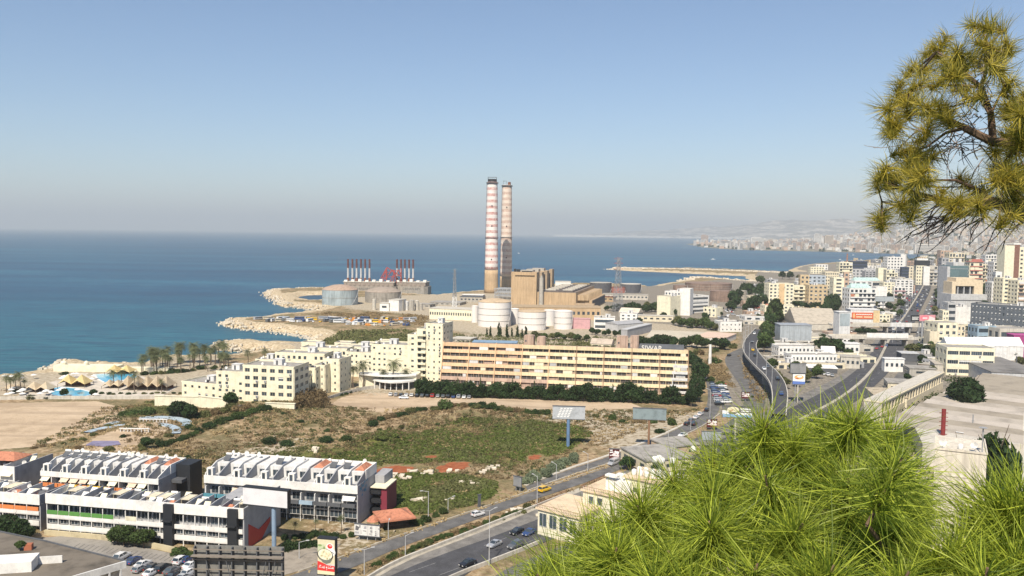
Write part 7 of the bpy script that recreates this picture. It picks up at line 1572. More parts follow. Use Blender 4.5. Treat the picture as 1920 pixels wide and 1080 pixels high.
trow([(1536, 664), (1576, 666)], 4, 30, '%s round dark tree from the left behind the shark fin kiosk', 'dark', 'round', 'round trees behind the kiosk', .9, 4, 33)
trow([(1606, 627), (1642, 628)], 4, 18, '%s dark tree from the left between the two overpasses', 'dark', 'round', 'trees between the overpasses', .7, 2, 34)
trow([(1700, 664), (1735, 668), (1772, 676)], 7, 24, '%s green tree from the left behind the highway stalls', 'mid', 'round', 'trees behind the stalls', .9, 4, 35, ['mid', 'dark', 'olive'])
trow([(1845, 590), (1852, 560)], 4, 22, '%s dark tree behind the beige frame building', 'dark', 'round', 'trees behind the frame building', 1.2, 5, 36)
trow([(1755, 640), (1752, 600), (1757, 565), (1760, 540)], 16, 10, '%s street tree from the near end on the right side of the far highway', 'olive', 'round', 'street trees right of the highway', .9, 3, 37, ['olive', 'mid', 'dark'])
trow([(1650, 620), (1672, 590), (1690, 560), (1705, 535)], 12, 9, '%s street tree from the near end on the left side of the far highway', 'olive', 'round', 'street trees left of the highway', .9, 3, 38, ['olive', 'mid'])
for x, y, w, lf, kd, lab, sz in [(335, 784, 42, 'dark', 'round', 'big dark round tree below the beach club retaining wall', .8), (356, 786, 34, 'dark', 'round', 'dark tree touching the big one below the retaining wall', .9), (432, 774, 36, 'dark', 'round', 'dark tree in front of the left hotel block', .9), (274, 843, 26, 'dark', 'round', 'dark round tree beside the disused basins', .9),
        (503, 834, 42, 'dark', 'bush', 'dark wide shrub left of the pair on the dry slope', .7), (533, 835, 40, 'dark', 'bush', 'dark wide shrub right of the pair on the dry slope', .7), (610, 829, 38, 'dark', 'bush', 'dark shrub left of the white speck in the field', .9), (646, 826, 32, 'mid', 'bush', 'green shrub right of the white speck in the field', .8),
        (700, 796, 30, 'dark', 'bush', 'dark ragged shrub below the earth mound', .9), (532, 786, 14, 'dark', 'bush', 'small round shrub on the bare mound, upper', .9), (564, 799, 18, 'dark', 'bush', 'oval dark shrub on the bare mound', .8), (595, 796, 8, 'dark', 'bush', 'tiny dark shrub right of the oval one', 1),
        (838, 774, 46, 'mid', 'bush', 'spreading green shrub at the edge of the dirt car park', 1.0), (712, 815, 22, 'dark', 'bush', 'dark shrub on top of the straw heap', .7), (436, 872, 46, 'olive', 'bush', 'large olive shrub on the dry grass behind the town houses', 1.1), (352, 860, 18, 'dark', 'bush', 'small dark shrub left of the large olive one', .9),
        (1262, 797, 26, 'mid', 'bush', 'green tree like shrub right of the dark grey billboard', 1.3), (1236, 812, 30, 'dark', 'bush', 'dark shrub under the dark grey billboard', .7), (1188, 862, 30, 'dark', 'round', 'dark round tree in the road median, upper of two', .8), (1177, 881, 36, 'dark', 'round', 'dark round tree in the road median, lower of two', .8),
        (1372, 802, 14, 'dark', 'bush', 'small dark shrub by the blue white billboard', 1), (385, 703, 0, 'dark', 'bush', '', 0), (336, 936, 22, 'mid', 'column', 'bright green climbing shrub on the grey flank of the rear town houses', 1.7), (390, 948, 24, 'palm', 'bush', 'fan palm like shrub between the two rear town house rows', .9),
        (1410, 745, 10, 'dark', 'bush', 'shrub beside the small red board at the curve', 1), (1405, 665, 22, 'dark', 'bush', 'dark shrub under the start of the viaduct', 1), (1330, 715, 24, 'mid', 'bush', 'green shrub above the parking rows', 1), (1352, 722, 22, 'mid', 'bush', 'second green shrub above the parking rows', 1),
        (1340, 680, 34, 'mid', 'bush', 'wide green shrub by the white obelisk', .8), (120, 744, 17, 'dark', 'round', 'round tree at the middle rim of the kidney shaped pool', .9), (175, 745, 17, 'dark', 'round', 'round tree at the right rim of the kidney shaped pool', .9), (30, 736, 14, 'dark', 'bush', 'dark shrub left of the kidney shaped pool', 1),
        (62, 748, 26, 'olive', 'bush', 'olive shrubs at the beach club wall, left', .7), (88, 748, 20, 'dark', 'bush', 'dark shrub at the beach club wall', .7), (120, 703, 20, 'dark', 'bush', 'dark shrub on the rocky pier', .7), (205, 845, 30, 'olive', 'bush', 'olive bush below the purple grey paving', .6), (145, 842, 20, 'dry', 'bush', 'dry leafless bush left of the olive one', .9),
        (230, 820, 16, 'dark', 'bush', 'small dark bush inside the lower basin', .9), (1570, 610, 22, 'dark', 'round', 'dark tree left of the white tower slab', 1.2)]:
    if w: tree(x, y, w, lab, lf, kd, None, sz)
def at_tree(px, foot, wpx, D, lab, leaf='dark', sz=1.0):
    p = pos_at(px, D); p.z = gz(p.x, p.y); tree(0, 0, 0, lab, leaf, 'round', None, sz, pos=p, width=wpx/F*D)
at_tree(1811, 0, 80, 405, 'large dark round tree between the school like building and the factory roof', 'dark', .95)
at_tree(1805, 0, 78, 262, 'dark tree behind the blank pale building, left of the pair', 'dark', 1.8); at_tree(1858, 0, 95, 256, 'bigger dark tree behind the blank pale building, right of the pair', 'dark', 1.8)
p = P(1331, 684); mb = MB(); mb.use(M['white']); mb.tube((0, 0, 0), (0, 0, 12), 1.0, .7, 8); tag(mb.build('obelisk', loc=p), 'white slender pillar standing among the bushes behind the terraces', 'pillar')
trow([(250, 850), (330, 812), (420, 800)], 9, 20, '%s scrub bush from the left inside the dry plot by the basins', 'dry', 'bush', 'scrub by the basins', .8, 12, 61, ['olive', 'dry', 'dark'])
trow([(470, 850), (560, 862), (650, 850)], 12, 17, '%s low bush from the left on the dry slope behind the town houses', 'olive', 'bush', 'low bushes on the dry slope', .7, 12, 62, ['olive', 'dry', 'mid'])
trow([(580, 812), (700, 806), (830, 800)], 12, 16, '%s low bush from the left along the upper edge of the green field', 'olive', 'bush', 'bushes at the upper field edge', .8, 8, 63, ['olive', 'dry', 'mid'])
trow([(60, 842), (150, 826), (210, 800)], 9, 15, '%s dry bush from the left along the sand lot edge', 'dry', 'bush', 'bushes along the sand lot edge', .7, 5, 64, ['olive', 'dry'])
trow([(262, 704), (420, 690)], 16, 16, '%s bush from the left under the seaside palms', 'olive', 'bush', 'bushes under the palms', 1.0, 6, 65, ['olive', 'dark', 'mid'])
trow([(180, 740), (345, 738)], 12, 11, '%s bush from the left in front of the tent row', 'olive', 'bush', 'bushes before the tents', .8, 4, 66, ['olive', 'dark'])
rt_ = random.Random(99)
for xa, xb, ya, yb, n in [(1440, 1600, 590, 700, 26), (1600, 1700, 530, 600, 14), (1765, 1920, 545, 690, 26), (1180, 1400, 575, 625, 14), (1700, 1770, 640, 720, 8), (1420, 1560, 515, 560, 14)]:
    for i in range(n): tree(rt_.uniform(xa, xb), rt_.uniform(ya, yb), rt_.uniform(9, 17), 'small dark tree growing between the blocks and yards of the town', rt_.choice(('dark', 'mid', 'olive')), 'round', 'small trees between the town blocks')
# palms
rnd = random.Random(40)
for i in range(46): x = 262+rnd.random()*168; y = 690+rnd.uniform(-6, 14)-(x-262)*.05; palm(x, y, rnd.uniform(7.5, 11.5), '%s palm of the dense grove between the tent roofs and the sea' % ordn(i), 'palms of the seaside grove')
for i, (x, y, t_) in enumerate([(12, 736, 704), (30, 734, 702), (38, 735, 699), (20, 738, 708), (46, 731, 712)]): palm(x, y, HT(P(x, y), t_), '%s palm of the small group at the left edge of the beach club' % ordn(i), 'palms at the left edge')
for x, y, t_, l in [(213, 727, 695, 'tall palm left before the tent row'), (228, 722, 695, 'tall palm at the left end of the tent row'), (252, 735, 700, 'palm in the middle of the tent row'), (303, 735, 712, 'bushy palm at the right end of the tent row'), (272, 690, 665, 'palm standing apart left of the seaside grove'), (496, 685, 655, 'thin palm behind the hotel against the spit'), (465, 686, 656, 'palm left of the thin one behind the hotel'),
                (412, 688, 662, 'leaning palm at the right end of the seaside grove'), (662, 727, 688, 'palm at the left of the hotel lobby'), (681, 727, 680, 'tall palm in front of the hotel lobby canopy'), (737, 728, 677, 'tallest palm before the lobby entrance'), (718, 728, 694, 'short palm left of the tallest lobby palm'), (762, 727, 694, 'short palm right of the tallest lobby palm'), (767, 726, 704, 'lowest palm by the lobby end'),
                (592, 1000, 976, 'low date palm in the garden of the middle town houses'), (640, 1000, 970, 'second low date palm in the garden of the middle town houses'), (553, 1003, 980, 'low palm behind the blue billboard pole'), (1596, 600, 583, 'palm beside the orange signed store')]: palm(x, y, HT(P(x, y), t_), l)
# ------------------------------------------------------------------ ground cover: weeds, reeds, dry grass
def scatter(name, polys, n, lr, lh, per, size, leaf, label, seed, flat=.6, nscale=18, thr=-.1):
    rs = np.random.RandomState(seed); lob = []
    for poly in polys:
        xs = [q[0] for q in poly]; ys = [q[1] for q in poly]; X = rs.uniform(min(xs), max(xs), n*3); Y = rs.uniform(min(ys), max(ys), n*3); s = sdist(poly, X, Y)
        for rp in RED_P: s = np.where(sdist(rp, X, Y) > -1.2, -1, s)
        k = (s > 0) & (vnoise(X, Y, nscale, seed) > thr); X = X[k][:n]; Y = Y[k][:n]
        for x, y in zip(X, Y): r = lr*rs.uniform(.5, 1.4); lob.append((x, y, gz(x, y)+lh*.2, r, r, lh*rs.uniform(.6, 1.3)))
    tag(obj(name, leaf_cloud('leaves', lob, len(lob)*per, size, LEAF[leaf], seed, flat)), label, name.replace('_', ' '), None, 'stuff')
FI = [FIELD]
scatter('weeds', GREEN_P[:2], 4200, .9, .42, 22, .40, 'grass', 'green weeds over the waste field', 51, thr=-.22)
scatter('weeds', GREEN_P, 1500, 1.0, .6, 22, .40, 'olive', 'olive weeds over the waste field', 52, thr=0, nscale=11)
scatter('dry_grass', FI, 5200, .9, .38, 12, .38, 'dry', 'brown dry weeds over the waste ground', 53, thr=-.05)
scatter('dry_grass', FI, 5200, .8, .38, 12, .36, 'straw', 'straw coloured grass over the waste ground', 54, thr=.05, nscale=12)
scatter('low_scrub', FI, 1700, 1.0, .6, 26, .4, 'olive', 'olive scrub over the waste ground', 55, thr=-.08, nscale=25)
scatter('reeds', [poly2([(552, 776), (560, 748), (600, 744), (622, 770)])], 90, 1.3, 3.6, 90, .5, 'dry', 'tall dry reeds beside the cream hotel walls', 56, 0, thr=-1)
scatter('reeds', [poly2([(598, 650), (640, 622), (760, 620), (830, 640), (740, 662), (690, 648)])], 900, 2.4, 1.6, 18, .9, 'olive', 'olive brown reed bed between the hotel and the scrapyard spit', 57, 0, thr=-.3)
scatter('low_scrub', [poly2([(590, 590), (640, 583), (800, 592), (800, 612), (640, 596)])], 500, 2.6, 1.0, 16, .9, 'dry', 'brown scrub on the flat behind the scrapped vehicles', 58, thr=-.2)
scatter('dry_grass', [poly2([(560, 1072), (690, 1020), (880, 958), (1000, 915), (1140, 868), (1230, 830), (1230, 838), (1100, 892), (985, 925), (880, 963), (700, 1025), (560, 1084)])], 1500, .7, .5, 16, .36, 'straw', 'dry straw grass on the road verges', 59, thr=-.3)
scatter('dry_grass', [poly2([(684, 1064), (740, 1034), (900, 978), (1010, 938), (1100, 909), (1196, 872), (1180, 890), (1010, 945), (740, 1050), (650, 1090)])], 1400, .8, .5, 16, .36, 'dry', 'brown grass between the two roads', 60, thr=-.25)
scatter('low_scrub', [poly2([(1300, 700), (1340, 665), (1360, 690), (1380, 730), (1350, 715)]), poly2([(1385, 668), (1400, 690), (1445, 745), (1420, 760), (1395, 700)])], 330, 1.3, .9, 20, .5, 'dry', 'brown scrub around the curved roads', 61, thr=-.3)
scatter('low_scrub', [poly2([(1010, 648), (1150, 640), (1150, 662), (1010, 660)]), poly2([(850, 628), (1100, 628), (1180, 640), (860, 652)])], 420, 2.0, 1.3, 18, .7, 'olive', 'olive scrub behind the terraced apartments', 62, thr=-.3)
scatter('green_scrub', [poly2([(1620, 800), (1760, 700), (1960, 760), (1960, 1100), (1500, 1100)])], 900, 2.5, 1.5, 30, .6, 'mid', 'green scrub on the slope below the camera', 63, thr=-.1)  # plain green scrub, no flowers
# pale boulders in the weeds
rnd = random.Random(71); mb = MB(); mb.use(rk); BP = [(732, 894), (742, 892), (752, 895), (760, 900), (772, 885), (800, 888), (805, 887), (843, 885), (857, 886), (862, 908), (890, 906), (918, 878), (925, 876), (922, 882), (908, 888), (778, 935), (790, 936), (845, 938), (595, 845), (590, 848), (470, 856), (640, 868), (232, 858), (240, 852), (252, 853), (262, 855), (1005, 968), (960, 966), (965, 958)]
for x, y in BP:
    c = P(x, y); 
    for k in range(3): s = rnd.uniform(.35, 1.1); q = (c.x+rnd.uniform(-1.5, 1.5), c.y+rnd.uniform(-1.5, 1.5)); zc = gz(*q); v = [(q[0]+rnd.uniform(.6, 1)*a*s, q[1]+rnd.uniform(.6, 1)*b*s, zc+.2+rnd.uniform(.4, .8)*c_*s) for a, b, c_ in ((-1, -1, -1), (1, -1, -1), (1, 1, -1), (-1, 1, -1), (-1, -1, 1), (1, -1, 1), (1, 1, 1), (-1, 1, 1))]; mb.add(v, [(0, 3, 2, 1), (4, 5, 6, 7), (0, 1, 5, 4), (1, 2, 6, 5), (2, 3, 7, 6), (3, 0, 4, 7)])
tag(mb.build('boulders'), 'pale boulders scattered in the weeds', 'boulders', None, 'stuff')
# ------------------------------------------------------------------ cars on the roads
for px, py, qx, qy, c, k, l in [(877, 1061, 850, 1072, 'black', 'sedan', 'black car on the near highway by the low guard wall'), (927, 1025, 908, 1034, 'silver', 'sedan', 'silver car on the near highway right of the tall lamp'), (969, 1001, 950, 1010, 'black', 'sedan', 'dark car following behind the silver one on the near highway'), (966, 1028, 950, 1035, 'grey', 'suv', 'dark grey car beside the needles at the guard wall'),
        (992, 1003, 975, 1012, 'blue', 'sedan', 'dark blue car partly behind the pine needles on the highway'), (896, 968, 920, 961, 'white', 'hatch', 'white car with black roof on the coastal road'), (1021, 922, 1045, 914, 'yellow', 'suv', 'yellow taxi like car on the coastal road'), (1280, 819, 1262, 824, 'white', 'sedan', 'white car crossing from the median into the slip road'),
        (1288, 797, 1300, 790, 'black', 'sedan', 'black car parked at the left edge of the slip road, lowest'), (1296, 792, 1306, 785, 'grey', 'suv', 'dark grey car parked second on the left edge of the slip road'), (1301, 798, 1313, 790, 'black', 'suv', 'black car driving beside the parked row on the slip road'), (1305, 785, 1315, 779, 'white', 'sedan', 'white car parked third on the left edge of the slip road'), (1313, 779, 1322, 773, 'white', 'sedan', 'white car parked fourth on the left edge of the slip road'),
        (1325, 771, 1333, 764, 'black', 'sedan', 'black car at the mouth of the parking rows'), (1150, 872, 1130, 880, 'silver', 'van', 'silver van on the coastal road below the red board')]: carpx(px, py, qx, qy, c, k, l)
rnd = random.Random(90); cc = ['white', 'white', 'silver', 'black', 'grey', 'blue', 'red', 'white', 'black', 'silver']
def rowcars(a, b, n, ang, lab, group, skew=0):
    for i in range(n):
        x, y = a[0]+(b[0]-a[0])*i/max(1, n-1), a[1]+(b[1]-a[1])*i/max(1, n-1); c = rnd.choice(cc); car((x, y), ang+rnd.uniform(-.05, .05), c, rnd.choice(('sedan', 'hatch', 'suv')), '%s %s' % (c, lab % ordn(i)), group, True)
rowcars((1337, 722), (1349, 760), 11, .25, 'car, %s from the far end of the left parking row', 'left parking row'); rowcars((1353, 722), (1364, 756), 10, .25, 'car, %s from the far end of the right parking row', 'right parking row')
rowcars((1470, 690), (1560, 706), 12, 1.4, 'car, %s from the left before the petrol canopy', 'cars by the petrol canopy'); rowcars((1440, 676), (1520, 682), 9, 1.3, 'car, %s from the left beside the low white buildings', 'cars by the low white buildings'); rowcars((733, 742), (880, 747), 16, 1.5, 'car, %s from the left parked before the long hedge', 'cars before the hedge')
car((757, 748), 0, 'white', 'sedan', 'white car standing alone on the dirt lot before the lobby', None, True); car((802, 741), 0, 'white', 'bus', 'white box truck parked at the left end of the hedge', None, True, name='truck', cat='truck')
for i in range(70): x, y = rnd.uniform(1330, 1432), rnd.uniform(577, 606); c = rnd.choice(cc); p = P(x, y); car((x, y), rnd.uniform(-.2, .2)+(1.5 if rnd.random() < .5 else 0), c, rnd.choice(('sedan', 'suv', 'van')), '%s vehicle in the crowded parking yard beside the grove' % c, 'vehicles in the crowded yard', True, z=p.z+.02)
def lane(f, n, i0, i1, rev, lab, group, A=A_, B=B_, zz=.14, prob=1.0):
    for k in range(n):
        i = int(i0+(i1-i0)*(k+rnd.uniform(.1, .9))/n); i = min(i, len(A)-2); a = A[i].lerp(B[i], f+rnd.uniform(-.02, .02)); b2 = A[i+1].lerp(B[i+1], f); d = b2-a; an = math.atan2(d.y, d.x)+(math.pi if rev else 0); c = rnd.choice(cc)
        o = car(a, an, c, rnd.choice(('sedan', 'sedan', 'suv', 'van', 'hatch')), '%s %s' % (c, lab % ordn(k)), group, True, z=a.z+zz-(0 if zz < 1 else 1))
for j, (f, n, rev) in enumerate([(.10, 17, True), (.24, 15, True), (.37, 14, True), (.62, 13, False), (.76, 15, False), (.90, 16, False)]): lane(f, n, 62, 159, rev, 'car, %%s from the near end, lane %s of the far highway' % ['one', 'two', 'three', 'four', 'five', 'six'][j], 'cars on the far highway')
A2, B2 = strip(None, [(1685, 705), (1712, 646), (1725, 600), (1755, 540)], [(1720, 720), (1735, 650), (1745, 605), (1766, 545)], ASD)
for f, w_ in ((.15, 'left'), (.5, 'middle'), (.85, 'right')): lane(f, 15, 20, 158, False, 'car, %%s from the near end in the %s file of the service road' % w_, 'cars on the service road', A2, B2, .13)
VA2 = [v for v in VA]; VB2 = [v for v in VB]
for j, (i, f, c, k) in enumerate([(22, .3, 'white', 'suv'), (52, .6, 'black', 'sedan'), (72, .7, 'yellow', 'hatch'), (84, .6, 'black', 'hatch'), (104, .75, 'grey', 'sedan'), (108, .4, 'white', 'sedan'), (122, .7, 'black', 'sedan'), (140, .6, 'blue', 'sedan')]):
    a = VA2[i].lerp(VB2[i], f); d = VA2[i+1]-VA2[i]; car(a, math.atan2(d.y, d.x), c, k, '%s car, %s from the far end on the viaduct' % (c, ordn(j)), 'cars on the viaduct', True, z=a.z+.02)
car((1367, 668), 1.0, 'black', 'sedan', 'black car at the top of the curved road beside the viaduct', None, True)
# street lamps
for px, y, t_, dbl, rz_, l in [(917, 1060, 957, True, R(42), 'tallest two armed street lamp in front of the near highway'), (683, 1078, 1030, True, R(20), 'two armed street lamp beside the food billboard'), (561, 1048, 1016, False, R(10), 'short street lamp on the bare lot behind the food billboard'), (760, 1044, 1004, False, R(40), 'street lamp with a grey box between the two roads'),
        (803, 978, 921, False, R(200), 'tall pale post lamp by the pavilion verge'), (840, 962, 936, False, R(40), 'thin lamp post in the weeds right of the pale post'), (1007, 947, 893, False, R(130), 'lamp post by the yellow car'), (1043, 901, 872, False, R(130), 'lamp post in the median below the grey green bushes'), (1102, 884, 851, False, R(130), 'lamp post in the median left of the small red board'),
        (1253, 825, 806, False, R(130), 'lamp post by the white crossing car'), (1295, 806, 782, False, R(130), 'lamp post beside the parked cars of the slip road'), (1331, 783, 731, False, R(130), 'tall lamp post at the mouth of the parking rows'), (728, 1010, 981, False, R(90), 'plain pale post beside the pavilion')]: lamp(px, y, l, top=t_, double=dbl, rz=rz_)
for k in range(14): i = 66+k*7; a = A_[min(i, 158)].lerp(B_[min(i, 158)], .49); lamp(a, 0, '%s twin lamp from the near end on the far highway median' % ordn(k), h=12, double=True, rz=.4, group='twin lamps on the highway median')
for k in range(9): i = 22+k*14; a = VA[i].lerp(VB[i], .04); lamp(a, 0, '%s lamp post from the far end on the viaduct left edge' % ordn(k), h=10, rz=0, group='lamps on the viaduct')
# ------------------------------------------------------------------ pines close to the camera
def needlem(rgb, tr=.35):
    m, t, b = new_mat('pine_needles'); tc = N(t, 'ShaderNodeTexCoord').outputs['Object']; n = N(t, 'ShaderNodeTexNoise', i_Scale=9.0, i_Detail=3.0); t.links.new(tc, n.inputs['Vector'])
    a = N(t, 'ShaderNodeAttribute', attribute_name='tone').outputs['Fac']
    c = mixc(t, a, tuple(x*.32 for x in rgb), (min(1, rgb[0]*1.9), rgb[1]*1.4, rgb[2]*1.3)); c = mixc(t, ramp(t, n.outputs[0], [(.45, 0.0), (.7, .45)]), c, (rgb[0]*1.15, rgb[1]*.85, rgb[2]))
    t.links.new(c, b.inputs['Base Color']); b.inputs['Roughness'].default_value = .45; b.inputs['Specular IOR Level'].default_value = .35
    tl = N(t, 'ShaderNodeBsdfTranslucent'); t.links.new(c, tl.inputs['Color']); ms = N(t, 'ShaderNodeMixShader', i_0=tr); t.links.new(b.outputs[0], ms.inputs[1]); t.links.new(tl.outputs[0], ms.inputs[2]); t.links.new(ms.outputs[0], t.nodes['Material Output'].inputs['Surface']); return m
NG, NO, ND = needlem((.31, .47, .06), .44), needlem((.40, .43, .07), .45), needlem((.22, .13, .05))
def tuft_mesh(n, ln, w, mat, seed, stem=.10, spread=(.15, 1.9), droop=.25):
    'long needles radiating from a twig tip that points along +z'
    rs = np.random.RandomState(seed); s = rs.rand(n)**.8*stem; az = rs.rand(n)*2*np.pi; th = spread[0]+(spread[1]-spread[0])*rs.rand(n)**.75
    d0 = np.stack([np.sin(th)*np.cos(az), np.sin(th)*np.sin(az), np.cos(th)], 1); base = np.stack([rs.randn(n)*.004, rs.randn(n)*.004, -s], 1)
    L = ln*(.65+.45*rs.rand(n)); bend = rs.randn(n, 3)*.12; bend[:, 2] -= droop*.3; sd_ = np.cross(d0, rs.randn(n, 3)); sd_ /= np.linalg.norm(sd_, axis=1)[:, None]
    pts = []
    for f, wf in ((0, 1), (.5, .9), (1, .12)):
        c = base+d0*(L*f)[:, None]+bend*(L*f*f)[:, None]; pts += [c-sd_*w*wf/2, c+sd_*w*wf/2]
    v = np.stack(pts, 1).reshape(-1, 3); i = np.arange(n)[:, None]*6; q = np.concatenate([i+np.array([[0, 1, 3, 2]]), i+np.array([[2, 3, 5, 4]])], 0)
    me = bpy.data.meshes.new('needles'); me.vertices.add(len(v)); me.vertices.foreach_set('co', v.ravel().astype(np.float32)); me.loops.add(q.size); me.loops.foreach_set('vertex_index', q.ravel().astype(np.int32))
    me.polygons.add(len(q)); me.polygons.foreach_set('loop_start', (np.arange(len(q))*4).astype(np.int32)); me.polygons.foreach_set('loop_total', np.full(len(q), 4, np.int32)); me.update(calc_edges=True); me.materials.append(mat)
    a = me.attributes.new('tone', 'FLOAT', 'POINT'); tn = np.repeat(rs.rand(n)**1.3, 6); a.data.foreach_set('value', tn.astype(np.float32)); return me
def put_tuft(root, me, p, d, s, rnd):
    q = Vector(d).normalized().to_track_quat('Z', 'Y') ; o = obj('needles', me, root, p-root.location); o.rotation_mode = 'QUATERNION'; o.rotation_quaternion = q @ Matrix.Rotation(rnd.uniform(0, 6.28), 3, 'Z').to_quaternion(); o.scale = (s, s, s); return o
rnd = random.Random(17)
base = Vector((1.1, 1.7, CAMZ-2.6)); lowp = empty('pine_tree', base, 0, 'bright green pine crown with long needles filling the lower right foreground', 'pine tree')
TM = [tuft_mesh(560, .125, .0021, NG, 100+k) for k in range(5)]+[tuft_mesh(420, .115, .0021, NG, 120+k, spread=(.3, 2.2)) for k in range(2)]
main = [(1604, 790, 1.9), (1437, 800, 2.0), (1545, 800, 2.2), (1665, 810, 2.1), (1490, 830, 2.0), (1437, 900, 1.7), (1686, 868, 1.6), (1591, 905, 1.8), (1336, 925, 1.8), (1331, 985, 1.6), (1198, 955, 1.8), (1155, 1035, 1.6), (1256, 1040, 1.6), (1417, 1066, 1.5), (1500, 990, 1.6), (1560, 1070, 1.5), (1690, 985, 1.7), (1803, 1030, 1.6),
        (1900, 965, 1.7), (1850, 1075, 1.5), (1700, 1080, 1.5), (1040, 1062, 1.8), (1100, 1010, 2.0), (1260, 900, 2.1), (1380, 860, 2.1), (1930, 1050, 1.6), (960, 1100, 1.9), (1120, 1110, 1.6), (1300, 1105, 1.5), (1340, 870, 2.2), (1460, 960, 1.9), (1620, 990, 1.9), (1395, 980, 1.8), (1060, 1100, 1.6), (1010, 1085, 1.7), (1110, 1060, 1.7), (1200, 1020, 1.8), (1220, 1090, 1.5), (1895, 950, 1.8), (1940, 935, 1.7), (1150, 970, 2.0), (1550, 880, 2.1), (1860, 1000, 2.0)]
top = lambda x: np.interp(x, [900, 960, 1060, 1130, 1200, 1290, 1350, 1440, 1520, 1600, 1670, 1710, 1745, 1790, 1870, 1960], [1130, 1085, 1010, 970, 930, 905, 850, 805, 800, 780, 800, 860, 960, 1060, 975, 945])
fill = []
while len(fill) < 42:
    x = rnd.uniform(960, 1960); y = rnd.uniform(780, 1150)
    if y > top(x)+35: fill.append((x, y, rnd.uniform(1.9, 2.7)))
tips = []
for k, (x, y, D) in enumerate(main+fill):
    p = at_dist(x, y, D); d = Vector(((x-1450)/1400+rnd.uniform(-.35, .35), -.25+rnd.uniform(-.35, .35), .85)); put_tuft(lowp, TM[k % 7], p, d, rnd.uniform(.85, 1.1) if k < len(main) else rnd.uniform(.9, 1.2), rnd); tips.append((p, d.normalized()))
bk = surf((.17, .11, .07), var=.35, scale=30); root_p = Vector((0, 0, 0))
hubs = [at_dist(x, y, D) for x, y, D in [(1180, 1200, 2.1), (1350, 1180, 2.1), (1520, 1150, 2.1), (1700, 1190, 2.1), (1880, 1180, 2.1)]]
for h in hubs: m_ = MB(); m_.use(bk); m_.tube(root_p, (h-base)*.55+Vector((0, 0, -.1)), .05, .035, 8); m_.tube((h-base)*.55+Vector((0, 0, -.1)), h-base, .035, .018, 8); m_.build('branch', lowp)
m_ = MB(); m_.use(bk); m_.tube((0, 0, -12), (0, 0, 0), .16, .07, 10); m_.build('trunk', lowp)
for h in hubs:
    m_ = MB(); m_.use(bk)
    for p, d in tips:
        if min(hubs, key=lambda q: (q-p).length) is h: mid = (p-d*.16).lerp(h, .45)+Vector((0, .05, -.03)); m_.tube(h-base, mid-base, .010, .006, 5); m_.tube(mid-base, p-d*.12-base, .006, .004, 5); m_.tube(p-d*.12-base, p+d*.01-base, .004, .0025, 5)
    m_.build('twigs', lowp)
# the upper pine hanging in from the right
ub = at_dist(2150, 700, 6.0); upp = empty('pine_tree', ub, 0, 'olive pine branch with bare drooping twigs hanging into the upper right corner', 'pine tree')
UM = [tuft_mesh(250, .108, .0024, NO, 200+k, spread=(.15, 1.5), droop=.9) for k in range(5)]
Z = lambda a, b: (1480+a/2.25, b/2.25)
pads = [(600, 200), (560, 235), (545, 275), (680, 150), (700, 200), (760, 110), (840, 115), (905, 180), (720, 230), (840, 220), (650, 260), (780, 180), (930, 220), (600, 280), (690, 290), (760, 240), (880, 240),
        (440, 430), (500, 395), (560, 355), (640, 340), (600, 420), (420, 500), (455, 530), (540, 450), (625, 480), (690, 370), (660, 430), (430, 470), (580, 500), (500, 440), (480, 350), (730, 330), (730, 420), (410, 540),
        (380, 740), (440, 765), (500, 800), (450, 850), (360, 915), (400, 880), (540, 830), (600, 765), (640, 800), (700, 745), (760, 800), (830, 830), (520, 620), (560, 650), (510, 690), (900, 840), (720, 850), (480, 720), (350, 760), (570, 590), (540, 870), (660, 850), (790, 860), (430, 690),
        (920, 420), (960, 460), (880, 640), (940, 620), (970, 700), (900, 700), (970, 560), (860, 690), (980, 400), (900, 760), (985, 860), (1000, 500), (1010, 640), (910, 320), (930, 330), (1020, 780), (1030, 420), (560, 700), (610, 650), (600, 700), (850, 770), (990, 520), (960, 590), (1015, 560), (1000, 740), (940, 810), (1010, 840), (970, 480), (890, 580), (1020, 690), (930, 690), (960, 900)]
ut = []
for k, (a, b) in enumerate(pads):
    for j in range(1):
        x, y = Z(a+rnd.uniform(-14, 14), b+rnd.uniform(-10, 10)); p = at_dist(x, y, rnd.uniform(3.9, 4.7)); d = Vector((rnd.uniform(-.9, .3), rnd.uniform(-.6, .2), rnd.uniform(-.1, .7))); put_tuft(upp, UM[(k+j) % 5], p, d, rnd.uniform(.8, 1.05), rnd); ut.append((p, d.normalized()))
def limb(pts, r0, r1, D=4.4, name='branch'):
    q = [at_dist(*Z(a, b), D+.12*math.sin(i*1.7))-ub for i, (a, b) in enumerate(pts)]; m_ = MB(); m_.use(bk); n = len(q)
    for i in range(n-1): m_.tube(q[i], q[i+1], r0+(r1-r0)*i/(n-1), r0+(r1-r0)*(i+1)/(n-1), 6)
    m_.build(name, upp)
for pts, r0, r1 in [([(1150, 980), (1000, 920), (860, 850), (740, 860), (620, 840), (480, 800), (390, 760)], .030, .006), ([(1100, 700), (990, 600), (860, 600), (740, 540), (640, 490), (540, 480), (440, 500)], .026, .005), ([(860, 600), (850, 480), (810, 370), (750, 320), (690, 250), (620, 220)], .018, .005), ([(850, 480), (800, 400), (830, 300), (850, 220), (820, 140)], .012, .004),
        ([(990, 600), (1000, 480), (960, 430)], .014, .005), ([(1000, 920), (960, 800), (920, 720), (880, 690)], .016, .005), ([(860, 850), (800, 800), (700, 760), (600, 760)], .010, .004), ([(740, 540), (660, 560), (580, 620), (520, 640)], .009, .003), ([(620, 840), (500, 850), (380, 900)], .008, .003), ([(850, 480), (900, 380), (915, 330)], .006, .003), ([(810, 370), (720, 360), (600, 360), (500, 390)], .008, .003)]: limb(pts, r0, r1)
m_ = MB(); m_.use(surf((.26, .22, .20), var=.3, scale=20))
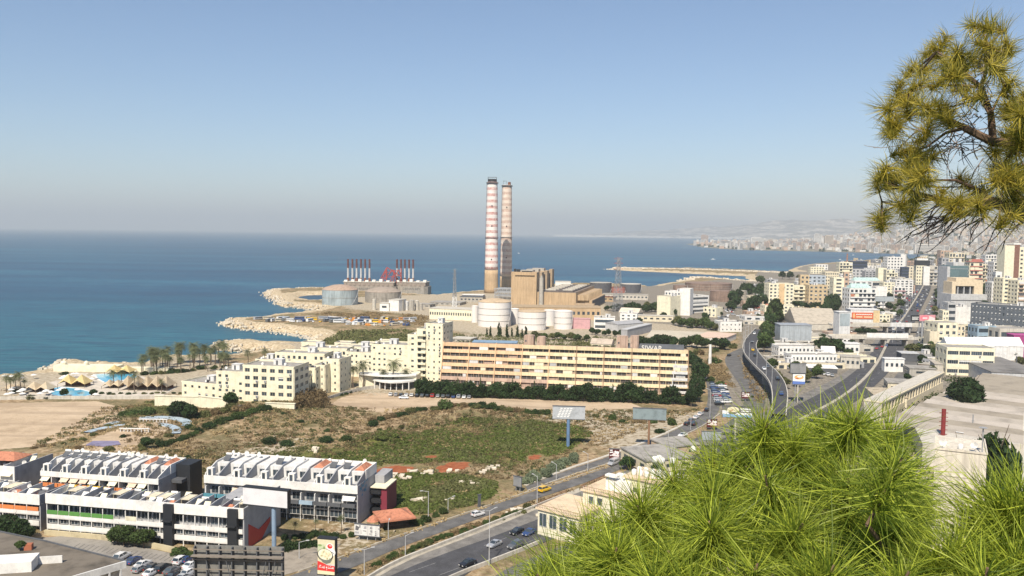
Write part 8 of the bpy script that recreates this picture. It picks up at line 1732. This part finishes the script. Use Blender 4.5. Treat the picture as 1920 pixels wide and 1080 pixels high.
def twig(x, y, dx, dy, n, r, D):
    p = at_dist(*Z(x, y), D)-ub
    for i in range(n): dx += rnd.uniform(-8, 8); dy += rnd.uniform(-7, 7); x += dx; y += dy; q = at_dist(*Z(x, y), D+rnd.uniform(-.03, .03))-ub; m_.tube(p, q, r*(1-i/n*.6), r*(1-(i+1)/n*.6), 4, False); p = q; (twig(x, y, dx+rnd.uniform(-22, 22), dy+rnd.uniform(-14, 14), max(2, n-3), r*.7, D) if rnd.random() < .28 and n > 3 else None)
for i in range(56): twig(rnd.uniform(480, 870), rnd.uniform(470, 690), rnd.uniform(-26, 24), rnd.uniform(-20, 22), 6, .0034, rnd.uniform(4.3, 4.9))
for i in range(34): twig(rnd.uniform(700, 900), rnd.uniform(260, 480), rnd.uniform(-16, 16), rnd.uniform(-24, 16), 5, .003, rnd.uniform(4.2, 4.6))
m_.build('dead_twigs', upp)
for i in range(50): m_ = MB(); m_.use(surf((.07, .055, .05))); twig(rnd.uniform(600, 1020), rnd.uniform(850, 930), rnd.uniform(-34, -2), rnd.uniform(8, 24), 5, .0034, rnd.uniform(4.1, 4.7)); m_.build('hanging_twig', upp)
m_ = MB(); m_.use(bk)
for p, d in ut: q = min((at_dist(*Z(a, b), 4.4) for a, b in [(620, 220), (820, 200), (700, 300), (500, 400), (600, 470), (450, 500), (480, 800), (620, 790), (760, 840), (900, 780), (950, 620), (960, 430), (540, 640), (390, 850)]), key=lambda h: (h-p).length); m_.tube(q-ub, p-d*.08-ub, .005, .003, 4, False); m_.tube(p-d*.08-ub, p-ub, .003, .002, 4, False)
m_.build('twigs', upp)
# ------------------------------------------------------------------ haze
hz, t, b = new_mat('sea_haze'); t.nodes.remove(b)
pv = N(t, 'ShaderNodeVolumePrincipled'); pv.inputs['Color'].default_value = (0.67, 0.70, 0.72, 1); pv.inputs['Density'].default_value = 0.85e-4
pv.inputs['Anisotropy'].default_value = 0.0
t.links.new(pv.outputs[0], t.nodes['Material Output'].inputs['Volume'])
mb = MB(); mb.use(hz); mb.box(-50500, 50500, -3500, 60500, -4.0, 900)
tag(mb.build('haze'), kind='stuff')
